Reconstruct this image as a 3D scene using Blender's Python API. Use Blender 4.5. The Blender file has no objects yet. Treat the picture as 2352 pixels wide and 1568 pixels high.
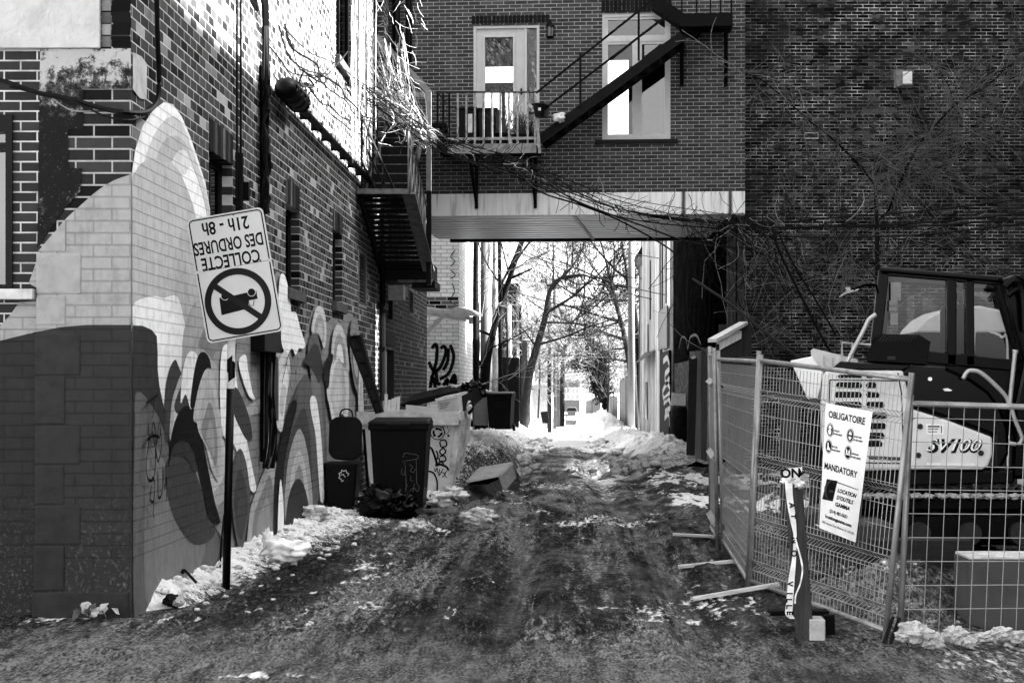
import bpy, bmesh, math, random
import numpy as np
from mathutils import Vector, Matrix, Euler
R = math.radians
rng = random.Random(11)
sc = bpy.context.scene
# ---------------------------------------------------------------- camera
F, CX, CY, EYE = 3989.0, 1298.5, 890.0, 1.7      # focal length and vanishing point in photo pixels (2352 wide), eye height
cd = bpy.data.cameras.new('camera'); cam = bpy.data.objects.new('camera', cd); sc.collection.objects.link(cam)
cam.location = (0, 0, EYE); cam.rotation_euler = (R(90), 0, 0)
cd.sensor_width = 36; cd.sensor_fit = 'HORIZONTAL'; cd.lens = 36 * F / 2352
cd.shift_x = -(CX - 1176) / 2352; cd.shift_y = (CY - 784) / 2352
cd.clip_start = 0.5; cd.clip_end = 3000
sc.camera = cam
# ---------------------------------------------------------------- sky and sun (black-and-white daylight)
SUN_EL, SUN_AZ = 38.0, 8.0                        # elevation; azimuth measured from +x towards +y
wd = bpy.data.worlds.new('World'); sc.world = wd; wd.use_nodes = True
nt = wd.node_tree; nt.nodes.clear()
sky = nt.nodes.new('ShaderNodeTexSky'); sky.sky_type = 'NISHITA'; sky.sun_disc = False
sky.sun_elevation = R(SUN_EL); sky.sun_rotation = R(90 - SUN_AZ); sky.altitude = 50; sky.dust_density = 2.5
bw = nt.nodes.new('ShaderNodeRGBToBW'); bg = nt.nodes.new('ShaderNodeBackground'); wo = nt.nodes.new('ShaderNodeOutputWorld')
bg.inputs['Strength'].default_value = 0.09
nt.links.new(sky.outputs[0], bw.inputs[0]); nt.links.new(bw.outputs[0], bg.inputs[0]); nt.links.new(bg.outputs[0], wo.inputs[0])
sl = bpy.data.lights.new('sun', 'SUN'); sl.energy = 5.0; sl.angle = R(0.5); sl.color = (1, 1, 1)
so = bpy.data.objects.new('sun', sl); sc.collection.objects.link(so)
sdir = Vector((math.cos(R(SUN_EL)) * math.cos(R(SUN_AZ)), math.cos(R(SUN_EL)) * math.sin(R(SUN_AZ)), math.sin(R(SUN_EL))))
so.rotation_euler = sdir.to_track_quat('Z', 'Y').to_euler(); so.location = (60, 0, 40)
vs = sc.view_settings; vs.view_transform = 'Standard'; vs.look = 'None'; vs.exposure = 3.69; vs.gamma = 1.0
sc.cycles.max_bounces = 6; sc.cycles.transparent_max_bounces = 16
# ---------------------------------------------------------------- materials
def newmat(name, spec=.12):
    m = bpy.data.materials.new(name); m.use_nodes = True
    n = m.node_tree; b = n.nodes['Principled BSDF']; b.inputs['Specular IOR Level'].default_value = spec
    return m, n, b
def N(n, typ, **kw):
    x = n.nodes.new(typ)
    for k, v in kw.items():
        if hasattr(x, k): setattr(x, k, v)
        else: x.inputs[k.replace('_', ' ')].default_value = v
    return x
def mth(n, op, a, b=None, clamp=False):
    x = n.nodes.new('ShaderNodeMath'); x.operation = op; x.use_clamp = clamp
    for i, v in enumerate((a, b)):
        if v is None: continue
        if isinstance(v, (int, float)): x.inputs[i].default_value = v
        else: n.links.new(v, x.inputs[i])
    return x.outputs[0]
def ramp(n, fac, pts, interp='LINEAR'):
    r = n.nodes.new('ShaderNodeValToRGB'); r.color_ramp.interpolation = interp
    e = r.color_ramp.elements
    while len(e) < len(pts): e.new(0.5)
    for el, (p, v) in zip(e, pts): el.position = p; el.color = (v, v, v, 1)
    n.links.new(fac, r.inputs[0]); return r.outputs[0]
def mixc(n, fac, a, b):
    x = n.nodes.new('ShaderNodeMix'); x.data_type = 'RGBA'
    for k, v in ((0, fac), (6, a), (7, b)):
        if isinstance(v, (int, float)): x.inputs[k].default_value = v if k == 0 else (v, v, v, 1)
        else: n.links.new(v, x.inputs[k])
    return x.outputs[2]
def noise(n, vec, scale, detail=4, rough=.55):
    x = N(n, 'ShaderNodeTexNoise'); x.inputs['Scale'].default_value = scale; x.inputs['Detail'].default_value = detail
    x.inputs['Roughness'].default_value = rough
    if vec is not None: n.links.new(vec, x.inputs['Vector'])
    return x.outputs['Fac']
def bump(n, b, h, strength, dist=.02):
    x = N(n, 'ShaderNodeBump'); x.inputs['Strength'].default_value = strength; x.inputs['Distance'].default_value = dist
    n.links.new(h, x.inputs['Height']); n.links.new(x.outputs[0], b.inputs['Normal'])
def pos(n): return N(n, 'ShaderNodeNewGeometry').outputs['Position']
_mc = {}
def film(v):
    """black-and-white film response of the materials: mid and dark paints read darker than in colour"""
    return v if v > .45 else v * (v / .45) ** .9
def mat(name, val, rough=.6, metal=0., amt=.35, scale=9., bmp=.15, stain=0.):
    """plain painted / plastic / metal / timber surface with uneven tone and a little relief"""
    if name in _mc: return _mc[name]
    val = film(val)
    m, n, b = newmat(name); p = N(n, 'ShaderNodeTexCoord').outputs['Object']
    f = noise(n, p, scale, 6)
    c = ramp(n, f, [(.28, val * (1 - amt)), (.5, val), (.75, min(.92, val * (1 + amt * .7)))])
    if stain:
        g = noise(n, p, scale * .35, 7, .7)
        c = mixc(n, ramp(n, g, [(.5, 0), (.68, stain)]), c, val * .22)
    n.links.new(c, b.inputs['Base Color'])
    b.inputs['Roughness'].default_value = rough; b.inputs['Metallic'].default_value = metal
    if bmp: bump(n, b, noise(n, p, scale * 5, 5), bmp, .01)
    _mc[name] = m; return m
def brick_nodes(n, axis, L, h, mortar, off=(0, 0)):
    sep = N(n, 'ShaderNodeSeparateXYZ'); n.links.new(pos(n), sep.inputs[0])
    cmb = N(n, 'ShaderNodeCombineXYZ')
    n.links.new(mth(n, 'ADD', sep.outputs[axis], 50 * L + off[0]), cmb.inputs[0]); n.links.new(mth(n, 'ADD', sep.outputs[2], 20 * h + off[1]), cmb.inputs[1])
    t = N(n, 'ShaderNodeTexBrick'); n.links.new(cmb.outputs[0], t.inputs['Vector'])
    t.inputs['Color1'].default_value = (0, 0, 0, 1); t.inputs['Color2'].default_value = (1, 1, 1, 1); t.inputs['Mortar'].default_value = (.5, .5, .5, 1)
    t.inputs['Scale'].default_value = 1; t.inputs['Brick Width'].default_value = L; t.inputs['Row Height'].default_value = h
    t.inputs['Mortar Size'].default_value = mortar * .55; t.inputs['Mortar Smooth'].default_value = .25; t.inputs['Bias'].default_value = 0
    return t, cmb.outputs[0], sep.outputs
def brick(name, axis, L, h, mortar, tones, mort, amt=.35, rough=.85, bmp=.5, off=(0, 0), patch=None, grime=0, mvar=.35, spec=.1):
    """tones: [(position, value)...] picked per brick"""
    m, n, b = newmat(name, spec)
    t, v2, sep = brick_nodes(n, axis, L, h, mortar, off)
    c = ramp(n, t.outputs['Color'], [(q, film(v)) for q, v in tones], 'CONSTANT'); mort = film(mort)
    p = pos(n)
    f = noise(n, p, 22, 6, .65)
    sc_ = mth(n, 'ADD', mth(n, 'MULTIPLY', f, 2 * amt), 1 - amt)
    mul = n.nodes.new('ShaderNodeMix'); mul.data_type = 'RGBA'; mul.blend_type = 'MULTIPLY'; mul.inputs[0].default_value = 1
    n.links.new(c, mul.inputs[6]); n.links.new(sc_, mul.inputs[7]); c = mul.outputs[2]
    big = noise(n, p, 1.3, 5, .6)
    mcol = ramp(n, noise(n, p, 6, 4), [(.3, mort * (1 - mvar)), (.7, mort * (1 + mvar * .5))]) if mvar < .99 else mixc(n, ramp(n, noise(n, p, .9, 5, .65), [(.40, .75), (.58, 0)]), ramp(n, noise(n, p, 4.5, 7, .72), [(.40, .012), (.50, mort * .7), (.62, mort * 2.0)]), .02)
    if patch:   # weathered pale patches
        c = mixc(n, ramp(n, noise(n, p, patch[0], 6, .7), [(patch[1], 0), (patch[1] + .12, patch[2])]), c, patch[3])
    c = mixc(n, t.outputs['Fac'], c, mcol)
    if grime: c = mixc(n, ramp(n, big, [(.42, 0), (.7, grime)]), c, .012)
    n.links.new(c, b.inputs['Base Color']); b.inputs['Roughness'].default_value = rough
    h_ = mth(n, 'ADD', mth(n, 'MULTIPLY', t.outputs['Fac'], -1.0), mth(n, 'MULTIPLY', f, .35))
    bump(n, b, h_, bmp, .012)
    return m
def painted(val, axis, L, h, off=(0, 0), plinth=None):
    key = 'paint_%.3f_%d' % (val, axis)
    if key in _mc: return _mc[key]
    val = film(val)
    m, n, b = newmat(key); t, v2, sep = brick_nodes(n, axis, L, h, .011, off); p = pos(n)
    fac = t.outputs['Fac']
    if plinth is not None: fac = mth(n, 'MULTIPLY', fac, mth(n, 'GREATER_THAN', sep[2], plinth))
    f = noise(n, p, 7, 6, .7)
    c = ramp(n, f, [(.25, val * .7), (.5, val), (.8, min(.9, val * 1.2))])
    c = mixc(n, mth(n, 'MULTIPLY', fac, .32), c, val * .3)
    sp = noise(n, p, 60, 3, .7); c = mixc(n, ramp(n, sp, [(.70, 0), (.77, .6)]), c, val * .5 + .09)
    mp = N(n, 'ShaderNodeMapping'); mp.inputs['Scale'].default_value = (3, 3, .5); n.links.new(p, mp.inputs[0]); dr = noise(n, mp.outputs[0], 2.2, 8, .72)
    c = mixc(n, ramp(n, dr, [(.55, 0), (.72, .45)]), c, val * .45); c = mixc(n, ramp(n, dr, [(.28, .3), (.42, 0)]), c, min(.9, val * 1.5 + .02))
    if plinth is not None:   # road salt and splash low on the wall
        sl_ = mth(n, 'MULTIPLY', ramp(n, mth(n, 'DIVIDE', sep[2], 1.1), [(0, 1), (1, 0)]), ramp(n, noise(n, p, 34, 6, .75), [(.55, 0), (.66, .75)])); c = mixc(n, sl_, c, .16)
    n.links.new(c, b.inputs['Base Color']); b.inputs['Roughness'].default_value = .75
    bump(n, b, mth(n, 'ADD', mth(n, 'MULTIPLY', fac, -1.), mth(n, 'MULTIPLY', f, .25)), .9, .018)
    _mc[key] = m; return m
def glass(name, refl=.35, tint=.8, rough=.02):
    m, n, b = newmat(name); n.nodes.remove(b); o = n.nodes['Material Output']
    g = N(n, 'ShaderNodeBsdfGlossy'); g.inputs['Roughness'].default_value = rough; g.inputs['Color'].default_value = (.95, .95, .95, 1)
    t = N(n, 'ShaderNodeBsdfTransparent'); t.inputs['Color'].default_value = (tint, tint, tint, 1)
    mx = N(n, 'ShaderNodeMixShader'); mx.inputs[0].default_value = refl
    n.links.new(t.outputs[0], mx.inputs[1]); n.links.new(g.outputs[0], mx.inputs[2]); n.links.new(mx.outputs[0], o.inputs[0])
    return m
def timber(name, val, axis=2, rough=.85, amt=.5, scale=1.0):
    if name in _mc: return _mc[name]
    val = film(val)
    m, n, b = newmat(name); mp = N(n, 'ShaderNodeMapping'); n.links.new(N(n, 'ShaderNodeTexCoord').outputs['Object'], mp.inputs[0])
    s = [14., 14., 14.]; s[axis] = .9; mp.inputs['Scale'].default_value = [k * scale for k in s]
    f = noise(n, mp.outputs[0], 3, 8, .7)
    n.links.new(ramp(n, f, [(.3, val * (1 - amt)), (.55, val), (.75, min(.9, val * (1 + amt)))]), b.inputs['Base Color'])
    b.inputs['Roughness'].default_value = rough; bump(n, b, f, .4, .008); _mc[name] = m; return m
# ---------------------------------------------------------------- mesh building
class MB:
    def __init__(s): s.v = []; s.f = []; s.mi = []; s.mats = []; s.cur = 0; s.sm = []; s.smooth = False
    def use(s, m):
        if m not in s.mats: s.mats.append(m)
        s.cur = s.mats.index(m); return s
    def add(s, vs, fs):
        o = len(s.v); s.v.extend([tuple(p) for p in vs])
        for f in fs: s.f.append([i + o for i in f]); s.mi.append(s.cur); s.sm.append(s.smooth)
    def box(s, x0, x1, y0, y1, z0, z1, M=None):
        P = [Vector((x, y, z)) for z in (z0, z1) for y in (y0, y1) for x in (x0, x1)]
        if M is not None: P = [M @ p for p in P]
        s.add(P, [(0, 2, 3, 1), (4, 5, 7, 6), (0, 1, 5, 4), (2, 6, 7, 3), (0, 4, 6, 2), (1, 3, 7, 5)])
    def bar(s, a, b, w, h=None, up=(0, 0, 1)):
        a = Vector(a); b = Vector(b); h = h or w; d = (b - a)
        L = d.length; d.normalize(); up = Vector(up)
        if abs(d.dot(up)) > .98: up = Vector((0, 1, 0))
        x = d.cross(up).normalized(); z = x.cross(d)
        M = Matrix(((x.x, d.x, z.x, a.x), (x.y, d.y, z.y, a.y), (x.z, d.z, z.z, a.z), (0, 0, 0, 1)))
        s.box(-w / 2, w / 2, 0, L, -h / 2, h / 2, M)
    def tube(s, pts, r, n=6, cap=True):
        pts = [Vector(p) for p in pts]; k = len(pts)
        if k < 2: return
        rs = r if isinstance(r, (list, tuple)) else [r] * k
        vs = []; ref = None
        for i, p in enumerate(pts):
            d = (pts[min(i + 1, k - 1)] - pts[max(i - 1, 0)])
            if d.length < 1e-9: d = Vector((0, 0, 1))
            d.normalize()
            if ref is None: ref = Vector((0, 0, 1)) if abs(d.z) < .9 else Vector((1, 0, 0))
            x = d.cross(ref)
            if x.length < 1e-4: x = d.orthogonal()
            x.normalize(); y = d.cross(x); ref = -y if False else ref
            for j in range(n):
                a = 2 * math.pi * j / n; vs.append(p + (x * math.cos(a) + y * math.sin(a)) * rs[i])
        fs = [(i * n + j, i * n + (j + 1) % n, (i + 1) * n + (j + 1) % n, (i + 1) * n + j) for i in range(k - 1) for j in range(n)]
        if cap and n > 3: fs += [tuple(range(n))[::-1], tuple(range((k - 1) * n, k * n))]
        s.add(vs, fs)
    def cyl(s, a, b, r, n=16, r2=None): s.tube([a, b], [r, r if r2 is None else r2], n)
    def prism(s, front, ext):
        """front: list of points; ext: vector"""
        k = len(front); e = Vector(ext); f = [Vector(p) for p in front]
        s.add(f + [p + e for p in f], [tuple(range(k)), tuple(range(2 * k - 1, k - 1, -1))] + [(i, i + k, (i + 1) % k + k, (i + 1) % k) for i in range(k)])
    def lathe(s, c, prof, n=16):
        c = Vector(c); vs = [c + Vector((r * math.cos(2 * math.pi * j / n), r * math.sin(2 * math.pi * j / n), z)) for r, z in prof for j in range(n)]
        k = len(prof)
        fs = [(i * n + j, i * n + (j + 1) % n, (i + 1) * n + (j + 1) % n, (i + 1) * n + j) for i in range(k - 1) for j in range(n)]
        s.add(vs, fs + [tuple(range(n))[::-1], tuple(range((k - 1) * n, k * n))])
    def blob(s, c, r, seed=0, amp=.3, sub=3, freq=1.6):
        bm = bmesh.new(); bmesh.ops.create_icosphere(bm, subdivisions=sub, radius=1); c = Vector(c); r = Vector(r) if not isinstance(r, (int, float)) else Vector((r, r, r))
        from mathutils import noise as mn
        vs = []
        for v in bm.verts:
            q = v.co * freq + Vector((seed * 7.3, seed * 3.1, seed))
            k = 1 + amp * mn.noise(q) + amp * .5 * mn.noise(q * 2.3) + amp * .25 * mn.noise(q * 5)
            vs.append(c + Vector((v.co.x * r.x, v.co.y * r.y, v.co.z * r.z)) * k)
        s.add(vs, [[v.index for v in f.verts] for f in bm.faces]); bm.free()
    def poly(s, pl, pts, off=0.):
        s.add([pl.pt(a, b, off) for a, b in pts], [tuple(range(len(pts)))])
    def stroke(s, pl, pts, w, off=.006, closed=False, taper=False):
        k = len(pts); vs = []
        for i in range(k):
            a = pts[(i - 1) % k if closed else max(i - 1, 0)]; b = pts[(i + 1) % k if closed else min(i + 1, k - 1)]
            dx, dy = b[0] - a[0], b[1] - a[1]; L = math.hypot(dx, dy) or 1; ww = w * (.35 + .65 * math.sin(math.pi * (i + .5) / k) ** .6 if taper else 1)
            nx, ny = -dy / L * ww / 2, dx / L * ww / 2
            vs += [pl.pt(pts[i][0] + nx, pts[i][1] + ny, off), pl.pt(pts[i][0] - nx, pts[i][1] - ny, off)]
        s.add(vs, [(2 * i, 2 * i + 1, (2 * i + 3) % (2 * k), (2 * i + 2) % (2 * k)) for i in range(k if closed else k - 1)])
    def wall(s, pl, a0, a1, b0, b1, holes, reveal=.15, off=0., rm=None):
        A = sorted({a0, a1} | {h[i] for h in holes for i in (0, 1)}); B = sorted({b0, b1} | {h[i] for h in holes for i in (2, 3)})
        A = [a for a in A if a0 <= a <= a1]; B = [b for b in B if b0 <= b <= b1]
        for i in range(len(A) - 1):
            for j in range(len(B) - 1):
                ca, cb = (A[i] + A[i + 1]) / 2, (B[j] + B[j + 1]) / 2
                if any(h[0] < ca < h[1] and h[2] < cb < h[3] for h in holes): continue
                s.poly(pl, [(A[i], B[j]), (A[i + 1], B[j]), (A[i + 1], B[j + 1]), (A[i], B[j + 1])], off)
        for h in holes:
            c = [(h[0], h[2]), (h[1], h[2]), (h[1], h[3]), (h[0], h[3])]
            for i in range(4):
                p, q = c[i], c[(i + 1) % 4]
                s.add([pl.pt(*p, off), pl.pt(*q, off), pl.pt(*q, off - reveal), pl.pt(*p, off - reveal)], [(0, 1, 2, 3)])
    def pbox(s, pl, a0, a1, b0, b1, n0, n1):
        P = [pl.pt(a, b, n) for n in (n0, n1) for b in (b0, b1) for a in (a0, a1)]
        s.add(P, [(0, 2, 3, 1), (4, 5, 7, 6), (0, 1, 5, 4), (2, 6, 7, 3), (0, 4, 6, 2), (1, 3, 7, 5)])
    def build(s, name, m=None, parent=None, bevel=0, loc=None, **props):
        me = bpy.data.meshes.new(name)
        L = Vector(loc) if loc is not None else (Vector(parent.location) if parent is not None and parent.parent is None else Vector((0, 0, 0)))
        if loc is None and parent is not None and parent.parent is not None: L = Vector(parent['_w'])
        vs = [(a - L.x, b - L.y, c - L.z) for a, b, c in s.v]
        me.from_pydata(vs, [], s.f)
        ms = s.mats or [m or mat('plain_grey', .3)]
        for q in ms: me.materials.append(q)
        if s.mats: me.polygons.foreach_set('material_index', s.mi)
        me.polygons.foreach_set('use_smooth', s.sm); me.update()
        bm = bmesh.new(); bm.from_mesh(me); bmesh.ops.recalc_face_normals(bm, faces=bm.faces) if not props.pop('keepn', False) else None; bm.to_mesh(me); bm.free()
        o = bpy.data.objects.new(name, me); sc.collection.objects.link(o)
        if parent is not None:
            o.parent = parent
            pw = Vector(parent.location) if parent.parent is None else Vector(parent['_w'])
            o.location = L - pw
        else: o.location = L
        o['_w'] = tuple(L)
        for k, v in props.items(): o[k] = v
        if bevel:
            b = o.modifiers.new('edge', 'BEVEL'); b.width = bevel; b.segments = 2; b.limit_method = 'ANGLE'; b.angle_limit = R(40)
        return o
class Plane:
    def __init__(s, O, u, v=(0, 0, 1), n=None):
        s.O = Vector(O); s.u = Vector(u).normalized(); s.v = Vector(v).normalized()
        s.n = Vector(n).normalized() if n else s.u.cross(s.v).normalized()
        if n: 
            k = s.u.cross(s.v).normalized(); s.n = k if k.dot(s.n) > 0 else -k
    def pt(s, a, b, off=0.): return s.O + s.u * a + s.v * b + s.n * off
    def px(s, x, y):
        d = Vector(((x - CX) / F, 1, (CY - y) / F)); o = Vector((0, 0, EYE))
        t = (s.O - o).dot(s.n) / d.dot(s.n); p = o + d * t - s.O
        return (p.dot(s.u), p.dot(s.v))
def W(x, y, d): return Vector(((x - CX) * d / F, d, EYE + (CY - y) * d / F))
def thing(name, label, cat, loc=(0, 0, 0), group=None):
    o = bpy.data.objects.new(name, None); sc.collection.objects.link(o); o.location = loc; o.empty_display_size = .1
    o['label'] = label; o['category'] = cat; o['_w'] = tuple(loc)
    if group: o['group'] = group
    return o
def tag(o, label, cat, group=None):
    o['label'] = label; o['category'] = cat
    if group: o['group'] = group
    return o
def struct(o): o['kind'] = 'structure'; return o
def crom(pts, closed=False, k=6):
    n = len(pts); out = []
    for i in range(n if closed else n - 1):
        P = [pts[(i + j) % n] if closed else pts[min(max(i + j, 0), n - 1)] for j in (-1, 0, 1, 2)]
        for q in range(k):
            t = q / k; w = (-.5 * t + t * t - .5 * t ** 3, 1 - 2.5 * t * t + 1.5 * t ** 3, .5 * t + 2 * t * t - 1.5 * t ** 3, -.5 * t * t + .5 * t ** 3)
            out.append(tuple(sum(wi * p[c] for wi, p in zip(w, P)) for c in range(len(pts[0]))))
    if not closed: out.append(tuple(pts[-1]))
    return out
def sag(a, b, drop, k=14, jit=0., rnd=rng):
    a = Vector(a); b = Vector(b)
    return [a.lerp(b, i / k) + Vector((rnd.uniform(-jit, jit), rnd.uniform(-jit, jit), -drop * 4 * (i / k) * (1 - i / k) + rnd.uniform(-jit, jit))) for i in range(k + 1)]
def text_into(mb, body, size, M, off=0.0, align='CENTER', xs=1.0, shear=0., spacing=1.0):
    cu = bpy.data.curves.new('t', 'FONT'); cu.body = body; cu.size = size; cu.align_x = align; cu.align_y = 'CENTER'; cu.offset = off; cu.shear = shear
    cu.space_character = spacing; cu.resolution_u = 3
    ob = bpy.data.objects.new('t', cu); sc.collection.objects.link(ob)
    dg = bpy.context.evaluated_depsgraph_get(); me = bpy.data.meshes.new_from_object(ob.evaluated_get(dg))
    mb.add([M @ Vector((v.co.x * xs, v.co.y, 0)) for v in me.vertices], [list(p.vertices) for p in me.polygons])
    bpy.data.objects.remove(ob); bpy.data.curves.remove(cu); bpy.data.meshes.remove(me)
def frame_mat(O, u, v):
    u = Vector(u).normalized(); v = Vector(v).normalized(); n = u.cross(v)
    return Matrix(((u.x, v.x, n.x, O[0]), (u.y, v.y, n.y, O[1]), (u.z, v.z, n.z, O[2]), (0, 0, 0, 1)))
# value noise for terrain
def _h(ix, iy, s): 
    a = np.sin(ix * 127.1 + iy * 311.7 + s * 74.7) * 43758.5453; return a - np.floor(a)
def vnoise(x, y, s=0):
    ix, iy = np.floor(x), np.floor(y); fx, fy = x - ix, y - iy; fx = fx * fx * (3 - 2 * fx); fy = fy * fy * (3 - 2 * fy)
    return (_h(ix, iy, s) * (1 - fx) + _h(ix + 1, iy, s) * fx) * (1 - fy) + (_h(ix, iy + 1, s) * (1 - fx) + _h(ix + 1, iy + 1, s) * fx) * fy
def fbm(x, y, o=5, s=0, g=.5):
    r = 0; a = 1; t = 0
    for i in range(o):
        r = r + a * vnoise(x + i * 17.3, y + i * 5.1, s + i); t += a; a *= g; x, y = 1.62 * x + 1.17 * y, -1.17 * x + 1.62 * y
    return r / t
def sstep(a, b, x):
    t = np.clip((x - a) / (b - a), 0, 1); return t * t * (3 - 2 * t)
# ---------------------------------------------------------------- ground
def gbase(x, y):
    z = np.where(y > 40, -.0115 * (y - 40), 0.) + .03 * (fbm(x * .5, y * .12, 3, 3) - .5)
    near = sstep(9, 12, y) * (1 - sstep(60, 90, y))
    cx = .1 + .25 * np.sin(y * .12)
    for o in (-.78, .62):
        w = np.exp(-((x - cx - o) / .2) ** 2); z = z - .05 * w * near
        for q in (-.3, .3): z = z + .016 * np.exp(-((x - cx - o - q) / .12) ** 2) * near * (.6 + .8 * fbm(x * 3, y * .4, 3, 8))
    cl = sstep(.40, .62, fbm(x * .9 + 3, y * .5, 4, 7))
    z = z + near * (.040 * np.maximum(0, fbm(x * 9, y * 6, 4, 5, .62) - .47) * (.4 + 1.4 * cl) * 2 + .012 * (fbm(x * 1.5, y * .3, 3, 6) - .5))
    lg = np.exp(-((x - cx - .62) / .13) ** 2) + np.exp(-((x - cx + .78) / .13) ** 2)
    z = z - .008 * (np.sin(y * 42 + np.abs(((x - cx) * 9) % 2 - 1) * 3) > .2) * near * lg
    # rough clods at the foot of the fence and the building-site dirt
    rd = sstep(.75, 1.6, x) * sstep(11.8, 13.2, y) * (1 - sstep(19, 22, y))
    z = z + rd * (.12 * fbm(x * 2.6, y * 1.2, 5, 12, .62) - .04)
    site = sstep(1.75, 2.4, x) * sstep(11.9, 12.8, y) * (1 - sstep(29, 31, y))
    z = z + site * (-.22 + .30 * fbm(x * 1.6, y * .9, 6, 14, .6))
    z = z + .42 * np.exp(-((x - 2.6) / .65) ** 2 - ((y - 13.9) / .9) ** 2) * (.6 + .8 * fbm(x * 3, y * 2, 4, 15))
    bank = sstep(1.15, 1.7, x) * sstep(21, 24, y) * (1 - sstep(44, 50, y))
    z = z + bank * (.08 + .24 * (fbm(x * 2.4, y * .9, 6, 21, .62) - .35))
    return z
def gz(x, y): return float(gbase(np.array([float(x)]), np.array([float(y)]))[0])
def snowmask(x, y):
    f = fbm(x * 1.1, y * .40, 5, 31, .6); f2 = fbm(x * 6, y * 2.6, 4, 33, .62)
    m = sstep(.57, .70, f + .5 * (f2 - .5)) * .5 * (1 - sstep(9, 11, -y + 22)) 
    m = np.maximum(m, .6 * np.exp(-((x + 1.75) / .4) ** 2 - ((y - 10.25) / .22) ** 2) * (.4 + f2)); m = np.maximum(m, .55 * np.exp(-((x + 1.5) / .5) ** 2 - ((y - 20.5) / 1.3) ** 2) * (.4 + f2)); m = np.maximum(m, .6 * np.exp(-((x - .15) / .5) ** 2 - ((y - 21.8) / 1.1) ** 2) * (.4 + f2)); m = np.maximum(m, .55 * np.exp(-((x + .75) / .35) ** 2 - ((y - 15.2) / .8) ** 2) * (.4 + f2))
    far = sstep(40, 60, y + 8 * (f - .5) + 6 * np.abs(x) - 4)
    m = np.maximum(m, far * (.35 + .65 * sstep(.30, .52, f * .6 + f2 * .4 + sstep(50, 75, y) * .3)))
    ed = sstep(1.1, 1.7, x) * sstep(22, 24, y) * sstep(.45, .6, f2 * .6 + f * .4); m = np.maximum(m, ed * .8)
    site = sstep(1.9, 2.3, x) * (1 - sstep(21, 24, y)); m = m * (1 - site) + site * .45 * sstep(.56, .68, f)
    return m
def wetmask(x, y):
    f = fbm(x * 1.3, y * .3, 4, 35, .6); return np.exp(-((x - .65) / .75) ** 2 * 1.0 - ((y - 37) / 6.5) ** 2) * 1.25 * sstep(.34, .5, f)
def ccx(y): return .1 + .25 * np.sin(y * .12)
def palemask(x, y):      # trodden grit of the cross lane
    f = fbm(x * .7, y * 1.1, 5, 37, .6); return (1 - sstep(10.9, 12.2, y + 1.6 * (f - .5) + .18 * x)) * sstep(.3, .6, f + .1)
def rutmask(x, y):       # wheel tracks, pressed smooth with a tyre pattern
    r = 0; fade = sstep(11.2, 12.6, y) * (1 - sstep(26, 36, y)); br = sstep(.34, .52, fbm(x * .8, y * .25, 4, 71))
    for o, w, k in ((-.78, .10, 1.), (.62, .10, 1.), (-1.25, .07, .8), (.25, .06, .6), (.95, .07, .7)):
        u = (x - ccx(y) - o - .05 * np.sin(y * .45 + o * 7)) / w; lug = .62 + .38 * np.sign(np.sin(y * 44 + np.abs((u * 2.2) % 2 - 1) * 3.4)) * (np.abs(u) < .9); r = np.maximum(r, k * np.exp(-u ** 4) * lug)
    return r * fade * (.25 + .75 * br)
def tonemask(x, y):      # wet dark churned soil (0) to dry frozen crust (1)
    f = fbm(x * 1.3, y * .20, 5, 73, .6); c = 0
    for o in (-.45, -1.05, .42, .82, 1.25): c = c + np.exp(-((x - ccx(y) - o) / .13) ** 2)
    return np.clip(.5 + 2.0 * (f - .5) - .35 * np.clip(c, 0, 1) * sstep(12, 13.5, y) + .25 * (1 - sstep(11, 12.5, y)), 0, 1)
def patch(name, xs, ys, zf, m, attr=None):
    X, Y = np.meshgrid(xs, ys); Z = zf(X, Y); nx, ny = len(xs), len(ys)
    me = bpy.data.meshes.new(name); V = np.stack([X, Y, Z], -1).reshape(-1, 3)
    idx = np.arange(nx * ny).reshape(ny, nx); q = np.stack([idx[:-1, :-1], idx[:-1, 1:], idx[1:, 1:], idx[1:, :-1]], -1).reshape(-1, 4)
    me.vertices.add(len(V)); me.vertices.foreach_set('co', V.ravel()); me.loops.add(q.size); me.loops.foreach_set('vertex_index', q.ravel())
    me.polygons.add(len(q)); me.polygons.foreach_set('loop_start', np.arange(0, q.size, 4)); me.polygons.foreach_set('loop_total', np.full(len(q), 4))
    me.polygons.foreach_set('use_smooth', np.ones(len(q), bool)); me.update(calc_edges=True)
    if attr is not None:
        for nm_, fn in (attr if isinstance(attr, dict) else {'snow': attr}).items(): a = me.attributes.new(nm_, 'FLOAT', 'POINT'); a.data.foreach_set('value', fn(X, Y).ravel())
    me.materials.append(m); o = bpy.data.objects.new(name, me); sc.collection.objects.link(o); return o
def attr_(n, nm): a = N(n, 'ShaderNodeAttribute'); a.attribute_name = nm; return a.outputs['Fac']
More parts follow.
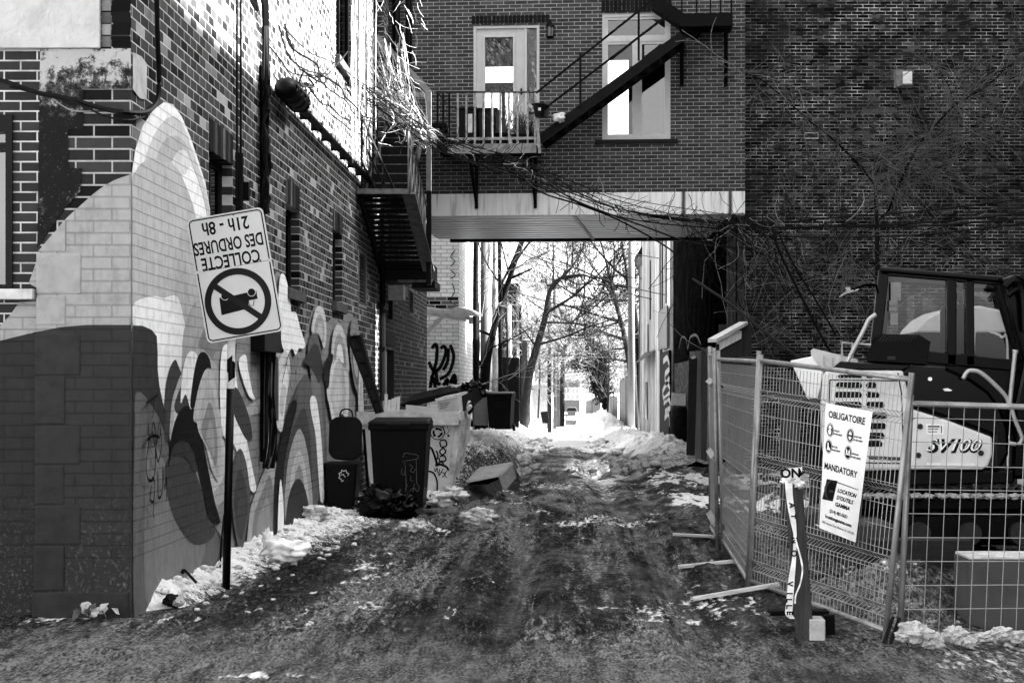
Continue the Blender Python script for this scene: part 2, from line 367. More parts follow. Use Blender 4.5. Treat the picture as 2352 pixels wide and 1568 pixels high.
def ground_mat():
    m, n, b = newmat('muddy_ice', .35); p = pos(n); mp = N(n, 'ShaderNodeMapping'); mp.inputs['Scale'].default_value = (1, .30, 1); n.links.new(p, mp.inputs[0]); q = mp.outputs[0]; m2 = N(n, 'ShaderNodeMapping'); m2.inputs['Scale'].default_value = (1, .16, 1); n.links.new(p, m2.inputs[0])
    f = noise(n, m2.outputs[0], 3.0, 6, .62); g = noise(n, q, 22, 4, .6); h = noise(n, q, 58, 2, .5); e = noise(n, m2.outputs[0], 9, 5, .62)
    wet = attr_(n, 'wet'); pale = attr_(n, 'pale'); rut = attr_(n, 'rut'); tone = attr_(n, 'tone')
    cv = N(n, 'ShaderNodeCombineXYZ'); n.links.new(attr_(n, 'across'), cv.inputs[0]); sy_ = N(n, 'ShaderNodeSeparateXYZ'); n.links.new(p, sy_.inputs[0]); n.links.new(mth(n, 'MULTIPLY', sy_.outputs[1], .045), cv.inputs[1])
    stk = noise(n, cv.outputs[0], 9, 6, .68); tone = mth(n, 'ADD', tone, mth(n, 'MULTIPLY', mth(n, 'MULTIPLY', mth(n, 'SUBTRACT', stk, .5), 3.4), attr_(n, 'road')))
    tn = mth(n, 'ADD', tone, mth(n, 'MULTIPLY', mth(n, 'SUBTRACT', e, .5), 1.5))
    mud = ramp(n, tn, [(.12, .006), (.38, .022), (.58, .055), (.95, .12)])
    mud = mixc(n, ramp(n, g, [(.40, .8), (.48, 0)]), mud, .004)
    lt = ramp(n, tn, [(.2, .06), (.8, .26)])
    mud = mixc(n, ramp(n, g, [(.555, 0), (.62, .8)]), mud, lt)
    mud = mixc(n, ramp(n, h, [(.39, .85), (.45, 0)]), mud, .004)
    mud = mixc(n, ramp(n, h, [(.61, 0), (.67, .7)]), mud, lt)
    mud = mixc(n, mth(n, 'MULTIPLY', pale, .75), mud, ramp(n, mth(n, 'ADD', mth(n, 'MULTIPLY', h, .5), mth(n, 'MULTIPLY', e, .5)), [(.38, .012), (.47, .045), (.58, .13)]))
    mud = mixc(n, mth(n, 'MULTIPLY', rut, .8), mud, ramp(n, e, [(.35, .03), (.6, .085)]))
    k = mth(n, 'ADD', attr_(n, 'snow'), mth(n, 'MULTIPLY', mth(n, 'ADD', mth(n, 'MULTIPLY', mth(n, 'SUBTRACT', e, .5), 1.6), mth(n, 'MULTIPLY', mth(n, 'SUBTRACT', g, .5), 1.6))))
    k = ramp(n, k, [(.47, 0), (.66, .92)])
    snow = ramp(n, noise(n, q, 13, 7, .75), [(.3, .16), (.42, .60), (.6, .85)])
    c = mixc(n, k, mud, snow); n.links.new(c, b.inputs['Base Color'])
    wk = ramp(n, mth(n, 'ADD', wet, mth(n, 'MULTIPLY', mth(n, 'SUBTRACT', f, .5), 1.2)), [(.5, 0), (.75, 1)])
    n.links.new(mixc(n, wk, ramp(n, noise(n, q, 2.2, 5), [(.42, .42), (.60, .85)]), .06), b.inputs['Roughness'])
    n.links.new(ramp(n, wk, [(0, .04), (1, .6)]), b.inputs['Specular IOR Level']); bm_ = N(n, 'ShaderNodeBump'); n.links.new(mth(n, 'MULTIPLY', mth(n, 'SUBTRACT', 1.0, wk), .9), bm_.inputs['Strength']); bm_.inputs['Distance'].default_value = .04
    n.links.new(mth(n, 'ADD', mth(n, 'ADD', f, mth(n, 'MULTIPLY', g, .7)), mth(n, 'MULTIPLY', mth(n, 'MULTIPLY', stk, 1.5), attr_(n, 'road'))), bm_.inputs['Height']); n.links.new(bm_.outputs[0], b.inputs['Normal']); return m
GM = ground_mat()
xs = np.concatenate([np.linspace(-400, -12, 20), np.linspace(-11, -5, 16), np.arange(-4.6, -3.3, .1), np.arange(-3.3, 2.8, .028), np.arange(2.8, 5.3, .06), np.linspace(5.4, 12, 30), np.linspace(14, 400, 20)])
ys = np.concatenate([np.linspace(-40, 8, 12), np.arange(8.6, 17, .03), np.arange(17, 24, .05), np.arange(24, 50, .12), np.linspace(50.5, 120, 90), np.linspace(125, 1500, 40)])
def gfar(x, y):
    z = gbase(x, np.minimum(y, 320)); return z
struct(patch('ground', xs, ys, gfar, GM, {'snow': snowmask, 'wet': wetmask, 'pale': palemask, 'rut': rutmask, 'tone': tonemask, 'across': lambda x, y: x - ccx(y) - .1 * np.sin(y * .35), 'road': lambda x, y: sstep(-1.9, -1.3, x) * (1 - sstep(1.1, 1.6, x)) * sstep(11.4, 12.6, y) * (1 - sstep(34, 44, y))}))
def snow_mat(name, dirt, use_attr=True):
    m, n, b = newmat(name); p = pos(n); f = noise(n, p, 7, 9, .72); g = noise(n, p, 30, 6, .75)
    c = ramp(n, f, [(.30, .14), (.42, .60), (.56, .88)])
    c = mixc(n, ramp(n, mth(n, 'ADD', mth(n, 'MULTIPLY', noise(n, p, 3, 8, .7), .5), mth(n, 'MULTIPLY', g, .5)), [(.60 - dirt, 0), (.66 - dirt, .85)]), c, .03)
    if use_attr: c = mixc(n, ramp(n, mth(n, 'ADD', attr_(n, 'snow'), mth(n, 'MULTIPLY', mth(n, 'SUBTRACT', mth(n, 'ADD', mth(n, 'MULTIPLY', g, .6), mth(n, 'MULTIPLY', f, .4)), .5), 2.6)), [(.40, 0), (.60, 1)]), .028, c)
    n.links.new(c, b.inputs['Base Color']); b.inputs['Roughness'].default_value = .75
    bump(n, b, mth(n, 'ADD', f, mth(n, 'MULTIPLY', g, .5)), .9, .06); return m
SN = snow_mat('packed_snow', .0); SD = snow_mat('dirty_snow', .10, False); SC = snow_mat('snow_chunk', .02, False)
def bank(name, xs, ys, hf, m, clean):
    def zf(x, y):
        h = hf(x, y); l = fbm(x * 2.6, y * 1.9, 7, 41, .66); l2 = np.abs(fbm(x * 5, y * 4, 4, 44, .6) - .5) * 2
        return gbase(x, y) + np.where(h > 0, h * (.35 + 1.3 * l) + .14 * l2 * np.minimum(h * 6, 1) * .6, 0) - .05
    return struct(patch(name, xs, ys, zf, m, clean))
# snow along the foot of the painted wall, widening towards the bins
def h1(x, y):
    w = np.interp(y, [13.1, 13.5, 15.2, 18, 21.5, 26], [.12, .32, .62, .75, 1.25, 1.5]) + .25 * (fbm(x * 0 + .5, y * 1.6, 4, 51) - .5)
    t = (x + 3.215) / w
    return np.where((y > 13.0) & (y < 26.5), .17 * np.clip(1 - t, -.05, 1) ** 1 * np.clip((y - 13.0) * 2, 0, 1) * (t < 1), 0) + np.where((t >= 1) | (y <= 13.0), -.1, 0)
bank('snow_bank_wall', np.arange(-3.2, -1.2, .03), np.arange(12.9, 26.6, .05), h1, SN, lambda x, y: np.clip(.86 - .85 * (x + 3.2) / np.interp(y, [13, 15.2, 18, 21.5, 26], [.5, .8, 1.0, 1.7, 1.9]), 0, 1))
def h2(x, y):
    c = np.interp(y, [25, 30, 40, 60, 150], [-2.2, -1.75, -2.0, -2.3, -2.4]); w = np.interp(y, [25, 30, 60, 150], [.75, 1.0, 1.05, .9])
    A = np.interp(y, [24.5, 26, 29, 33, 40, 55, 150], [.1, .35, .6, .7, .6, .5, .5])
    return A * np.clip(1 - ((x - c) / w) ** 2, -.12, 1)
ysB = np.concatenate([np.arange(24.6, 60, .11), np.arange(60, 180, .6)])
bank('snow_bank_bins', np.arange(-3.3, -.5, .05), ysB, h2, SN, lambda x, y: np.clip(.92 - .55 * (x + 2.0) - .35 * (1 - sstep(27, 34, y)), 0, 1))
def h3(x, y):
    c = np.interp(y, [34, 42, 60, 90, 200], [2.5, 2.3, 2.35, 2.1, 2.0]); w = np.interp(y, [34, 60, 200], [.8, 1.05, 1.25])
    A = np.interp(y, [34, 38, 60, 80, 95, 110, 200], [.1, .3, .5, .55, .9, .7, .5]) * (.7 + .6 * fbm(x * 0 + 3, y * .16, 3, 61))
    return A * np.clip(1 - ((x - c) / w) ** 2, -.12, 1)
bank('snow_bank_sheds', np.arange(.7, 4.2, .06), np.concatenate([np.arange(34, 60, .13), np.arange(60, 210, .6)]), h3, SN, lambda x, y: np.clip(.55 + sstep(36, 48, y), 0, 1))
# ---------------------------------------------------------------- corner building with the mural (left)
XW, YC = 3.21, 12.84
LW = Plane((-XW, 0, 0), (0, 1, 0), (0, 0, 1), (1, 0, 0)); FR = Plane((-XW, YC, 0), (1, 0, 0), (0, 0, 1), (0, -1, 0))
LEND, LTOP = 40.3, 12.0
bs = brick('alley_wall_brick', 1, .25, .0888, .011, [(0, .03), (.17, .10), (.45, .125), (.72, .15), (.90, .25), (.96, .36)], .46, .4, bmp=.5, patch=(2.6, .60, .75, .24))
bf = brick('corner_pillar_brick', 0, .27, .0888, .013, [(0, .04), (.35, .075), (.7, .11)], .36, .4, off=(.11, 0))
bfl = brick('shopfront_brick', 0, .245, .075, .012, [(0, .085), (.4, .095), (.7, .105)], .42, .2)
bld = thing('corner_building', 'brick corner building with grey mural on its alley wall', 'building', (-XW, YC, 0))
ly = lambda x: F * XW / (CX - x)
def lz(x, y): return LW.px(x, y)[1]
wins = [(15.64, 16.75, 2.80, 3.84), (19.93, 20.97, 2.85, 3.82), (23.95, 24.98, 2.89, 3.88)]
louv = (26.9, 28.0, 2.96, 3.85); door = (30.9, 32.4, .05, 2.45); upw = [(24.3, 26.6, 6.35, 9.2), (28.9, 30.7, 5.7, 9.0)]; louv2 = (35.6, 36.6, 3.2, 3.75)
mb = MB().use(bs); mb.wall(LW, YC, LEND, -.2, LTOP, wins + [louv, door, louv2] + upw, .16)
mb.build('alley_wall', None, bld, keepn=True)
stone = mat('sill_stone', .16, .85, amt=.4, bmp=.4); blackg = mat('window_black', .006, .4)
gdark = glass('dark_glass', .08, .25)
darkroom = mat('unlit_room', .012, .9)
for i, w in enumerate(wins + upw):
    up = i >= 3
    mb = MB().use(mat('window_timber', .05 if not up else .12, .7))
    for a0, a1, b0, b1 in ((w[0], w[0] + .06, w[2], w[3]), (w[1] - .06, w[1], w[2], w[3]), (w[0] + .06, w[1] - .06, w[2], w[2] + .06), (w[0] + .06, w[1] - .06, w[3] - .06, w[3]), ((w[0] + w[1]) / 2 - .02, (w[0] + w[1]) / 2 + .02, w[2] + .06, w[3] - .06)):
        mb.pbox(LW, a0, a1, b0, b1, -.16, -.1)
    f = mb.build('window', None, bld)
    MB().use(darkroom); q = MB().use(gdark); q.poly(LW, [(w[0] + .06, w[2] + .06), (w[1] - .06, w[2] + .06), (w[1] - .06, w[3] - .06), (w[0] + .06, w[3] - .06)], -.13); q.build('pane', None, f)
    s = MB().use(darkroom); s.pbox(LW, w[0] - .05, w[1] + .05, w[2] - .05, w[3] + .05, -.6, -.5); s.build('room_shade_sheet', None, f)  # near-black sheet stands for the unlit room's shade behind the pane
    sl_ = MB().use(stone); sl_.pbox(LW, w[0] - .08, w[1] + .12, w[2] - .13, w[2] - .003, -.1, .07); sl_.build('sill', None, f, bevel=.008)
    if not up:
        l = MB(); k = 9
        for j in range(k):
            v = [.02, .05, .14, .03, .07, .2, .04, .10, .03][(j + i * 2) % 9]; l.use(mat('lintel_brick_%d' % int(v * 100), v, .8))
            a = w[0] + (w[1] - w[0]) * j / k; l.pbox(LW, a + .006, a + (w[1] - w[0]) / k - .006, w[3] + .004, w[3] + .29, -.05, .006)
        l.build('lintel', None, f)
for L in (louv, louv2):
    mb = MB().use(mat('vent_frame', .28, .6))
    for a0, a1, b0, b1 in ((L[0], L[0] + .05, L[2], L[3]), (L[1] - .05, L[1], L[2], L[3]), (L[0] + .05, L[1] - .05, L[3] - .05, L[3]), (L[0] + .05, L[1] - .05, L[2], L[2] + .05)): mb.pbox(LW, a0, a1, b0, b1, -.1, .012)
    k = int((L[3] - L[2]) / .062)
    for j in range(k):
        z = L[2] + .05 + (L[3] - L[2] - .1) * (j + .5) / k; mb.add([LW.pt(L[0] + .05, z - .012, .01), LW.pt(L[1] - .05, z - .012, .01), LW.pt(L[1] - .05, z + .03, -.05), LW.pt(L[0] + .05, z + .03, -.05)], [(0, 1, 2, 3)])
    mb.use(darkroom).pbox(LW, L[0], L[1], L[2], L[3], -.16, -.14)
    mb.build('louver_vent', None, bld)
mb = MB().use(mat('door_brown', .05, .6)); mb.pbox(LW, door[0] + .06, door[1] - .06, door[2], door[3] - .06, -.14, -.1)
mb.use(mat('door_frame_grey', .09, .6))
for a0, a1, b0, b1 in ((door[0], door[0] + .06, door[2], door[3]), (door[1] - .06, door[1], door[2], door[3]), (door[0] + .06, door[1] - .06, door[3] - .06, door[3])): mb.pbox(LW, a0, a1, b0, b1, -.12, .02)
d_ = mb.build('door', None, bld)
mb = MB().use(mat('door_panel', .03, .6))
for a in (door[0] + .15, door[0] + .8): mb.pbox(LW, a, a + .5, .3, 2.1, -.1, -.085)
mb.build('door_panel', None, d_)
mb = MB().use(mat('pale_board', .5, .7)); mb.pbox(LW, 30.5, 30.83, .9, 2.35, .003, .04); mb.build('notice_board', None, bld)
mb = MB().use(mat('door_lintel', .13, .8)); mb.pbox(LW, 30.75, 32.55, 2.46, 2.72, -.02, .03); mb.build('door_lintel', None, bld)
# front face of the corner
fx = lambda x, y: FR.px(x, y)
def frect(x0, y0, x1, y1): a = fx(x0, y1); b = fx(x1, y0); return a[0], b[0], a[1], b[1]
mb = MB().use(bf); a0, _, _, _ = frect(92, 0, 300, 1)
mb.wall(FR, fx(92, 0)[0], 0, -.3, LTOP, [], .1)
mb.build('corner_pillar', None, bld, keepn=True)
mb = MB().use(bfl); wa = frect(-60, 262, 25, 668)
mb.wall(FR, -6, fx(92, 0)[0], -.3, LTOP, [(wa[0], wa[1], wa[2], wa[3])], .16, -.05); mb.build('shopfront_wall', None, bld, keepn=True)
mb = MB().use(blackg)
for q in ((wa[0], wa[1] - .05, wa[3] - .12, wa[3]), (wa[1] - .05, wa[1], wa[2], wa[3]), (wa[0], wa[1] - .05, wa[2], wa[2] + .05), (wa[0], wa[1] - .05, wa[2] + 1.05, wa[2] + 1.10)): mb.pbox(FR, q[0], q[1], q[2], q[3], -.16, -.03)
f = mb.build('shop_window', None, bld)
mb = MB().use(glass('shop_glass', .12, .5)); mb.poly(FR, [(wa[0], wa[2]), (wa[1], wa[2]), (wa[1], wa[3]), (wa[0], wa[3])], -.12); mb.build('pane', None, f)
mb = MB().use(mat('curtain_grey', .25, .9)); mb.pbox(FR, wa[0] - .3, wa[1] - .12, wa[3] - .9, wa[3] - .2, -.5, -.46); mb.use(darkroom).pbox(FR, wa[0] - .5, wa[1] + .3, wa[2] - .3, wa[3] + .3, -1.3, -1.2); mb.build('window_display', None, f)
mb = MB().use(mat('shop_sill', .42, .85, bmp=.5)); q = frect(-80, 664, 80, 688); mb.pbox(FR, q[0], q[1], q[2], q[3], -.05, .06); mb.build('window_sill', None, bld, bevel=.006)
st = mat('stucco', .40, .95, amt=.2, scale=5, bmp=1.)
mb = MB().use(st); q = frect(-400, -700, 232, 112); mb.pbox(FR, q[0], q[1], q[2], q[3], -.1, .035); mb.build('stucco_panel', None, bld, bevel=.006)
mb = MB()
for j in range(26):
    z0 = fx(0, 110)[1] + j * .0888; g = [.012, .02, .03][j % 3]
    mb.use(mat('dark_corner_brick_%d' % int(g * 1000), g, .85)); mb.pbox(FR, fx(257, 0)[0], -.004, z0 + .006, z0 + .083, -.05, .006)
    g = [.2, .3, .16, .26][j % 4]; mb.use(mat('pale_corner_brick_%d' % int(g * 100), g, .9)); mb.pbox(FR, fx(234, 0)[0], fx(255, 0)[0], z0 + .006, z0 + .083, -.05, .006)
mb.build('corner_bricks', None, bld)
def tarmat():
    m, n, b = newmat('black_tar'); p = pos(n); f = noise(n, p, 9, 9, .75); sep = N(n, 'ShaderNodeSeparateXYZ'); n.links.new(p, sep.inputs[0])
    up = ramp(n, mth(n, 'MULTIPLY', mth(n, 'SUBTRACT', sep.outputs[2], 3.55), 1.3), [(0, 0), (.8, .20)])
    c = ramp(n, mth(n, 'ADD', f, up), [(.57, .008), (.64, .06), (.70, .34)])
    c = mixc(n, ramp(n, noise(n, p, 70, 3, .6), [(.68, 0), (.72, .5)]), c, .4)
    n.links.new(c, b.inputs['Base Color']); b.inputs['Roughness'].default_value = .9; bump(n, b, noise(n, p, 40, 6, .7), .9, .02); return m
P = lambda l: [fx(*p) for p in l]
mb = MB().use(tarmat()); mb.poly(FR, P([(93, 113), (258, 113), (258, 112), (301, 112), (301, 205), (192, 205), (192, 297), (157, 297), (157, 385), (189, 388), (185, 440), (150, 478), (86, 572)]), .007); mb.build('tar_patch', None, bld, keepn=True)
mb = MB().use(mat('mortar_smear', .42, .9, amt=.3)); mb.poly(LW, [LW.px(*p) for p in ((302, 120), (322, 130), (335, 148), (334, 230), (318, 226), (302, 205))], .01); mb.build('render_patch', None, bld, keepn=True)
pl = .385
pm = lambda v: painted(v, 0, .27, .0888, (.11, 0), pl)
LG, DG = .33, .092
top = crom([(301.6, 401), (262, 415), (225, 438), (188, 470), (150, 505), (118, 545), (90, 585)])
mb = MB().use(pm(LG)); mb.poly(FR, P(list(top) + [(86, 600), (86, 762), (140, 751), (200, 746), (301.6, 746)]), .009)
mb.use(pm(LG)); mb.poly(FR, P([(78, 605), (62, 650), (80, 660), (82, 690), (40, 693), (20, 722), (-4, 748), (-4, 782), (60, 766), (85, 760), (85, 600)]), -.04)
mb.use(pm(DG)); mb.poly(FR, P([(85, 762), (140, 751), (200, 746), (301.6, 746), (301.6, 1440), (85, 1440)]), .0085)
mb.use(pm(DG * .9)); mb.poly(FR, P([(-90, 800), (-4, 782), (60, 766), (85, 762), (85, 1440), (-90, 1440)]), -.04)
mb.build('painted_front', None, bld, keepn=True)
qd = mat('quoin_dark_paint', DG, .8, amt=.3, bmp=.5); ql = mat('quoin_pale_paint', LG, .8, amt=.2, bmp=.5)
for m_, l in ((qd, [(81, 768, 186, 862), (81, 864, 151, 974), (81, 976, 186, 1066), (81, 1068, 149, 1158), (81, 1160, 186, 1250), (79, 1252, 149, 1356), (74, 1359, 298, 1432)]), (ql, [(84, 582, 188, 676), (84, 679, 153, 747), (84, 490, 150, 580)])):
    for r in l:
        q = frect(*r); mb = MB().use(m_)
        if r == (84, 490, 150, 580): mb.prism([FR.pt(*fx(*p), .005) for p in ((88, 578), (120, 540), (152, 506), (152, 578))], FR.n * .012)
        else: mb.pbox(FR, q[0], min(q[1], -.012), q[2], q[3], -.05, .022 if r[1] > 1200 else .016)
        mb.build('quoin_stone', None, bld, bevel=.012)
# mural on the alley wall
plm = lambda v: painted(v, 1, .25, .0888, (0, 0), pl)
mu = MB(); off = [.004]
def lay(v, pts, smooth=True, k=5):
    off[0] += .0006; mu.use(plm(v)); pp = crom(pts, True, k) if smooth else pts
    ok = [(min(max(x, 300.3), 905), y) for x, y in pp]
    mu.poly(LW, [LW.px(*p) for p in ok], off[0])
    if smooth and .165 < v < .8:      # nested band inside each scallop
        mx = sum(p[0] for p in pp) / len(pp); lo = max(p[1] for p in pp); up_ = min(p[1] for p in pp); my = lo - .32 * (lo - up_)
        for k_, g_ in ((.70, 1.3 if len(mu.v) % 2 else .72), (.40, .85 if len(mu.v) % 3 else 1.35)):
            off[0] += .0006; mu.use(plm(round(min(.88, v * g_), 2))); mu.poly(LW, [LW.px(max(mx + (x - mx) * k_, 300.4), my + (y - my) * k_) for x, y in pp], off[0])
BOT = 1430
lay(.31, [(300.3, 403), (309, 345), (326, 290), (350, 254), (375, 235), (396, 240), (416, 268), (436, 315), (454, 368), (470, 420), (480, 475), (484, 640), (560, 700), (624, 660), (630, 632), (636, 622), (645, 632), (655, 665), (660, 712), (671, 716), (680, 745), (694, 790), (706, 752), (715, 715), (726, 699), (737, 712), (743, 745), (752, 740), (762, 728), (770, 730), (782, 745), (790, 724), (800, 718), (809, 722), (817, 745), (822, 800), (826, 900), (828, 1200), (300.3, BOT)], False)
lay(0.78, [(300.3, 404), (309, 345), (326, 290), (350, 254), (375, 235), (396, 240), (416, 268), (436, 315), (454, 368), (470, 420), (481, 480), (482, 700), (300.3, 760)], False)
lay(.52, [(318, 430), (330, 370), (350, 315), (375, 278), (398, 268), (420, 290), (440, 345), (460, 400), (476, 460), (480, 560), (420, 640), (340, 600)])
lay(.42, [(345, 420), (356, 365), (375, 325), (400, 312), (424, 330), (444, 385), (462, 440), (474, 520), (440, 600), (370, 560)])
lay(.62, [(383, 420), (395, 366), (410, 346), (428, 352), (446, 400), (464, 460), (474, 540), (450, 620), (410, 560)])
lay(0.84, [(410, 470), (424, 400), (438, 385), (456, 430), (472, 500), (474, 600), (440, 640)])
lay(.44, [(300.3, 404), (318, 378), (340, 363), (358, 366), (372, 372), (392, 374), (410, 395), (425, 430), (440, 470), (452, 520), (462, 600), (470, 720), (300.3, 800)], False)
lay(.44, [(300.3, 430), (320, 400), (345, 385), (365, 390), (385, 410), (405, 455), (425, 520), (440, 600), (446, 760), (300.3, 820)], False)
lay(0.80, [(302, 700), (325, 685), (352, 680), (372, 684), (395, 678), (408, 690), (420, 740), (432, 800), (425, 880), (385, 960), (360, 900), (345, 770), (302, 746)])
lay(0.88, [(352, 780), (364, 745), (382, 730), (404, 732), (418, 768), (412, 790), (396, 790), (388, 806), (370, 800)])
lay(.40, [(415, 790), (440, 700), (470, 690), (520, 700), (600, 690), (640, 800), (650, 900), (560, 960), (430, 960)])
lay(.40, [(395, 945), (398, 880), (418, 840), (440, 800), (470, 810), (520, 900), (540, 1100), (430, 1200), (395, 1080)])
lay(.105, [(300.3, 747), (322, 748), (343, 757), (355, 772), (357, 810), (357, 850), (361, 885), (368, 920), (376, 950), (380, 985), (384, 1040), (420, 1090), (470, 1180), (510, 1240), (545, 1300), (520, 1340), (300.3, BOT)], False)
lay(.21, [(310, 900), (360, 960), (400, 1080), (470, 1180), (500, 1250), (470, 1330), (380, 1400), (304, 1420), (304, 1000)])
lay(.13, [(372, 1075), (400, 1040), (430, 1050), (460, 1130), (490, 1220), (440, 1250), (390, 1180)])
lay(.13, [(372, 1010), (374, 900), (383, 850), (396, 826), (404, 840), (412, 866), (400, 890), (390, 940), (383, 1000)])
lay(.43, [(384, 1010), (388, 930), (398, 890), (412, 858), (424, 880), (434, 930), (420, 960), (400, 985)])
lay(.13, [(394, 930), (410, 885), (418, 870), (432, 900), (437, 940), (420, 935), (402, 950)])
lay(.006, [(380, 1068), (386, 1005), (398, 960), (414, 935), (432, 934), (446, 955), (459, 1010), (473, 1080), (487, 1150), (500, 1200), (474, 1192), (462, 1140), (449, 1080), (440, 1040), (424, 1016), (404, 1020), (390, 1040)])
lay(.10, [(384, 1050), (396, 1020), (416, 1012), (434, 1030), (446, 1075), (440, 1085), (424, 1055), (404, 1045)])
lay(0.82, [(408, 925), (412, 860), (421, 820), (433, 806), (446, 816), (449, 850), (441, 900), (432, 940), (420, 905)])
lay(.012, [(430, 930), (438, 860), (448, 818), (461, 808), (474, 822), (479, 856), (468, 862), (458, 880), (449, 915), (440, 935)])
lay(.45, [(437, 960), (447, 900), (460, 858), (472, 845), (484, 860), (494, 920), (504, 1000), (498, 1100), (480, 1080), (462, 1010), (448, 975)])
lay(.42, [(446, 980), (458, 920), (474, 880), (490, 930), (500, 1020), (494, 1090), (474, 1040)])
lay(0.84, [(498, 930), (500, 820), (512, 790), (528, 810), (540, 900), (560, 1010), (574, 1080), (582, 1120), (572, 1128), (556, 1090), (530, 1020), (506, 1000)])
lay(.13, [(522, 900), (536, 890), (552, 920), (566, 960), (573, 1005), (560, 1010), (545, 985), (530, 950)])
lay(.18, [(524, 1140), (530, 1060), (545, 1030), (560, 1070), (568, 1150), (560, 1210), (548, 1260), (536, 1240)])
lay(.40, [(560, 1280), (566, 1180), (580, 1130), (600, 1080), (618, 1040), (632, 1100), (636, 1230), (590, 1270)])
lay(0.87, [(540, 830), (556, 815), (562, 850), (572, 900), (578, 915), (566, 912), (552, 880)])
lay(0.82, [(632, 720), (634, 650), (640, 628), (650, 640), (660, 690), (662, 715), (673, 718), (682, 750), (694, 788), (690, 800), (680, 800), (672, 815), (664, 800), (652, 812), (640, 790)])
lay(.55, [(625, 960), (628, 860), (640, 812), (655, 812), (660, 850), (650, 920), (640, 990)])
lay(.21, [(700, 800), (708, 770), (720, 765), (728, 790), (734, 850), (741, 940), (744, 1060), (742, 1150), (728, 1160), (720, 1060), (714, 950), (706, 860)])
lay(.12, [(690, 830), (702, 808), (714, 790), (726, 800), (735, 850), (726, 880), (716, 860), (704, 842)])
lay(.52, [(708, 760), (716, 715), (727, 702), (738, 716), (743, 760), (738, 800), (726, 770)])
lay(.20, [(632, 1080), (640, 1000), (655, 940), (675, 890), (692, 860), (706, 880), (716, 950), (722, 1050), (724, 1150), (700, 1150), (690, 1050), (675, 980), (660, 1010), (650, 1090), (642, 1200), (636, 1230)])
lay(.05, [(622, 1240), (622, 1120), (632, 1030), (648, 960), (664, 920), (674, 930), (660, 990), (646, 1060), (640, 1150), (636, 1230)])
lay(.38, [(645, 1180), (650, 1080), (662, 1020), (678, 985), (692, 1010), (704, 1080), (710, 1160), (700, 1190), (660, 1230)])
lay(.44, [(660, 1120), (668, 1060), (680, 1040), (690, 1070), (696, 1130), (684, 1170), (670, 1170)])
lay(.10, [(645, 1230), (652, 1150), (664, 1110), (680, 1100), (694, 1130), (702, 1180), (690, 1190), (660, 1225)])
lay(0.84, [(703, 925), (708, 908), (718, 918), (726, 970), (733, 1060), (736, 1140), (728, 1150), (722, 1080), (716, 1000), (708, 960)])
lay(.62, [(742, 900), (748, 860), (757, 810), (768, 790), (781, 800), (790, 840), (794, 900), (790, 960), (776, 950), (765, 984), (756, 970), (748, 930)])
lay(.5, [(752, 830), (756, 770), (766, 745), (778, 752), (788, 790), (794, 850), (780, 850), (766, 826)])
lay(.06, [(733, 870), (738, 830), (752, 812), (757, 820), (750, 850), (745, 890)])
lay(.3, [(795, 800), (798, 745), (806, 728), (813, 738), (819, 790), (822, 880), (812, 900), (802, 860)])
lay(.62, [(815, 960), (817, 850), (822, 830), (826, 900), (828, 1000), (824, 1040)])
lay(0.87, [(626, 1240), (628, 1150), (633, 1100), (639, 1150), (640, 1220), (632, 1245)])
# sprayed tags over the mural
bk = mat('spray_black', .006, .6, bmp=0); mu.use(bk); off[0] += .002
def tagline(pts, w=.024): mu.stroke(LW, [LW.px(*p) for p in crom(pts, False, 4)], w, off[0])
for l in ([(332, 885), (335, 925), (333, 960)], [(318, 925), (330, 918), (345, 908)], [(322, 975), (325, 1010), (318, 1060), (322, 1100), (336, 1095), (340, 1040), (332, 990)], [(330, 1000), (334, 970), (339, 990), (342, 1020), (346, 985), (352, 960), (351, 1000)], [(320, 1010), (335, 1000), (350, 1005)], [(340, 1030), (346, 1060), (354, 1020), (350, 985)], [(330, 1115), (327, 1145), (335, 1150), (338, 1110), (332, 1095)], [(345, 1080), (346, 1140), (355, 1130), (357, 1070), (360, 1120), (366, 1095), (365, 1150)], [(336, 1150), (334, 1175), (336, 1190)]): tagline(l)
for l in ([(644, 840), (652, 815), (657, 850), (662, 815), (668, 860), (672, 820), (676, 850)], [(652, 850), (655, 880), (660, 900)], [(648, 830), (640, 860), (636, 880)], [(664, 890), (666, 940), (668, 965)], [(668, 850), (670, 930), (672, 905)]): tagline(l, .02)
mu.build('mural', None, bld, keepn=True)
# ------------------------------------------------ things fixed to that wall
rub = mat('black_cable', .008, .5, bmp=.1); steelk = mat('black_iron', .014, .55, .3, amt=.6)
def onw(x, y, o=.05): a, b = LW.px(x, y); return LW.pt(a, b, o)
t = thing('cable_riser', 'thick bundle of black cables climbing the mural wall beside the windows', 'cables', onw(596, 480))
mb = MB().use(rub)
for j in range(7):
    dx = rng.uniform(-6, 6); mb.tube([onw(594 + dx * .6 + rng.uniform(-2, 2), y, .05 + rng.uniform(0, .06)) for y in range(490, 150, -34)] + [onw(598 + dx, 60, .06), onw(592 + dx, 10, .08), onw(575 + 2 * dx, -40, .1)], .017, 5)
mb.build('cable_bundle', None, t)
mb = MB().use(steelk); mb.tube([onw(595, 1060, .04), onw(595, 690, .04), onw(596, 150, .03)], .03, 8); mb.build('riser_pipe', None, t)
t = thing('twin_conduit', 'pair of thin black conduits running up beside the first window', 'conduit', onw(541, 480))
for dx in (-4, 5):
    mb = MB().use(rub); mb.tube([onw(541 + dx, 500, .03), onw(541 + dx, -60, .03)], .012, 5); mb.build('conduit', None, t)
mb = MB().use(steelk); mb.tube([onw(541, 500, .04), onw(541, 352, .04)], .035, 8); mb.box(*sum([(c - e, c + e) for c, e in zip(onw(549, 440, .05), (.05, .04, .09))], ())); mb.build('guard_pipe', None, t)
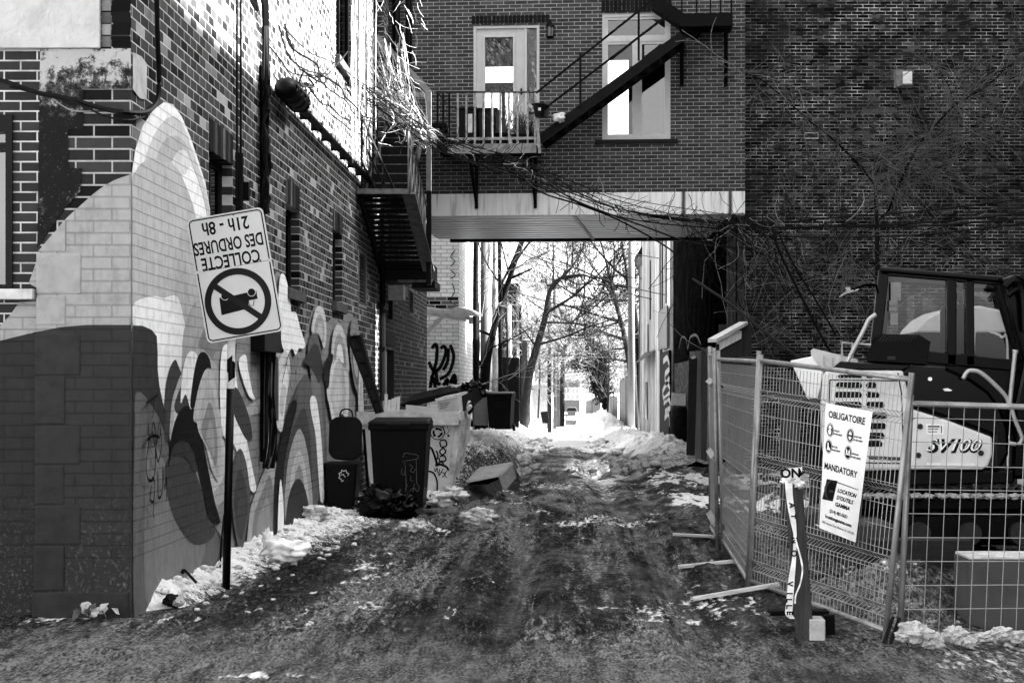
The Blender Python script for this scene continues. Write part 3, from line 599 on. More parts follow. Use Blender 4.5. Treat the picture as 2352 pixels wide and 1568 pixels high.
t = thing('sagging_cable', 'black drop cable looping round the building corner under the tar patch', 'cable', W(200, 235, YC))
mb = MB().use(rub)
pts = [FR.pt(*fx(*p), .06) for p in ((-20, 182), (30, 195), (90, 216), (150, 228), (200, 241), (250, 255), (300, 262))] + [onw(*p, .05) for p in ((318, 258), (335, 248), (346, 232), (350, 205), (350, 160), (347, 90), (345, -20))]
mb.tube(crom(pts, False, 4), .02, 6); mb.tube(crom([p + Vector((0, -.02, -.03 + .03 * math.sin(i))) for i, p in enumerate(pts[1:8])], False, 4), .008, 5); mb.build('cable', None, t)
mb = MB().use(mat('pale_wire', .3, .5)); mb.tube(crom([FR.pt(*fx(*p), .05) for p in ((110, 215), (140, 240), (170, 256), (210, 258), (250, 250))], False, 4), .005, 5); mb.build('thin_wire', None, t)
t = thing('wall_conduit', 'fat black conduit sloping along the mural wall from a cable drum', 'conduit', onw(700, 300))
mb = MB().use(steelk); a = onw(656, 236, .12); b = onw(845, 428, .12); mb.tube([a, b], .045, 8)
for j in range(10): p = a.lerp(b, j / 9); mb.box(p.x - .1, p.x + .04, p.y - .02, p.y + .02, p.z - .05, p.z + .05)
mb.build('pipe', None, t)
mb = MB().use(rub); mb.smooth = True; c = onw(640, 226, .16)
mb.tube([c + Vector((-.02, -.55, .03)), c + Vector((0, -.5, .03)), c + Vector((0, .5, .03)), c + Vector((-.02, .55, .03))], [.06, .115, .115, .06], 14)
for j in range(4): mb.tube([c + Vector((.105 * math.cos(a_) , -.45 + .3 * j, .105 * math.sin(a_) + .03)) for a_ in np.linspace(0, 6.28, 14)], .03, 5)
mb.build('splice_case', None, t)
t = thing('loose_wires', 'tangle of black service wires strung from the riser across the sunlit wall', 'wires', onw(700, 150))
mb = MB().use(rub)
chain = [[(606, 55), (640, 110), (680, 150), (705, 176)], [(606, 60), (625, 130), (655, 165), (705, 172)], [(604, 75), (620, 110), (645, 160), (700, 178)], [(706, 172), (735, 200), (760, 222), (785, 245), (815, 268), (830, 276)], [(704, 176), (730, 205), (758, 230), (785, 258), (800, 275), (828, 278)], [(620, 62), (660, 120), (700, 138), (745, 152), (790, 182), (840, 215), (900, 255)], [(650, 160), (680, 180), (700, 165), (720, 180), (690, 190), (670, 175)], [(648, 168), (660, 195), (680, 200), (676, 180)], [(820, 275), (832, 300), (834, 350), (838, 400)], [(814, 270), (812, 330), (812, 395)], [(700, 140), (690, 160), (712, 175), (740, 150), (770, 120)]]
for c_ in chain: mb.tube(crom([onw(x + rng.uniform(-2, 2), y + rng.uniform(-2, 2), .12 + rng.uniform(0, .15)) for x, y in c_], False, 4), rng.choice([.007, .009, .012]), 5)
mb.build('wire_strands', None, t)
# electric boxes on the mural
t = thing('meter_cabinet', 'black and grey electric boxes with hanging pipes on the mural', 'electric box', onw(600, 900))
mb = MB().use(blackg); a = LW.px(572, 806); b = LW.px(612, 735); mb.pbox(LW, a[0], b[0], a[1], b[1], .004, .16); mb.build('breaker_box', None, t, bevel=.01)
mb = MB().use(mat('grey_panel', .32, .6)); a = LW.px(612, 967); b = LW.px(626, 822); mb.pbox(LW, a[0], b[0], a[1], b[1], .03, .07); mb.build('backing_board', None, t)
mb = MB().use(mat('mid_panel', .12, .5)); a = LW.px(606, 967); b = LW.px(615, 820); mb.pbox(LW, a[0], b[0], a[1], b[1], .075, .11); mb.build('cover_plate', None, t)
mb = MB().use(mat('pipe_grey', .22, .45, .3))
for x, y0, y1, r in ((590, 806, 1030, .018), (596, 806, 985, .014), (601, 806, 1010, .02), (604, 960, 1050, .015)): mb.tube([onw(x, y0, .1), onw(x, (y0 + y1) / 2, .09), onw(x + rng.uniform(-4, 6), y1, .08)], r, 6)
mb.build('pipes', None, t)
mb = MB().use(rub)
for j in range(7): mb.tube(crom([onw(588 + j * 3, 806, .12), onw(586 + j * 3 + rng.uniform(-5, 5), 900, .1), onw(590 + j * 3 + rng.uniform(-8, 8), 1000, .12), onw(588 + j * 2 + rng.uniform(-10, 10), 1075, .1)], False, 4), .014, 5)
mb.build('hanging_cables', None, t)
t = thing('drain_pipe', 'black drain pipe on the brick wall past the louvered vent', 'pipe', onw(868, 700))
mb = MB().use(steelk); mb.tube([onw(868, 920, .08), onw(868, 480, .08)], .05, 8); mb.build('pipe', None, t)
for y in (600, 700, 800): p = onw(868, y, .05); mb = MB().use(steelk); mb.box(p.x - .05, p.x + .08, p.y - .07, p.y + .07, p.z - .025, p.z + .025); mb.build('bracket', None, t)
t = thing('wall_lamp_box', 'pale metal lamp housing fixed over the side door', 'lamp', onw(905, 680))
mb = MB().use(mat('lamp_white', .55, .5)); a = LW.px(893, 690); b = LW.px(926, 676); mb.pbox(LW, 31.4, 31.85, a[1], b[1], .003, .28); mb.build('housing', None, t, bevel=.01)
mb = MB().use(steelk); mb.pbox(LW, 31.5, 31.7, a[1] - .35, a[1] - .005, .003, .08); mb.build('junction_box', None, t)
mb = MB().use(bs); mb.wall(Plane((-XW, LEND, 0), (-1, 0, 0), (0, 0, 1), (0, 1, 0)), 0, 8, -.5, LTOP, [], .1); mb.use(bs)
mb.box(-13, -XW - .01, YC + 1.4, LEND - .02, LTOP - .3, LTOP); mb.build('roof', None, bld)
# ---------------------------------------------------------------- passage building spanning the alley
FA = Plane((-3.2, 31.6, 0), (6.46, -.55, 0), (0, 0, 1), (0, -1, 0))
fa = lambda x, y: FA.px(x, y)
def far_(x0, y0, x1, y1): a = fa(x0, y1); b = fa(x1, y0); return a[0], b[0], a[1], b[1]
brg = thing('passage_building', 'brick building bridging the alley with a balcony door and casement window', 'building', tuple(FA.pt(0, 0)))
bfa = brick('passage_brick', 0, .213, .067, .009, [(0, .11), (.3, .125), (.6, .14), (.85, .16)], .40, .25, off=(.05, .02), bmp=.4)
W_ = fa(1711, 300)[0]; TOPB = 11.5; ZB = fa(1300, 443)[1]; ZF = fa(1300, 494)[1]; DEP = 5.3
dr = far_(1087, 57, 1239, 338); wn = far_(1383, 30, 1540, 321)
mb = MB().use(bfa); mb.wall(FA, 0, W_, ZB, TOPB, [(dr[0], dr[1], dr[2], dr[3]), (wn[0], wn[1], wn[2], wn[3])], .14); mb.build('front_wall', None, brg, keepn=True)
iw = mat('interior_plaster', .16, .9)
mb = MB().use(iw)
hb = [(fa(1300, 0)[0] + x0 - .45, fa(1300, 0)[0] + x1 - .45, z0, z1) for x0, x1, z0, z1 in ((-1.75, -1.05, 8.15, 8.5), (-1.75, -1.42, 7.0, 7.95), (-1.3, -1.05, 7.0, 7.95), (.86, 1.32, 6.9, 8.6))]
mb.wall(FA, .3, W_ - .3, ZB, TOPB, hb, .1, -DEP)
mb.pbox(FA, .02, .3, ZB, TOPB, -DEP, -.02); mb.pbox(FA, W_ - .3, W_ - .02, ZB, TOPB, -DEP, -.02)
mb.pbox(FA, .3, W_ - .3, 5.6, 5.75, -DEP + .01, -.15); mb.pbox(FA, .3, W_ - .3, 9.6, 9.75, -DEP + .01, -.15); mb.build('inner_walls', None, brg, keepn=True)
fm = mat('fascia_metal', .50, .5, .0, amt=.15, scale=1.5, bmp=.1)
def fascia():
    m, n, b = newmat('rain_streaked_fascia'); p = pos(n); mp = N(n, 'ShaderNodeMapping'); mp.inputs['Scale'].default_value = (9, 9, .7); n.links.new(p, mp.inputs[0])
    f = noise(n, mp.outputs[0], 1.6, 7, .65); g = noise(n, p, 3, 5)
    c = ramp(n, f, [(.3, .35), (.45, .76), (.6, .85)]); sep = N(n, 'ShaderNodeSeparateXYZ'); n.links.new(p, sep.inputs[0])
    r = None
    for x, w in ((2.12, .055), (2.95, .05)):
        d = mth(n, 'ABSOLUTE', mth(n, 'SUBTRACT', mth(n, 'ADD', sep.outputs[0], mth(n, 'MULTIPLY', g, .06)), x + .03)); k = ramp(n, mth(n, 'DIVIDE', d, w), [(.3, .95), (1, 0)]); r = k if r is None else mth(n, 'MAXIMUM', r, k)
    c = mixc(n, r, c, .02); n.links.new(c, b.inputs['Base Color']); b.inputs['Roughness'].default_value = .5; return m
mb = MB().use(fascia()); mb.pbox(FA, .6, W_, ZF, ZB - .003, -.25, .02); mb.build('fascia', None, brg)
mb = MB().use(mat('corrugated_soffit', .75, .38, .55, amt=.15, scale=2)); k = 38
vs = []; pf = [0.]
for i in range(11):
    n0 = -DEP * i / 11; pf_ = [(n0, 0), (n0 - .24, 0), (n0 - .26, .07), (n0 - .46, .07)]; vs += [FA.pt(a_, ZF + .02 + z, n_) for n_, z in pf_ for a_ in (.1, W_)]
kk = len(vs) // 2; mb.add(vs, [(2 * i, 2 * i + 1, 2 * i + 3, 2 * i + 2) for i in range(kk - 1)])
mb.use(mat('soffit_joint', .4, .5)); j = FA.px(1316, 494)[0]; mb.pbox(FA, j - .03, j + .03, ZF, ZF + .018, -DEP, -.02)
mb.build('soffit', None, brg, keepn=True)
mb = MB().use(mat('roof_tar', .03, .9)); mb.pbox(FA, 0, W_, TOPB, TOPB + .15, -DEP - .05, .05); mb.build('roof', None, brg)
mb = MB().use(steelk); mb.pbox(FA, .3, W_, ZF - .02, ZF + .3, -DEP - .2, -DEP - .02); mb.build('rear_beam', None, brg)
# lintels, sill
for nm, q in (('door_lintel', far_(1083, 34, 1262, 56)), ('window_lintel', far_(1381, -2, 1543, 29))):
    mb = MB(); k = int((q[1] - q[0]) / .072)
    for i in range(k):
        v = .035 + .03 * rng.random(); mb.use(mat('soldier_brick_%d' % int(v * 200), v, .85)); a = q[0] + (q[1] - q[0]) * i / k; mb.pbox(FA, a + .004, a + (q[1] - q[0]) / k - .005, q[2] + .003, q[3] - .003, -.05, .006)
    mb.build(nm, None, brg)
mb = MB().use(mat('window_sill_dark', .07, .8)); q = far_(1367, 320, 1557, 329); mb.pbox(FA, q[0], q[1], q[2] - .02, q[3] - .004, -.1, .07); mb.build('window_sill', None, brg, bevel=.006)
fw = mat('painted_frame', .5, .45, amt=.1, bmp=.05); gl = glass('pane_glass', .05, .85)
def framed(mb, q, w, n0, n1):
    mb.pbox(FA, q[0], q[0] + w, q[2], q[3], n0, n1); mb.pbox(FA, q[1] - w, q[1], q[2], q[3], n0, n1)
    mb.pbox(FA, q[0] + w, q[1] - w, q[3] - w, q[3], n0, n1); mb.pbox(FA, q[0] + w, q[1] - w, q[2], q[2] + w, n0, n1)
# door
mb = MB().use(fw); framed(mb, dr, .05, -.14, -.02); lf = far_(1093, 64, 1204, 338); sd = far_(1207, 60, 1233, 338); mb.pbox(FA, lf[1] + .005, sd[0] + .02, dr[2] + .05, dr[3] - .05, -.14, -.03); mb.build('door_frame', None, brg)
gq = far_(1113, 84, 1178, 296)
mb = MB().use(mat('door_leaf', .46, .4, amt=.1, bmp=.05)); mb.pbox(FA, lf[0], gq[0], lf[2], lf[3], -.12, -.06); mb.pbox(FA, gq[1], lf[1], lf[2], lf[3], -.12, -.06); mb.pbox(FA, gq[0], gq[1], gq[3], lf[3], -.12, -.06); mb.pbox(FA, gq[0], gq[1], lf[2], gq[2], -.12, -.06)
d_ = mb.build('door', None, brg); mb = MB().use(fw); framed(mb, (gq[0] - .03, gq[1] + .03, gq[2] - .03, gq[3] + .03), .03, -.06, -.035); mb.build('glazing_bead', None, d_)
mb = MB().use(gl); mb.poly(FA, [(gq[0], gq[2]), (gq[1], gq[2]), (gq[1], gq[3]), (gq[0], gq[3])], -.09); mb.build('pane', None, d_)
mb = MB().use(steelk); mb.pbox(FA, lf[1] - .07, lf[1] - .04, lf[2] + .95, lf[2] + 1.05, -.06, 0); mb.build('handle', None, d_)
mb = MB().use(glass('side_glass', .08, .5)); mb.poly(FA, [(sd[0] + .02, sd[2]), (sd[1], sd[2]), (sd[1], sd[3]), (sd[0] + .02, sd[3])], -.09); mb.build('sidelight', None, brg)
# window
mb = MB().use(fw); framed(mb, wn, .05, -.13, -.02); tq = far_(1383, 30, 1540, 92); mb.pbox(FA, wn[0] + .05, wn[1] - .05, tq[2] - .03, tq[2] + .03, -.13, -.03); c0 = fa(1463, 200)[0]; mb.pbox(FA, c0 - .035, c0 + .035, wn[2] + .05, tq[2] - .03, -.13, -.03)
w_ = mb.build('window', None, brg)
for q, g in (((wn[0] + .05, c0 - .035, wn[2] + .05, tq[2] - .03), gl), ((c0 + .035, wn[1] - .05, wn[2] + .05, tq[2] - .03), glass('bright_pane', .10, .6)), ((wn[0] + .05, wn[1] - .05, tq[2] + .03, wn[3] - .05), glass('mid_pane', .085, .6))):
    mb = MB().use(fw); framed(mb, q, .05, -.11, -.045); s_ = mb.build('sash', None, w_)
    mb = MB().use(g); mb.poly(FA, [(q[0] + .05, q[2] + .05), (q[1] - .05, q[2] + .05), (q[1] - .05, q[3] - .05), (q[0] + .05, q[3] - .05)], -.08); mb.build('pane', None, w_)
# lantern
t = thing('wall_lantern', 'small black carriage lantern beside the balcony door', 'lantern', tuple(FA.pt(*fa(1265, 75), 0)))
lc = FA.pt(*fa(1265, 76), .13); ik = mat('lantern_iron', .02, .5, .5)
mb = MB().use(ik); mb.lathe(lc, [(.05, -.13), (.07, -.11), (.07, -.09)], 8); mb.lathe(lc, [(.085, .08), (.06, .13), (.03, .17), (.012, .22)], 8)
for a in range(6): mb.bar(lc + Vector((.06 * math.cos(a), .06 * math.sin(a), -.1)), lc + Vector((.075 * math.cos(a), .075 * math.sin(a), .09)), .012)
mb.bar(lc + Vector((0, 0, .12)), lc + Vector((0, .13, .05)), .02); mb.build('lantern_body', None, t)
mb = MB().use(mat('lantern_glass', .3, .2)); mb.lathe(lc, [(.045, -.09), (.06, .08)], 8); mb.build('glass', None, t)
# ------------------------------------------------ balcony and fire stair
iron = mat('rusty_iron', .022, .65, .2, amt=.8, scale=14, bmp=.4); pale = mat('peeling_white_iron', .34, .7, amt=.6, scale=18, bmp=.4, stain=.7)
bal = thing('fire_escape', 'iron balcony with white rails and dark stair climbing to a platform', 'fire escape', tuple(FA.pt(fa(1120, 0)[0], 5.9)))
BN = 1.05
BP = Plane(FA.pt(0, 0, BN), FA.u, (0, 0, 1), FA.n); bp = lambda x, y: BP.px(x, y)
a0, zf = bp(1028, 342); a1, _ = bp(1232, 342); zt = bp(1100, 214)[1]; al = bp(1003, 300)[0]
mb = MB().use(iron); mb.pbox(FA, al, a1, zf + .0, zf + .05, .02, BN - .02)
for n_ in (.3, .6): mb.pbox(FA, al, a1, zf - .05, zf - .002, n_, n_ + .05)
mb.build('floor', None, bal)
mb = MB().use(mat('edge_angle_white', .30, .7, amt=.5, stain=.5)); mb.pbox(FA, a0, a1, zf - .09, zf + .08, BN - .015, BN + .01); mb.build('edge_angle', None, bal)
mb = MB().use(pale); mb.pbox(FA, a0, a1, bp(1100, 322)[1], bp(1100, 316)[1], BN - .01, BN + .015); mb.build('bottom_rail', None, bal)
mb = MB().use(mat('grey_iron', .08, .6, .3, amt=.6)); mb.tube([FA.pt(al, zt + .03, BN), FA.pt(a1, zt, BN)], .018, 6); mb.tube([FA.pt(al, zt + .03, BN), FA.pt(al, zt + .03, .05)], .016, 6); mb.build('top_rail', None, bal)
for i in range(11):
    x = 1032 + i * 19.6 if i < 9 else (1212, 1229)[i - 9]
    if i in (): continue
    a = bp(x, 300)[0]; mb = MB().use(pale if i else iron); mb.pbox(FA, a - .016, a + .016, zf + .05, zt, BN - .012, BN + .012); mb.build('baluster', None, bal)
for x in (1005, 1018):
    a = bp(x, 300)[0]; mb = MB().use(iron); mb.pbox(FA, a - .016, a + .016, zf + .05, zt, BN - .012, BN + .012); mb.build('baluster', None, bal)
mb = MB().use(pale); a = bp(1236, 300)[0]; mb.bar(FA.pt(a - .03, zt - .35, BN + .02), FA.pt(a + .03, zf - .1, BN + .02), .05, .05, tuple(FA.n)); mb.build('corner_post', None, bal)
for x in (1095, 1230):
    a = fa(x, 380)[0]; mb = MB().use(iron); mb.bar(FA.pt(a, zf - .05, BN - .05), FA.pt(a, zf - .85, .04), .05); mb.bar(FA.pt(a, zf - .05, .03), FA.pt(a, zf - .95, .03), .06); mb.build('bracket', None, bal)
# upper platform
UP = Plane(FA.pt(0, 0, .95), FA.u, (0, 0, 1), FA.n); up = lambda x, y: UP.px(x, y)
p0, pz = up(1562, 40); p1, _ = up(1683, 40)
mb = MB().use(iron); mb.pbox(FA, p0, p1, pz - .02, pz + .06, .02, .95); mb.pbox(FA, p0, p1, pz - .16, pz - .021, .9, .95)
for n_ in np.linspace(.1, .85, 7): mb.pbox(FA, p0 + .02, p1 - .02, pz - .1, pz - .021, n_, n_ + .04)
mb.build('platform', None, bal)
for x in (1566, 1667):
    a = fa(x, 100)[0]; q = fa(x, 200)[1]; mb = MB().use(iron); mb.pbox(FA, a - .035, a + .035, q, pz - .02, .01, .06); mb.bar(FA.pt(a, q + .05, .05), FA.pt(a, pz - .1, .85), .05); mb.build('bracket', None, bal)
mb = MB().use(iron)
for x in (1566, 1600, 1632, 1655, 1680): a = up(x, 20)[0]; mb.pbox(FA, a - .014, a + .014, pz + .06, pz + 1., .92, .945)
mb.pbox(FA, p0, p1, pz + 1., pz + 1.04, .91, .955); mb.build('platform_railing', None, bal)
# stair between them
S0 = .12; SP = Plane(FA.pt(0, 0, .9), FA.u, (0, 0, 1), FA.n); sp = lambda x, y: SP.px(x, y)
s0 = sp(1238, 322); s1 = sp(1568, 82); dv = Vector((s1[0] - s0[0], s1[1] - s0[1]))
for n_ in (.88, .2):
    mb = MB().use(mat('flaking_black', .03, .6, .1, amt=.9, scale=10, bmp=.6)); mb.bar(FA.pt(*s0, n_), FA.pt(*s1, n_), .05, .165, (0, 0, 1)); mb.build('stringer', None, bal)
for i in range(12):
    k = (i + .5) / 12; a, b = s0[0] + dv.x * k, s0[1] + dv.y * k; mb = MB().use(iron); mb.pbox(FA, a - .11, a + .11, b - .01, b + .02, .225, .855); mb.build('tread', None, bal)
mb = MB().use(iron)
for h in ((1228, 217, 1503, -3), (1240, 258, 1545, 27)): mb.bar(SP.pt(*sp(h[0], h[1]), 0), SP.pt(*sp(h[2], h[3]), 0), .035)
for x, y0, y1 in ((1333, 123, 248), (1467, 22, 140)): mb.bar(SP.pt(*sp(x, y0), 0), SP.pt(*sp(x, y1), 0), .038)
mb.build('handrail', None, bal)
s2 = sp(1500, -10); s3 = sp(1605, 62)
mb = MB().use(iron); mb.bar(FA.pt(*s2, .5), FA.pt(*s3, .5), .06, .22); mb.bar(FA.pt(*s2, .1), FA.pt(*s3, .1), .06, .22); mb.build('upper_stringer', None, bal)
# things standing on the balcony
pb = mat('black_plastic', .006, .35, amt=.5, bmp=.1)
def tub(x0, y0, x1, y1, n0, n1, m_, nm, lab, cat):
    pl_ = Plane(FA.pt(0, 0, n1), FA.u, (0, 0, 1), FA.n); a = pl_.px(x0, y1); b = pl_.px(x1, y0); w = b[0] - a[0]
    t = thing(nm, lab, cat, tuple(FA.pt((a[0] + b[0]) / 2, zf + .05, (n0 + n1) / 2)))
    mb = MB().use(m_); bt = zf + .052; tp = b[1]
    lo = [FA.pt(a[0] + .04, bt, n0 + .03), FA.pt(b[0] - .04, bt, n0 + .03), FA.pt(b[0] - .04, bt, n1 - .03), FA.pt(a[0] + .04, bt, n1 - .03)]; hi = [FA.pt(a[0], tp, n0), FA.pt(b[0], tp, n0), FA.pt(b[0], tp, n1), FA.pt(a[0], tp, n1)]
    mb.add(lo + hi, [(3, 2, 1, 0), (4, 5, 6, 7)] + [(i, (i + 1) % 4, (i + 1) % 4 + 4, i + 4) for i in range(4)]); mb.build('bin_body', None, t, bevel=.015)
    mb = MB().use(m_); mb.pbox(FA, a[0] - .02, b[0] + .02, tp + .002, tp + .05, n0 - .02, n1 + .015); mb.build('lid', None, t, bevel=.012); return t
t = tub(1048, 252, 1092, 318, .15, .85, pb, 'storage_bin', 'black lidded bin with a white label behind the balcony rail', 'bin')
mb = MB().use(mat('label_white', .55, .6)); pl_ = Plane(FA.pt(0, 0, .86), FA.u, (0, 0, 1), FA.n); a = pl_.px(1075, 305); b = pl_.px(1085, 262); mb.pbox(FA, a[0], b[0], a[1], b[1], .862, .868); mb.build('paper_label', None, t)
tub(1096, 254, 1140, 318, .1, .8, pb, 'storage_bin', 'plain black bin standing beside the labelled bin on the balcony', 'bin')
t = thing('dry_plant', 'dried shaggy plant in a basket at the balcony corner', 'plant', tuple(FA.pt(bp(1195, 300)[0], zf + .05, .6)))
mb = MB().use(mat('basket_brown', .05, .9)); mb.lathe(FA.pt(bp(1190, 300)[0], zf + .055, .6), [(.13, 0), (.17, .2), (.18, .24)], 12); mb.build('basket', None, t)
mb = MB().use(mat('dry_stems', .12, .9))
for i in range(60):
    b0 = FA.pt(bp(1190, 300)[0] + rng.uniform(-.1, .1), zf + .25, .6 + rng.uniform(-.1, .1)); a_ = rng.uniform(0, 6.3); l = rng.uniform(.2, .62); mb.tube([b0, b0 + Vector((.1 * math.cos(a_), .1 * math.sin(a_), l * .7)), b0 + Vector((.25 * math.cos(a_), .2 * math.sin(a_), l * rng.uniform(.3, 1)))], .006, 3)
mb.build('stems', None, t)
t = thing('twig_bush', 'bare twiggy potted shrub between the bins and the door', 'plant', tuple(FA.pt(bp(1145, 300)[0], zf + .05, .75)))
mb = MB().use(pb); mb.lathe(FA.pt(bp(1150, 300)[0], zf + .055, .75), [(.1, 0), (.14, .22), (.15, .24)], 12); mb.build('pot', None, t)
mb = MB().use(mat('bare_twig', .16, .9))
for i in range(46):
    b0 = FA.pt(bp(1150, 300)[0], zf + .25, .75); a_ = rng.uniform(0, 6.3); l = rng.uniform(.3, .95); q = [b0, b0 + Vector((.18 * math.cos(a_), .12 * math.sin(a_), l * .6)), b0 + Vector((.5 * math.cos(a_) * rng.random(), .2 * math.sin(a_), l))]; mb.tube(crom(q, False, 3), [.006] * 3 + [.004] * 4, 3)
mb.build('twigs', None, t)
t = thing('hanging_planter', 'black bucket planter with a white tag hung outside the railing', 'planter', tuple(SP.pt(*sp(1247, 262), .1)))
c = SP.pt(*sp(1246, 274), .16); mb = MB().use(pb); mb.lathe(c, [(.11, 0), (.15, .2), (.165, .21), (.165, .24), (.14, .24), (.13, .2)], 16); mb.build('bucket', None, t)
mb = MB().use(mat('label_white', .55, .6)); mb.pbox(FA, *[v for v in (sp(1240, 0)[0], sp(1246, 0)[0])], c.z + .1, c.z + .15, .9 + .16 + .155, .9 + .16 + .16); mb.build('tag', None, t)
t = thing('rag_bundle', 'crumpled white rag caught on the stair stringer', 'rag', tuple(SP.pt(*sp(1282, 272), .05))); MBr = MB().use(mat('rag_white', .55, .9)); MBr.smooth = True; MBr.blob(SP.pt(*sp(1284, 272), .06), (.1, .07, .08), 5, .7); MBr.build('cloth', None, t)
# ------------------------------------------------ side stair against the mural building
t = thing('side_stair', 'dark steel stair hanging on the brick wall below the balcony', 'stair', (-2.8, 28.5, 4.0))
dk = mat('stair_steel', .012, .55, .2, amt=.7); ed = mat('stair_edge', .22, .55, .2, amt=.7)
A = Vector((-2.42, 26.8, 4.70)); B = Vector((-2.36, 30.0, 3.72)); Al = Vector((-3.17, 26.8, 4.70)); Bl = Vector((-3.17, 30.0, 3.72))
mb = MB().use(ed); mb.box(-3.19, -2.4, 26.55, 26.62, 4.66, 4.74); mb.use(dk).box(-3.19, -2.4, 26.62, 27.3, 4.68, 4.73); mb.build('landing', None, t)
for i in range(16):
    p = Al.lerp(Bl, i / 15); mb = MB().use(dk); mb.box(-3.19, -2.42, p.y + .1, p.y + .34, p.z - .03, p.z + .02); mb.build('tread', None, t)
mb = MB().use(ed); mb.bar(A, B, .03, .2, (1, 0, 0)); mb.build('stringer', None, t)
mb = MB().use(dk); mb.bar(Al, Bl, .05, .22, (0, 0, 1)); mb.box(-3.19, -2.42, 27.0, 30.0, 4.9, 4.92, Matrix()) if False else None; mb.build('stringer', None, t)
mb = MB().use(dk); mb.box(-3.19, -2.3, 30.05, 31.2, 3.55, 3.85); mb.box(-2.65, -2.25, 30.0, 31.2, 3.42, 3.55); mb.use(ed).box(-2.9, -2.3, 29.98, 30.04, 3.52, 3.56); mb.build('lower_landing', None, t)
mb = MB().use(ed)
for i in range(9):
    p = A.lerp(B, i / 8); mb.tube([p, p + Vector((0, 0, .95 - .0 * i))], .014, 4)
    if i < 8: q = A.lerp(B, (i + 1) / 8); mb.tube([p + Vector((0, 0, .1)), q + Vector((0, 0, .8))], .007, 3)
mb.tube([A + Vector((0, 0, .95)), B + Vector((0, 0, .95))], .018, 5); mb.build('railing', None, t)
mb = MB().use(steelk)
w0 = Vector((-3.15, 26.7, 4.74))
for p, q in (((-3.12, 26.6, 4.74), (-3.12, 26.6, 5.85)), ((-3.12, 26.6, 5.85), (-2.62, 26.6, 4.74)), ((-2.95, 26.6, 4.74), (-2.95, 26.6, 5.45)), ((-2.78, 26.6, 4.74), (-2.78, 26.6, 5.1)), ((-3.12, 26.6, 5.5), (-2.75, 26.6, 4.74)), ((-3.12, 26.6, 5.15), (-2.9, 26.6, 4.74))): mb.tube([p, q], .018, 5)
mb.build('landing_rail', None, t)
# flight up from the landing towards the facade
A2, B2 = Vector((-2.5, 27.4, 4.74)), Vector((-2.5, 30.6, 6.35))
for i in range(9):
    p = A2.lerp(B2, i / 8); mb = MB().use(dk); mb.box(-3.1, -2.5, p.y, p.y + .24, p.z, p.z + .03); mb.use(ed).box(-3.1, -2.5, p.y - .012, p.y - .002, p.z - .01, p.z + .035); mb.use(dk).box(-3.1, -2.5, p.y + .2, p.y + .23, p.z + .03, p.z + .2); mb.build('tread', None, t)
for x in (-3.12, -2.47): mb = MB().use(dk); mb.bar((x, 27.3, 4.72), (x, 30.7, 6.4), .04, .22); mb.build('stringer', None, t)
mb = MB().use(dk); mb.box(-3.15, -2.1, 30.6, 31.45, 6.3, 6.36); mb.build('upper_landing', None, t)
t = thing('canopy_frame', 'welded angle-iron frame with a sloping arm standing over the side stair', 'frame', (-2.35, 29.6, 3.4))
gi = mat('galvanised_angle', .26, .5, .2, amt=.3)
pt_ = W(985, 211, 29.6); mb = MB().use(gi); mb.bar((pt_.x, 29.6, 5.05), pt_, .085, .085); mb.build('post', None, t)
mb = MB().use(mat('post_dark', .03, .6, .2)); mb.bar((pt_.x, 29.6, 3.45), (pt_.x, 29.6, 5.05), .085, .085); mb.build('post_foot', None, t)
mb = MB().use(gi); mb.bar(W(864, 84, 29.6), pt_ + Vector((0, 0, .0)), .06, .1); mb.build('sloping_arm', None, t)
mb = MB().use(gi); mb.bar(W(858, 214, 29.6), pt_ + Vector((-.05, 0, -.06)), .06, .09); mb.build('cross_arm', None, t)
t = thing('vertical_pipes', 'dark downpipes in the corner between the mural wall and the passage', 'pipe', tuple(FA.pt(.25, 5.5, .1)))
for x, r in ((912, .07), (938, .03), (946, .025)): a = fa(x, 100)[0]; mb = MB().use(rub); mb.tube([FA.pt(a, 5.0 if r > .05 else 6.6, .1), FA.pt(a, 11, .1)], r, 8); mb.build('pipe', None, t)
# ---------------------------------------------------------------- dark brick building on the right
DWd = 31.7
DW = Plane((0, DWd, 0), (1, 0, 0), (0, 0, 1), (0, -1, 0)); dw = lambda x, y: DW.px(x, y)
xr = 2.98
drk = thing('dark_brick_building', 'tall blank dark brick building closing the construction site', 'building', (xr, DWd, 0))
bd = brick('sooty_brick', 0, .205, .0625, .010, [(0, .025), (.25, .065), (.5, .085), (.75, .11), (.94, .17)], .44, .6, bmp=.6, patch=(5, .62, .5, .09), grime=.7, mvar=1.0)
bdy = brick('shade_toned_side_brick', 1, .205, .0625, .010, [(0, .004), (.25, .012), (.5, .02), (.75, .03), (.94, .05)], .07, .6, bmp=.6, grime=.75, mvar=.9, spec=0)  # darker copy of the front brick; shade under the passage put into its tones
x0 = dw(1711, 0)[0]
mb = MB().use(bd); mb.wall(DW, x0, 16, -.6, 12.5, [], .1); mb.add([DW.pt(x0, -.6), DW.pt(x0, 12.5), DW.pt(x0, 12.5, -1.), DW.pt(x0, -.6, -1.)], [(0, 1, 2, 3)]); mb.build('front_wall', None, drk, keepn=True)
RW = Plane((xr, 0, 0), (0, 1, 0), (0, 0, 1), (-1, 0, 0)); REND = 48.0
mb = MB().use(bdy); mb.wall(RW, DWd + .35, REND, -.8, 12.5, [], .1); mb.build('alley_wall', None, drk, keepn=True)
mb = MB().use(bd); P2 = Plane((0, REND, 0), (-1, 0, 0), (0, 0, 1), (0, 1, 0)); mb.wall(P2, -16, -xr, -.8, 12.5, [], .1); mb.build('rear_wall', None, drk, keepn=True)
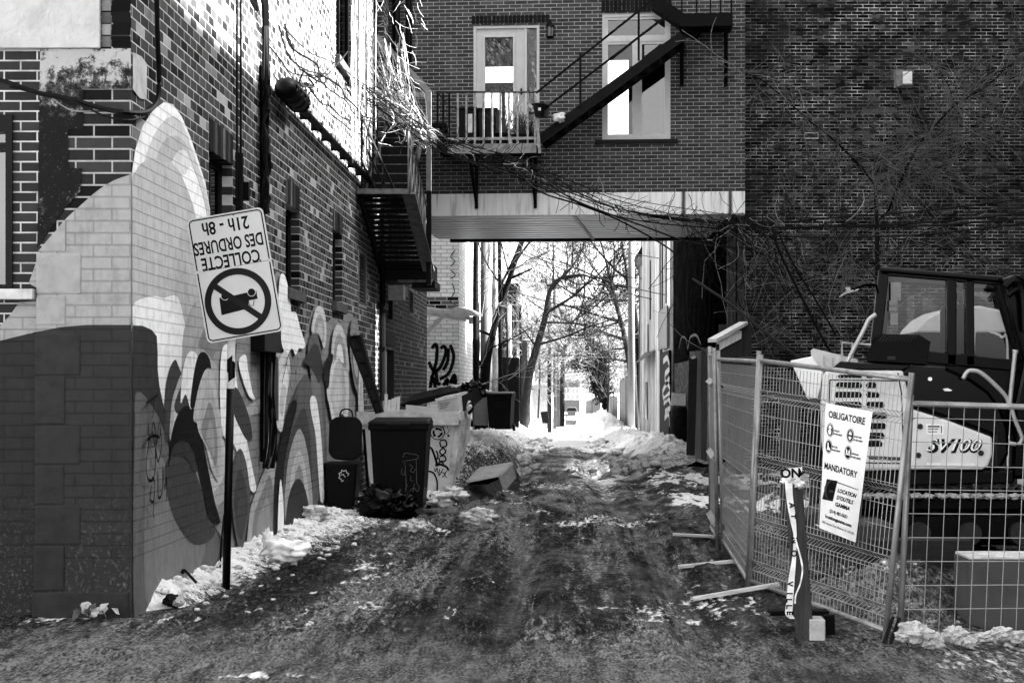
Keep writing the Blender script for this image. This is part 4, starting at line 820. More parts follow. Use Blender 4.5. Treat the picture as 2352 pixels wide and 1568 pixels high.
mb = MB().use(mat('roof_tar', .03, .9)); mb.box(xr, 16, DWd, REND, 12.5, 12.7); mb.build('roof', None, drk)
t0 = mat('weathered_boards', .11, .85, amt=.7, scale=4, bmp=.5, stain=.5)
gb = timber('grey_pier_board', .13, 2)
for xa, xb, dd in ((1656, 1673, .33), (1676, 1690, .28), (1694, 1710, .22)):
    a, b = dw(xa, 600)[0], dw(xb, 600)[0]; mb = MB().use(gb); mb.box(max(a, xr + .01), b, DWd + .03, DWd + .03 + dd, -.3, 4.8); mb.build('pier_board', None, drk)
mb = MB().use(mat('near_black_sheet', .006, .9)); mb.box(xr + .05, x0 - .005, DWd + .36, DWd + .42, -.3, 4.9); mb.build('dark_recess', None, drk)  # near-black sheet closing the recess behind the pier boards
mb = MB(); off_ = .006
pal = mat('pale_bricks', .17, .9); wl = mat('white_outline', .5, .8)
for r in ((1940, 186, 1955, 191), (1855, 298, 1868, 305), (1935, 262, 1965, 271), (1980, 250, 2060, 260), (2305, 115, 2325, 124), (1815, 333, 1835, 342), (2270, 225, 2300, 236), (2385, 322, 2400, 345), (1884, 190, 1892, 196)): 
    a = dw(r[0], r[3]); b = dw(r[2], r[1]); mb.use(pal); mb.poly(DW, [(a[0], a[1]), (b[0], a[1]), (b[0], b[1]), (a[0], b[1])], off_)
mb.use(wl); c = [dw(1848, 306), dw(1879, 306), dw(1879, 318), dw(1848, 318)]; mb.stroke(DW, c, .02, .008, True); mb.build('replaced_bricks', None, drk, keepn=True)
mb = MB().use(bk)
def rtag(pts, w=.06): mb.stroke(RW, [RW.px(*p) for p in crom(pts, False, 4)], w, .006)
for l in ([(1560, 800), (1566, 775), (1576, 778), (1580, 800), (1586, 775), (1600, 770), (1610, 790)], [(1556, 860), (1562, 835), (1570, 850), (1566, 880), (1560, 900)], [(1575, 890), (1590, 860), (1604, 880), (1596, 910), (1580, 905)], [(1562, 930), (1575, 915), (1590, 930), (1602, 950)]): rtag(l)
mb.build('graffiti', None, drk, keepn=True)
mb = MB().use(brick('lit_toned_low_brick', 1, .205, .0625, .010, [(0, .05), (.4, .09), (.7, .14)], .03, .5, grime=.6)); mb.wall(RW, DWd + 1.2, REND, -.8, 2.35, [], .1, .003); mb.build('sprayed_lower_wall', None, drk, keepn=True)  # paler copy for the partly lit lower wall; light put into its tones
t = thing('wall_floodlight', 'square white lamp housing on the dark brick wall', 'lamp', tuple(DW.pt(*dw(2075, 182), 0)))
a = dw(2053, 203); b = dw(2095, 161); c = dw(2067, 199); d = dw(2092, 166)
mb = MB().use(mat('lamp_casing', .3, .5)); mb.add([DW.pt(a[0], a[1], .01), DW.pt(b[0], a[1], .01), DW.pt(b[0], b[1], .01), DW.pt(a[0], b[1], .01), DW.pt(c[0], c[1], .16), DW.pt(d[0], c[1], .16), DW.pt(d[0], d[1], .16), DW.pt(c[0], d[1], .16)], [(0, 1, 5, 4), (1, 2, 6, 5), (2, 3, 7, 6), (3, 0, 4, 7), (4, 5, 6, 7)]); mb.build('housing', None, t)
mb = MB().use(mat('lamp_lens', .78, .4, amt=.05)); mb.pbox(DW, c[0] + .02, d[0] - .01, c[1] + .02, d[1] - .02, .162, .18); mb.build('lens', None, t, bevel=.006)
# unseen building across the site, added and sized so its roofline shades the lower walls
nb = thing('unseen_shade_building', 'unseen flat-roofed building beside the site, sized to shade the alley walls', 'building', (13, 4, 0))
mb = MB().use(bdy); HN = 4.92 + (11.0 + XW) * math.tan(R(SUN_EL)) / math.cos(R(SUN_AZ)); mb.box(11.0, 20, -6, 31.4, -.5, HN); mb.build('wall', None, nb)
# ---------------------------------------------------------------- tilted upside-down sign
SD_ = 14.55
pole0 = Vector((-2.845, 14.62, 0.0)); ptop = W(534, 480, 14.62)
t = thing('collection_sign', 'upside-down garbage collection sign with crossed-out truck on a striped pole', 'sign', tuple(pole0))
mb = MB().use(mat('pole_dark', .022, .45, .3, amt=.5)); b_ = W(519, 1345, 14.62); b_.z = -.05; mb.smooth = True; mb.tube([b_, W(529.5, 892, 14.62)], .034, 12); pl_o = mb.build('pole', None, t)
mb = MB(); 
for i, (y0, y1) in enumerate(((892, 790), (790, 500))): mb.use(mat('pole_white', .62, .5)); mb.tube([W(529.5 + (892 - y0) * .02, y0, 14.62), W(529.5 + (892 - y1) * .02, y1, 14.62)], .0345, 12)
mb.use(mat('pole_black_band', .01, .5))
for yc in (847,):
    a = W(530.5, yc, 14.62); vs = []
    for j in range(13):
        an = math.pi * 2 * j / 12; p = a + Vector((.0352 * math.cos(an), .0352 * math.sin(an), .03 * math.cos(an))); vs += [p + Vector((0, 0, .1)), p - Vector((0, 0, .1))]
    mb.add(vs, [(2 * j, 2 * j + 2, 2 * j + 3, 2 * j + 1) for j in range(12)])
mb.build('pole_stripes', None, t)
o_ = W(428, 505, SD_); ux = W(603, 475, SD_) - o_; uy = W(473, 790, SD_) - o_
ux.y = 0; uy.y = 0; SW_ = ux.length; u = ux.normalized(); v = Vector((-u.z, 0, u.x)); SH = -uy.dot(v)
SGN = Plane(o_, u, v, (0, -1, 0)); spx = lambda x, y: SGN.px(x, y)
def rrect(a0, a1, b0, b1, r, k=5):
    o = []
    for cx_, cy_, s in ((a1 - r, b1 - r, 0), (a0 + r, b1 - r, 1), (a0 + r, b0 + r, 2), (a1 - r, b0 + r, 3)):
        for i in range(k + 1): an = math.pi / 2 * (s + i / k); o.append((cx_ + r * math.cos(an), cy_ + r * math.sin(an)))
    return o
wh = mat('sign_white', .62, .35, amt=.08, scale=4, bmp=.03); bkp = mat('sign_black', .006, .4, bmp=0); rdp = mat('sign_ring_grey', .045, .4, amt=.1, bmp=0)
SPLIT = spx(447, 627)[1]
for nm, b0, b1 in (('upper_plate', SPLIT + .002, 0), ('lower_plate', -SH, SPLIT - .002)):
    mb = MB().use(wh); rr = rrect(0, SW_, b0, b1, .045)
    if nm == 'upper_plate': rr = rrect(0, SW_, b0 - .2, b1, .045); rr = [(a, max(b, b0)) for a, b in rr]
    else: rr = rrect(0, SW_, b0, b1 + .2, .045); rr = [(a, min(b, b1)) for a, b in rr]
    mb.prism([SGN.pt(a, b, .003) for a, b in rr], SGN.n * -.004); o = mb.build(nm, None, t)
    if nm == 'upper_plate':
        mb = MB().use(bkp)
        for body, x0, y0, x1, y1, k in (('21h - 8h', 571, 511, 464, 524, .0), ('DES ORDURES', 604, 546, 446, 572, 0), ('COLLECTE', 597, 586, 463, 606, 0)):
            a = spx((x0 + x1) / 2, (y0 + y1) / 2); wd_ = abs(spx(x0, y0)[0] - spx(x1, y1)[0])
            cap = .105
            tmp = MB(); text_into(tmp, body, cap / .70, Matrix.Identity(4), .0035); wv = [q[0] for q in tmp.v]; xs_ = wd_ / (max(wv) - min(wv))
            text_into(mb, body, cap / .70, frame_mat(SGN.pt(a[0], a[1], .0045), -SGN.u, -SGN.v), .0035, xs=xs_)
        ins = .018; mb.stroke(SGN, [(a, b) for a, b in crom([(ins, SPLIT + .012), (ins, -ins - .03)], False, 2)] + rrect(ins, SW_ - ins, -.4, -ins, .035)[6:12][::-1][0:0] + [(ins + .01, -ins - .01), (ins + .03, -ins)] + [(SW_ - ins - .03, -ins), (SW_ - ins - .01, -ins - .01), (SW_ - ins, -ins - .03), (SW_ - ins, SPLIT + .012)], .011, .0045)
        mb.build('lettering', None, o)
        mb = MB().use(mat('bolt_grey', .2, .4, .4))
        for x, y in ((536, 493), (470, 622), (598, 598)): a = spx(x, y); mb.cyl(SGN.pt(*a, .003), SGN.pt(*a, .009), .009, 8)
        mb.build('bolt', None, o)
    else:
        mb = MB().use(bkp); ins = .018; B0 = -SH + ins
        mb.stroke(SGN, [(ins, SPLIT - .012), (ins, B0 + .03), (ins + .01, B0 + .01), (ins + .03, B0), (SW_ - ins - .03, B0), (SW_ - ins - .01, B0 + .01), (SW_ - ins, B0 + .03), (SW_ - ins, SPLIT - .012)], .011, .0045)
        tp = [spx(x, y) for x, y in ((504, 684), (527, 681), (566, 672), (589, 667), (592, 686), (571, 690), (571, 708), (509, 724))]; mb.poly(SGN, tp, .0045)
        cab = [spx(x, y) for x, y in ((571, 690), (573, 701), (582, 702), (584, 688))]; mb.stroke(SGN, cab, .006, .005)
        for x, y in ((578, 671), (517, 680)):
            c = spx(x, y); mb.use(wh); mb.poly(SGN, [(c[0] + .036 * math.cos(a), c[1] + .036 * math.sin(a)) for a in np.linspace(0, 6.283, 20, False)], .0052); mb.use(bkp); mb.poly(SGN, [(c[0] + .031 * math.cos(a), c[1] + .031 * math.sin(a)) for a in np.linspace(0, 6.283, 20, False)], .0057)
        c = spx(547, 692); r0 = .262; rw = .055; mb.use(rdp); mb.stroke(SGN, [(c[0] + (r0 - .01) * math.cos(a), c[1] + (r0 - .01) * math.sin(a)) for a in np.linspace(0, 6.283, 48, False)], rw, .0066, True)
        s0_, s1_ = spx(490, 655), spx(604, 731); mb.stroke(SGN, [s0_, s1_], .05, .0062); mb.build('no_parking_symbol', None, o)
t = thing('guy_wires', 'pair of slack black wires hanging beside the sign pole', 'wires', W(490, 1300, 14.4))
mb = MB().use(rub); mb.tube(crom([onw(518, 790, .1), onw(512, 950, .08), onw(505, 1100, .07), onw(510, 1200, .06), onw(516, 1280, .05)], False, 4), .006, 4); mb.tube(crom([onw(500, 1180, .06), onw(494, 1240, .06), onw(490, 1315, .06)], False, 4), .008, 4); mb.build('wire', None, t)
# ---------------------------------------------------------------- rubbish along the wall
blk = mat('bin_black', .007, .55, amt=.5, bmp=.15)
def wheelie(name, label, x0, x1, y, dep, zb, h, m_, rot=0., group=None, lid=True):
    t = thing(name, label, 'bin', ((x0 + x1) / 2, y + dep / 2, zb), group); M = Matrix.Translation(((x0 + x1) / 2, y + dep / 2, zb)) @ Matrix.Rotation(rot, 4, 'Z'); w = (x1 - x0)
    mb = MB().use(m_); a, d = w / 2, dep / 2
    def ring(k, z): return [M @ Vector((sx * a * k, sy * d * k, z)) for sx, sy in ((-1, -1), (1, -1), (1, 1), (-1, 1))]
    vs = ring(.82, .06) + ring(.97, h * .9) + ring(1.03, h * .9) + ring(1.03, h * .96)
    mb.add(vs, [(3, 2, 1, 0)] + [(k * 4 + i, k * 4 + (i + 1) % 4, k * 4 + 4 + (i + 1) % 4, k * 4 + 4 + i) for k in range(3) for i in range(4)] + [(12, 13, 14, 15)]); mb.build('bin_body', None, t, bevel=.02)
    if lid:
        mb = MB().use(m_); vs = [M @ Vector(p) for p in ((-a * 1.06, -d * 1.08, h * .962), (a * 1.06, -d * 1.08, h * .962), (a * 1.06, d, h * .962), (-a * 1.06, d, h * .962), (-a * .98, -d * 1.0, h * 1.0), (a * .98, -d * 1.0, h * 1.0), (a * .98, d * .95, h * 1.03), (-a * .98, d * .95, h * 1.03))]; mb.add(vs, [(3, 2, 1, 0), (4, 5, 6, 7)] + [(i, (i + 1) % 4, 4 + (i + 1) % 4, 4 + i) for i in range(4)]); mb.build('lid', None, t, bevel=.012)
    mb = MB().use(m_)
    for k_ in (-.55, 0, .55): mb.prism([M @ Vector(p) for p in ((a * k_ - .02, -d * .835 - .004, .1), (a * k_ + .02, -d * .835 - .004, .1), (a * k_ + .022, -d * .965 - .006, h * .84), (a * k_ - .022, -d * .965 - .006, h * .84))], M.to_3x3() @ Vector((0, .012, 0)))
    mb.prism([M @ Vector(p) for p in ((-a * .45, -d * 1.1, h * .965), (a * .45, -d * 1.1, h * .965), (a * .42, -d * 1.16, h * .94), (-a * .42, -d * 1.16, h * .94))], M.to_3x3() @ Vector((0, 0, .03))); mb.build('moulded_rib', None, t)
    for sx in (-1, 1): mb = MB().use(rub); mb.cyl(M @ Vector((sx * a * .9 - .03, d * .86, .1)), M @ Vector((sx * a * .9 + .03, d * .86, .1)), .1, 14); mb.build('wheel', None, t)
    mb = MB().use(m_); mb.cyl(M @ Vector((-a * .7, d * 1.12, h * .93)), M @ Vector((a * .7, d * 1.12, h * .93)), .018, 8); mb.build('handle', None, t)
    return t, M
def chalk(t, pl, lines, w, v=.3, nm='scratched_drawing'):
    mb = MB().use(mat('chalk_line_%d' % int(v * 100), v, .8, bmp=0)); [mb.stroke(pl, [pl.px(*p) for p in crom(l, False, 4)], w, .004) for l in lines]; mb.build(nm, None, t, keepn=True)
s1_ = 177.
t, M = wheelie('wheeled_bin', 'big black wheeled bin with a scratched face drawing in front of the skip', -2.55, -1.79, 22.55, .8, .08, 1.19, blk)
zf_ = 1.15; PB = Plane((0, 22.53, 0), (1, 0, 0), (0, 0, 1), (0, -1, 0)); e = (.97 - .82) * .4 / (.9 * 1.19)
PB = Plane((0, 22.95 - .4 * .82 - .005, .14), (1, 0, 0), (0, -(.15 * .4), 1.19 * .9 - .06), (0, -1, 0))
chalk(t, PB, [[(926, 1050), (930, 1040), (945, 1042), (958, 1044), (960, 1052), (950, 1055), (930, 1058), (924, 1062)], [(930, 1062), (932, 1090), (933, 1120), (932, 1130), (940, 1140), (948, 1130), (952, 1110)], [(956, 1056), (957, 1100), (958, 1110), (963, 1118), (959, 1128), (950, 1120), (935, 1132), (932, 1122), (936, 1112)], [(940, 1066), (948, 1072), (942, 1080), (950, 1084), (954, 1076)], [(944, 1092), (943, 1102), (950, 1104)], [(924, 1075), (922, 1086), (930, 1090), (928, 1080)]], .006, .22)
chalk(t, PB, [[(885, 1020), (890, 1050), (900, 1065)], [(893, 1018), (900, 1040), (895, 1060)], [(905, 1022), (898, 1050)]], .004, .05, 'scratches')
t = thing('compost_bin', 'small dark bin with its rounded lid tipped up against the mural', 'bin', (-2.95, 22.9, .12))
x0, x1 = -3.17, -2.72
mb = MB().use(blk); mb.add([(x0 + .05, 22.75, .1), (x1 - .05, 22.75, .1), (x1 - .05, 23.2, .1), (x0 + .05, 23.2, .1), (x0, 22.7, .72), (x1, 22.7, .72), (x1, 23.25, .72), (x0, 23.25, .72)], [(3, 2, 1, 0), (4, 5, 6, 7)] + [(i, (i + 1) % 4, 4 + (i + 1) % 4, 4 + i) for i in range(4)]); mb.build('bin_body', None, t, bevel=.03)
mb = MB().use(blk); LP = Plane((x0 + .02, 23.1, .74), (1, 0, 0), (0, .25, 1), (0, -1, 0)); rr = rrect(0, .44, 0, .58, .13); mb.prism([LP.pt(a, b, .0) for a, b in rr], LP.n * .05); mb.use(mat('lid_ridge', .014, .35)); mb.stroke(LP, rrect(.05, .39, .06, .52, .1), .02, .056, True); mb.build('lid', None, t, bevel=.01)
mb = MB().use(blk); mb.tube(crom([LP.pt(.13, .56, .02), LP.pt(.15, .66, .02), LP.pt(.22, .69, .02), LP.pt(.29, .66, .02), LP.pt(.31, .56, .02)], False, 4), .012, 6); mb.build('handle', None, t)
mb = MB().use(mat('fur_logo', .5, .7, bmp=0)); PC = Plane((0, 22.715, 0), (1, 0, 0), (0, 0, 1), (0, -1, 0)); c = PC.px(790, 1092)
mb.stroke(PC, [(c[0] + (.05 + .02 * (i % 2)) * math.cos(i * .39), c[1] + (.06 + .02 * (i % 2)) * math.sin(i * .39)) for i in range(13)], .012, .012); mb.stroke(PC, [(c[0] - .04, c[1] + .01), (c[0] - .01, c[1] + .02), (c[0] + .02, c[1] - .02)], .01, .012); mb.build('painted_mark', None, t, keepn=True)
t = thing('garbage_bag', 'shiny black garbage bag slumped at the foot of the big bin', 'bag', (-2.35, 22.3, .1))
mb = MB().use(mat('bag_black', .006, .22, amt=.4, bmp=.5)); mb.smooth = True; mb.blob((-2.3, 22.25, .22), (.34, .22, .2), 3, .55, 4, 2.2); mb.blob((-2.12, 22.2, .18), (.2, .18, .17), 9, .6, 4, 2.4); mb.build('bag_body', None, t); mb = MB().use(mat('bag_black', .006)); mb.blob((-2.42, 22.2, .42), (.07, .06, .06), 4, .8, 3, 3); mb.build('knot', None, t)
# the skip
t = thing('rubbish_skip', 'pale tapered steel skip with black tags and a recycling mark, heaped with refuse', 'skip', (-2.0, 26.2, .2))
sy0, sy1 = 25.0, 27.6
sk = mat('skip_paint', .58, .6, amt=.2, scale=3, bmp=.15, stain=.35)
def skp(x, y, d): return W(x, y, d)
zt_, zb_ = skp(0, 950, 25).z, skp(0, 1128, 25).z
xl, xrt, xrb = -3.0, skp(1049, 0, 25).x, skp(1022, 0, 25).x
mb = MB().use(sk); th = .05
A_ = [Vector((xl, sy0, zt_)), Vector((xrt, sy0, zt_)), Vector((xrb, sy0 + .12, zb_)), Vector((xl + .2, sy0 + .12, zb_))]
B_ = [Vector((xl, sy1, zt_)), Vector((xrt, sy1, zt_)), Vector((xrb, sy1 - .12, zb_)), Vector((xl + .2, sy1 - .12, zb_))]
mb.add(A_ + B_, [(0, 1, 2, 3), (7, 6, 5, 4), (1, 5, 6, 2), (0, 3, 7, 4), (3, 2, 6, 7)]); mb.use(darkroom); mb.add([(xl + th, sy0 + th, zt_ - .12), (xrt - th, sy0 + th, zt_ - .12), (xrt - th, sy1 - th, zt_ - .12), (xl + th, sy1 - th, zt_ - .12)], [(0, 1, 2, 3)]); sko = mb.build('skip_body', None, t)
mb = MB().use(mat('skip_rim', .52, .55, amt=.3, stain=.4)); mb.box(xl, xrt + .03, sy0 - .05, sy0 - .002, zt_ - .16, zt_ + .03); mb.box(xrt + .002, xrt + .06, sy0, sy1, zt_ - .1, zt_ + .03); mb.box(xl, xrt, sy1 + .002, sy1 + .05, zt_ - .1, zt_ + .03); mb.build('rim', None, t)
mb = MB().use(mat('skip_rib', .5, .6, amt=.5, scale=6, stain=.6))
for y in (25.15, 25.9, 26.7, 27.4): mb = MB().use(mat('skip_rib', .5)); mb.bar((xrt + .035, y, zt_ - .1), (xrb + .03, y, zb_ + .02), .1, .06, (0, 1, 0)); mb.build('rib', None, t)
mb = MB().use(steelk); mb.box(xl + .25, xrb - .1, sy0 + .2, sy1 - .2, zb_ - .1, zb_ - .005); mb.build('skid', None, t)
PS = Plane(A_[3], (1, 0, 0), A_[0] - A_[3] - Vector((A_[0].x - A_[3].x, 0, 0)), (0, -1, 0)); mb = MB().use(bk)
ps = lambda l: [PS.px(*p) for p in l]
c = PS.px(1005, 993); mb.stroke(PS, [(c[0] + .1 * math.cos(a), c[1] + .1 * math.sin(a)) for a in np.linspace(0, 6.283, 24, False)], .014, .006, True)
for k in range(3):
    a0_ = k * 2.094 + .5; mb.stroke(PS, [(c[0] + .058 * math.cos(a), c[1] + .058 * math.sin(a)) for a in np.linspace(a0_, a0_ + 1.1, 5)], .03, .006); an = a0_ + 1.1; q = (c[0] + .058 * math.cos(an), c[1] + .058 * math.sin(an)); tn = (-math.sin(an), math.cos(an)); nr = (math.cos(an), math.sin(an)); mb.poly(PS, [(q[0] + nr[0] * .03, q[1] + nr[1] * .03), (q[0] + tn[0] * .04, q[1] + tn[1] * .04), (q[0] - nr[0] * .03, q[1] - nr[1] * .03)], .006)
def tg(l, w): mb.stroke(PS, ps(crom(l, False, 5)), w, .007)
tg([(984, 1030), (990, 1028), (996, 1040), (1003, 1062), (1002, 1068), (1012, 1066), (1026, 1072), (1030, 1080)], .032)
for l in ([(1010, 1012), (1022, 1010), (1026, 1022), (1014, 1026), (1010, 1014)], [(1018, 1028), (1024, 1036), (1016, 1044), (1010, 1036), (1018, 1028)], [(1010, 1048), (1020, 1046), (1024, 1056), (1012, 1060), (1008, 1050)], [(1006, 1064), (1016, 1058), (1018, 1068)], [(1002, 1034), (1006, 1046), (1002, 1056)]): tg(l, .022)
for l in ([(998, 1074), (1000, 1082), (1004, 1074), (1006, 1086)], [(1010, 1076), (1008, 1092), (1014, 1082)], [(1018, 1076), (1014, 1084), (1022, 1086), (1016, 1096)], [(1026, 1080), (1022, 1090), (1026, 1096)]): tg(l, .013)
tg([(975, 1080), (995, 1085), (1004, 1105), (1004, 1126)], .024)
for l in ([(1000, 968), (1006, 976), (1012, 968), (1018, 980), (1024, 972), (1030, 986)], [(1010, 972), (1016, 992)], [(1018, 974), (1024, 996), (1034, 986)]): tg(l, .008)
c = PS.px(1030, 1000); mb.poly(PS, [(c[0] + .018 * math.cos(a), c[1] + .018 * math.sin(a)) for a in np.linspace(0, 6.283, 10, False)], .007)
mb.build('graffiti', None, sko, keepn=True)
# refuse in the skip: each thing on its own
def plank(name, label, cat, a, b, w, h, m_, up=(0, 0, 1), bev=.004, group=None):
    a, b = Vector(a), Vector(b); mb = MB().use(m_); mb.bar(a, b, w, h, up); return tag(mb.build(name, None, None, bevel=bev, loc=(a + b) / 2), label, cat, group)
lw = mat('pale_lath', .5, .8, amt=.3, bmp=.3); card = mat('cardboard', .42, .85, amt=.15, bmp=.2); cg = mat('grey_board', .5, .7, amt=.12)
for i, (x, y0, y1, dx, l) in enumerate(((884, 905, 955, -2, 'thin pointed lath leaning out of the skip, tallest of the five'), (892, 918, 955, 0, 'short pale lath between the pointed lath and the wrapped ones'), (900, 915, 955, 1, 'pale rolled strip standing in the skip beside the laths'), (906, 912, 955, 2, 'crumpled pale strip standing in the middle of the laths'), (913, 910, 955, 0, 'pale strip at the end of the lath row nearest the grey board'))):
    plank('lath', l, 'lath', W(x - dx, 958, 25.35), W(x + 3, y0, 25.4), .045, .02, lw, (0, 1, 0), group='laths standing in the skip')
mb = MB().use(cg); mb.prism([W(*p, 25.3) for p in ((932, 929), (1006, 936), (1006, 958), (932, 958))], (0, .03, 0)); tag(mb.build('board', None, None, loc=W(970, 945, 25.3)), 'flat light grey board upright along the skip rim', 'board')
mb = MB().use(card); mb.prism([W(*p, 25.5) for p in ((1004, 915), (1050, 906), (1054, 945), (1006, 945))], (.12, .5, .05)); mb.use(mat('tape_pale', .5, .4)); mb.prism([W(*p, 25.48) for p in ((999, 916), (1048, 905), (1049, 911), (1000, 923))], (0, .012, 0)); mb.use(bk); PX = Plane((0, 25.49, 0), (1, 0, 0), (0, 0, 1), (0, -1, 0))
for j in range(3): mb.stroke(PX, [PX.px(1010, 928 + j * 5), PX.px(1034 - 4 * j, 924 + j * 5)], .008, .004)
tag(mb.build('cardboard_box', None, None, loc=W(1030, 928, 25.6)), 'taped printed cardboard box on top of the skip load', 'box')
mb = MB().use(mat('dark_lid', .010, .6, amt=.5)); mb.prism([W(*p, 25.9) for p in ((915, 932), (935, 922), (1050, 896), (1055, 903), (1040, 912), (935, 936))], (.05, .9, .12)); tag(mb.build('slanted_cover', None, None, bevel=.01, loc=W(985, 915, 26)), 'long black broken cover lying slanted over the skip load', 'cover')
mb = MB().use(mat('dark_box', .05, .6, amt=.2)); mb.prism([W(*p, 25.7) for p in ((1053, 912), (1085, 898), (1087, 925), (1065, 945), (1058, 940))], (.1, .7, .06)); tag(mb.build('dark_box', None, None, bevel=.008, loc=W(1070, 920, 25.9)), 'dark angular box tipped over the corner of the skip', 'box')
mb = MB().use(mat('bag_black', .006)); mb.smooth = True; mb.blob(W(1088, 898, 26.4), (.16, .2, .12), 21, .8, 4, 2.4); mb.blob(W(1075, 890, 26.4), (.12, .15, .06), 22, .9, 3, 2.6); tag(mb.build('torn_bag', None, None, loc=W(1085, 897, 26.4)), 'torn black plastic bag draped over the dark box', 'bag')
mb = MB().use(lw); mb.smooth = True; mb.blob(W(1058, 890, 26.6), (.14, .2, .05), 31, .8, 4, 2.4); tag(mb.build('white_wrap', None, None, loc=W(1058, 890, 26.6)), 'crumpled white wrapping on top of the slanted cover', 'wrapping')
mb = MB().use(steelk); mb.tube(crom([W(*p, 25.1) for p in ((1078, 925), (1086, 930), (1084, 942), (1076, 950), (1082, 938), (1074, 930))], False, 4), .02, 5); mb.use(lw); mb.blob(W(1080, 932, 25.12), (.05, .05, .06), 4, .9, 2, 2); tag(mb.build('chain_scrap', None, None, loc=W(1080, 936, 25.1)), 'tangle of black strap and paper hooked on the skip corner', 'scrap')
# leaning shutter
t = thing('leaning_shutter', 'old black panelled shutter leaning steeply against the mural', 'shutter', (-2.9, 24.6, .2))
c4 = [W(800, 772, 24.9), W(832, 769, 24.9), W(882, 946, 24.2), W(866, 950, 24.2)]
bq = lambda a, b: (c4[0] * (1 - a) + c4[1] * a) * (1 - b) + (c4[3] * (1 - a) + c4[2] * a) * b
fm_ = mat('shutter_black', .008, .45, amt=.5); pn = mat('shutter_panel', .05, .35, amt=.9, scale=4)
mb = MB().use(fm_); e = Vector((-.02, -.05, 0)); 
for a0_, a1_ in ((0, .2), (.82, 1)): mb.prism([bq(a0_, 0), bq(a1_, 0), bq(a1_, 1), bq(a0_, 1)], e)
for k in range(7): mb.prism([bq(.2, k / 6 - .012 * (k > 0)), bq(.82, k / 6 - .012 * (k > 0)), bq(.82, min(1, k / 6 + .02)), bq(.2, min(1, k / 6 + .02))], e * .8)
mb.build('frame', None, t)
for k in range(6): mb = MB().use(pn); mb.prism([bq(.2, k / 6 + .02), bq(.82, k / 6 + .02), bq(.82, (k + 1) / 6 - .014), bq(.2, (k + 1) / 6 - .014)], e * .3); mb.build('panel', None, t)
for nm, l, p in (('shutter_leg', 'thin dark strut standing between the two black bins', ((832, 985), (838, 985), (848, 1118), (842, 1120))),):
    mb = MB().use(steelk); mb.prism([W(*q, 23.4) for q in p], (0, .04, 0)); tag(mb.build('prop_board', None, None, loc=W(840, 1100, 23.4)), l, 'board')
mb = MB().use(lw); mb.prism([W(*q, 23.6) for q in ((868, 1060), (883, 1062), (884, 1100), (870, 1102))], (0, .03, 0)); tag(mb.build('paper_scrap', None, None, loc=W(875, 1080, 23.6)), 'pale card scrap wedged between the two black bins', 'scrap')
# box on the ground
dB = 26.4
t_ = [W(*p, d) for p, d in (((1070, 1104), 26.2), ((1147, 1089), 26.6), ((1176, 1060), 27.2), ((1102, 1072), 27.2))]
bx = mat('chipboard', .33, .8, amt=.25, scale=5, bmp=.3)
mb = MB().use(bx); n_ = Vector((.02, 0, -.03)); mb.prism(t_, n_); r_ = [t_[1], t_[2], W(1186, 1096, 27.1), W(1161, 1126, 26.4)]; mb.use(mat('chipboard_end', .24, .8, amt=.3)); mb.prism(r_, (-.03, .01, 0)); mb.use(darkroom); mb.prism([t_[0] + n_ * 2, t_[3] + n_ * 2, t_[2] + Vector((-.05, .02, -.2)), W(1120, 1112, 27)], (0, .05, 0))
tag(mb.build('drawer_box', None, None, loc=t_[0]), 'upturned chipboard drawer lying tilted on the ice', 'drawer')
# plastic bag, clods and rubbish in the snow
mb = MB().use(mat('carrier_bag', .8, .3, amt=.1, bmp=.4)); mb.smooth = True; c = W(652, 1262, 16.3); c.z = .17; mb.blob(c, (.20, .12, .10), 7, .6, 4, 2.2); mb.blob(c + Vector((-.15, 0, .09)), (.05, .05, .10), 8, .7, 3, 2.6); tag(mb.build('carrier_bag', None, None, loc=c), 'knotted translucent white carrier bag on the snow by the wall', 'bag')
mb = MB().use(mat('leaf_litter', .35, .9, amt=.6)); c = FR.pt(*fx(225, 1405), .18); c.z = .05
for i in range(26): p = c + Vector((rng.uniform(-.16, .16), rng.uniform(-.1, .1), rng.uniform(0, .06))); q = Euler((rng.uniform(-1, 1), rng.uniform(-1, 1), rng.uniform(0, 6))).to_matrix(); mb.add([p + q @ Vector(v) for v in ((-.04, -.02, 0), (.03, -.03, .015), (.05, .01, 0), (0, .035, .02), (-.045, .015, .005))], [(0, 1, 2, 3, 4)])
tag(mb.build('paper_litter', None, None, loc=c), 'torn pale paper and leaves heaped at the building corner', 'litter')
mb = MB().use(mat('dirt_clod', .05, .9, amt=.8, bmp=.8)); c = W(396, 1405, 13.4); c.z = .06; mb.blob(c, (.07, .06, .05), 3, .5, 3, 2); mb.use(mat('ice_pale', .4, .4)); mb.blob(c + Vector((.05, -.02, -.005)), (.045, .04, .04), 5, .5, 3, 2); tag(mb.build('frozen_clod', None, None, loc=c), 'dark lump of frozen dirt in the snow by the mural', 'clod')
mb = MB().use(rub); c = W(440, 1360, 14.0); c.z = .13; mb.tube([c + Vector((-.07, .05, .1)), c + Vector((.04, 0, .0))], .012, 5); mb.tube([c + Vector((-.07, .05, .1)), c + Vector((-.09, .05, .07))], .018, 5); tag(mb.build('broken_stick', None, None, loc=c), 'short black broken stick poking out of the snow', 'stick')
mb = MB().use(steelk); p = [W(x, y, 16.9) for x, y in ((545, 1305), (570, 1318), (610, 1325), (660, 1326), (690, 1322))]; [setattr(q, 'z', .09 - i * .02) for i, q in enumerate(p)]; mb.tube(crom(p, False, 3), .01, 4); tag(mb.build('fallen_twig', None, None, loc=p[0]), 'long thin dark twig lying across the snow edge', 'twig')
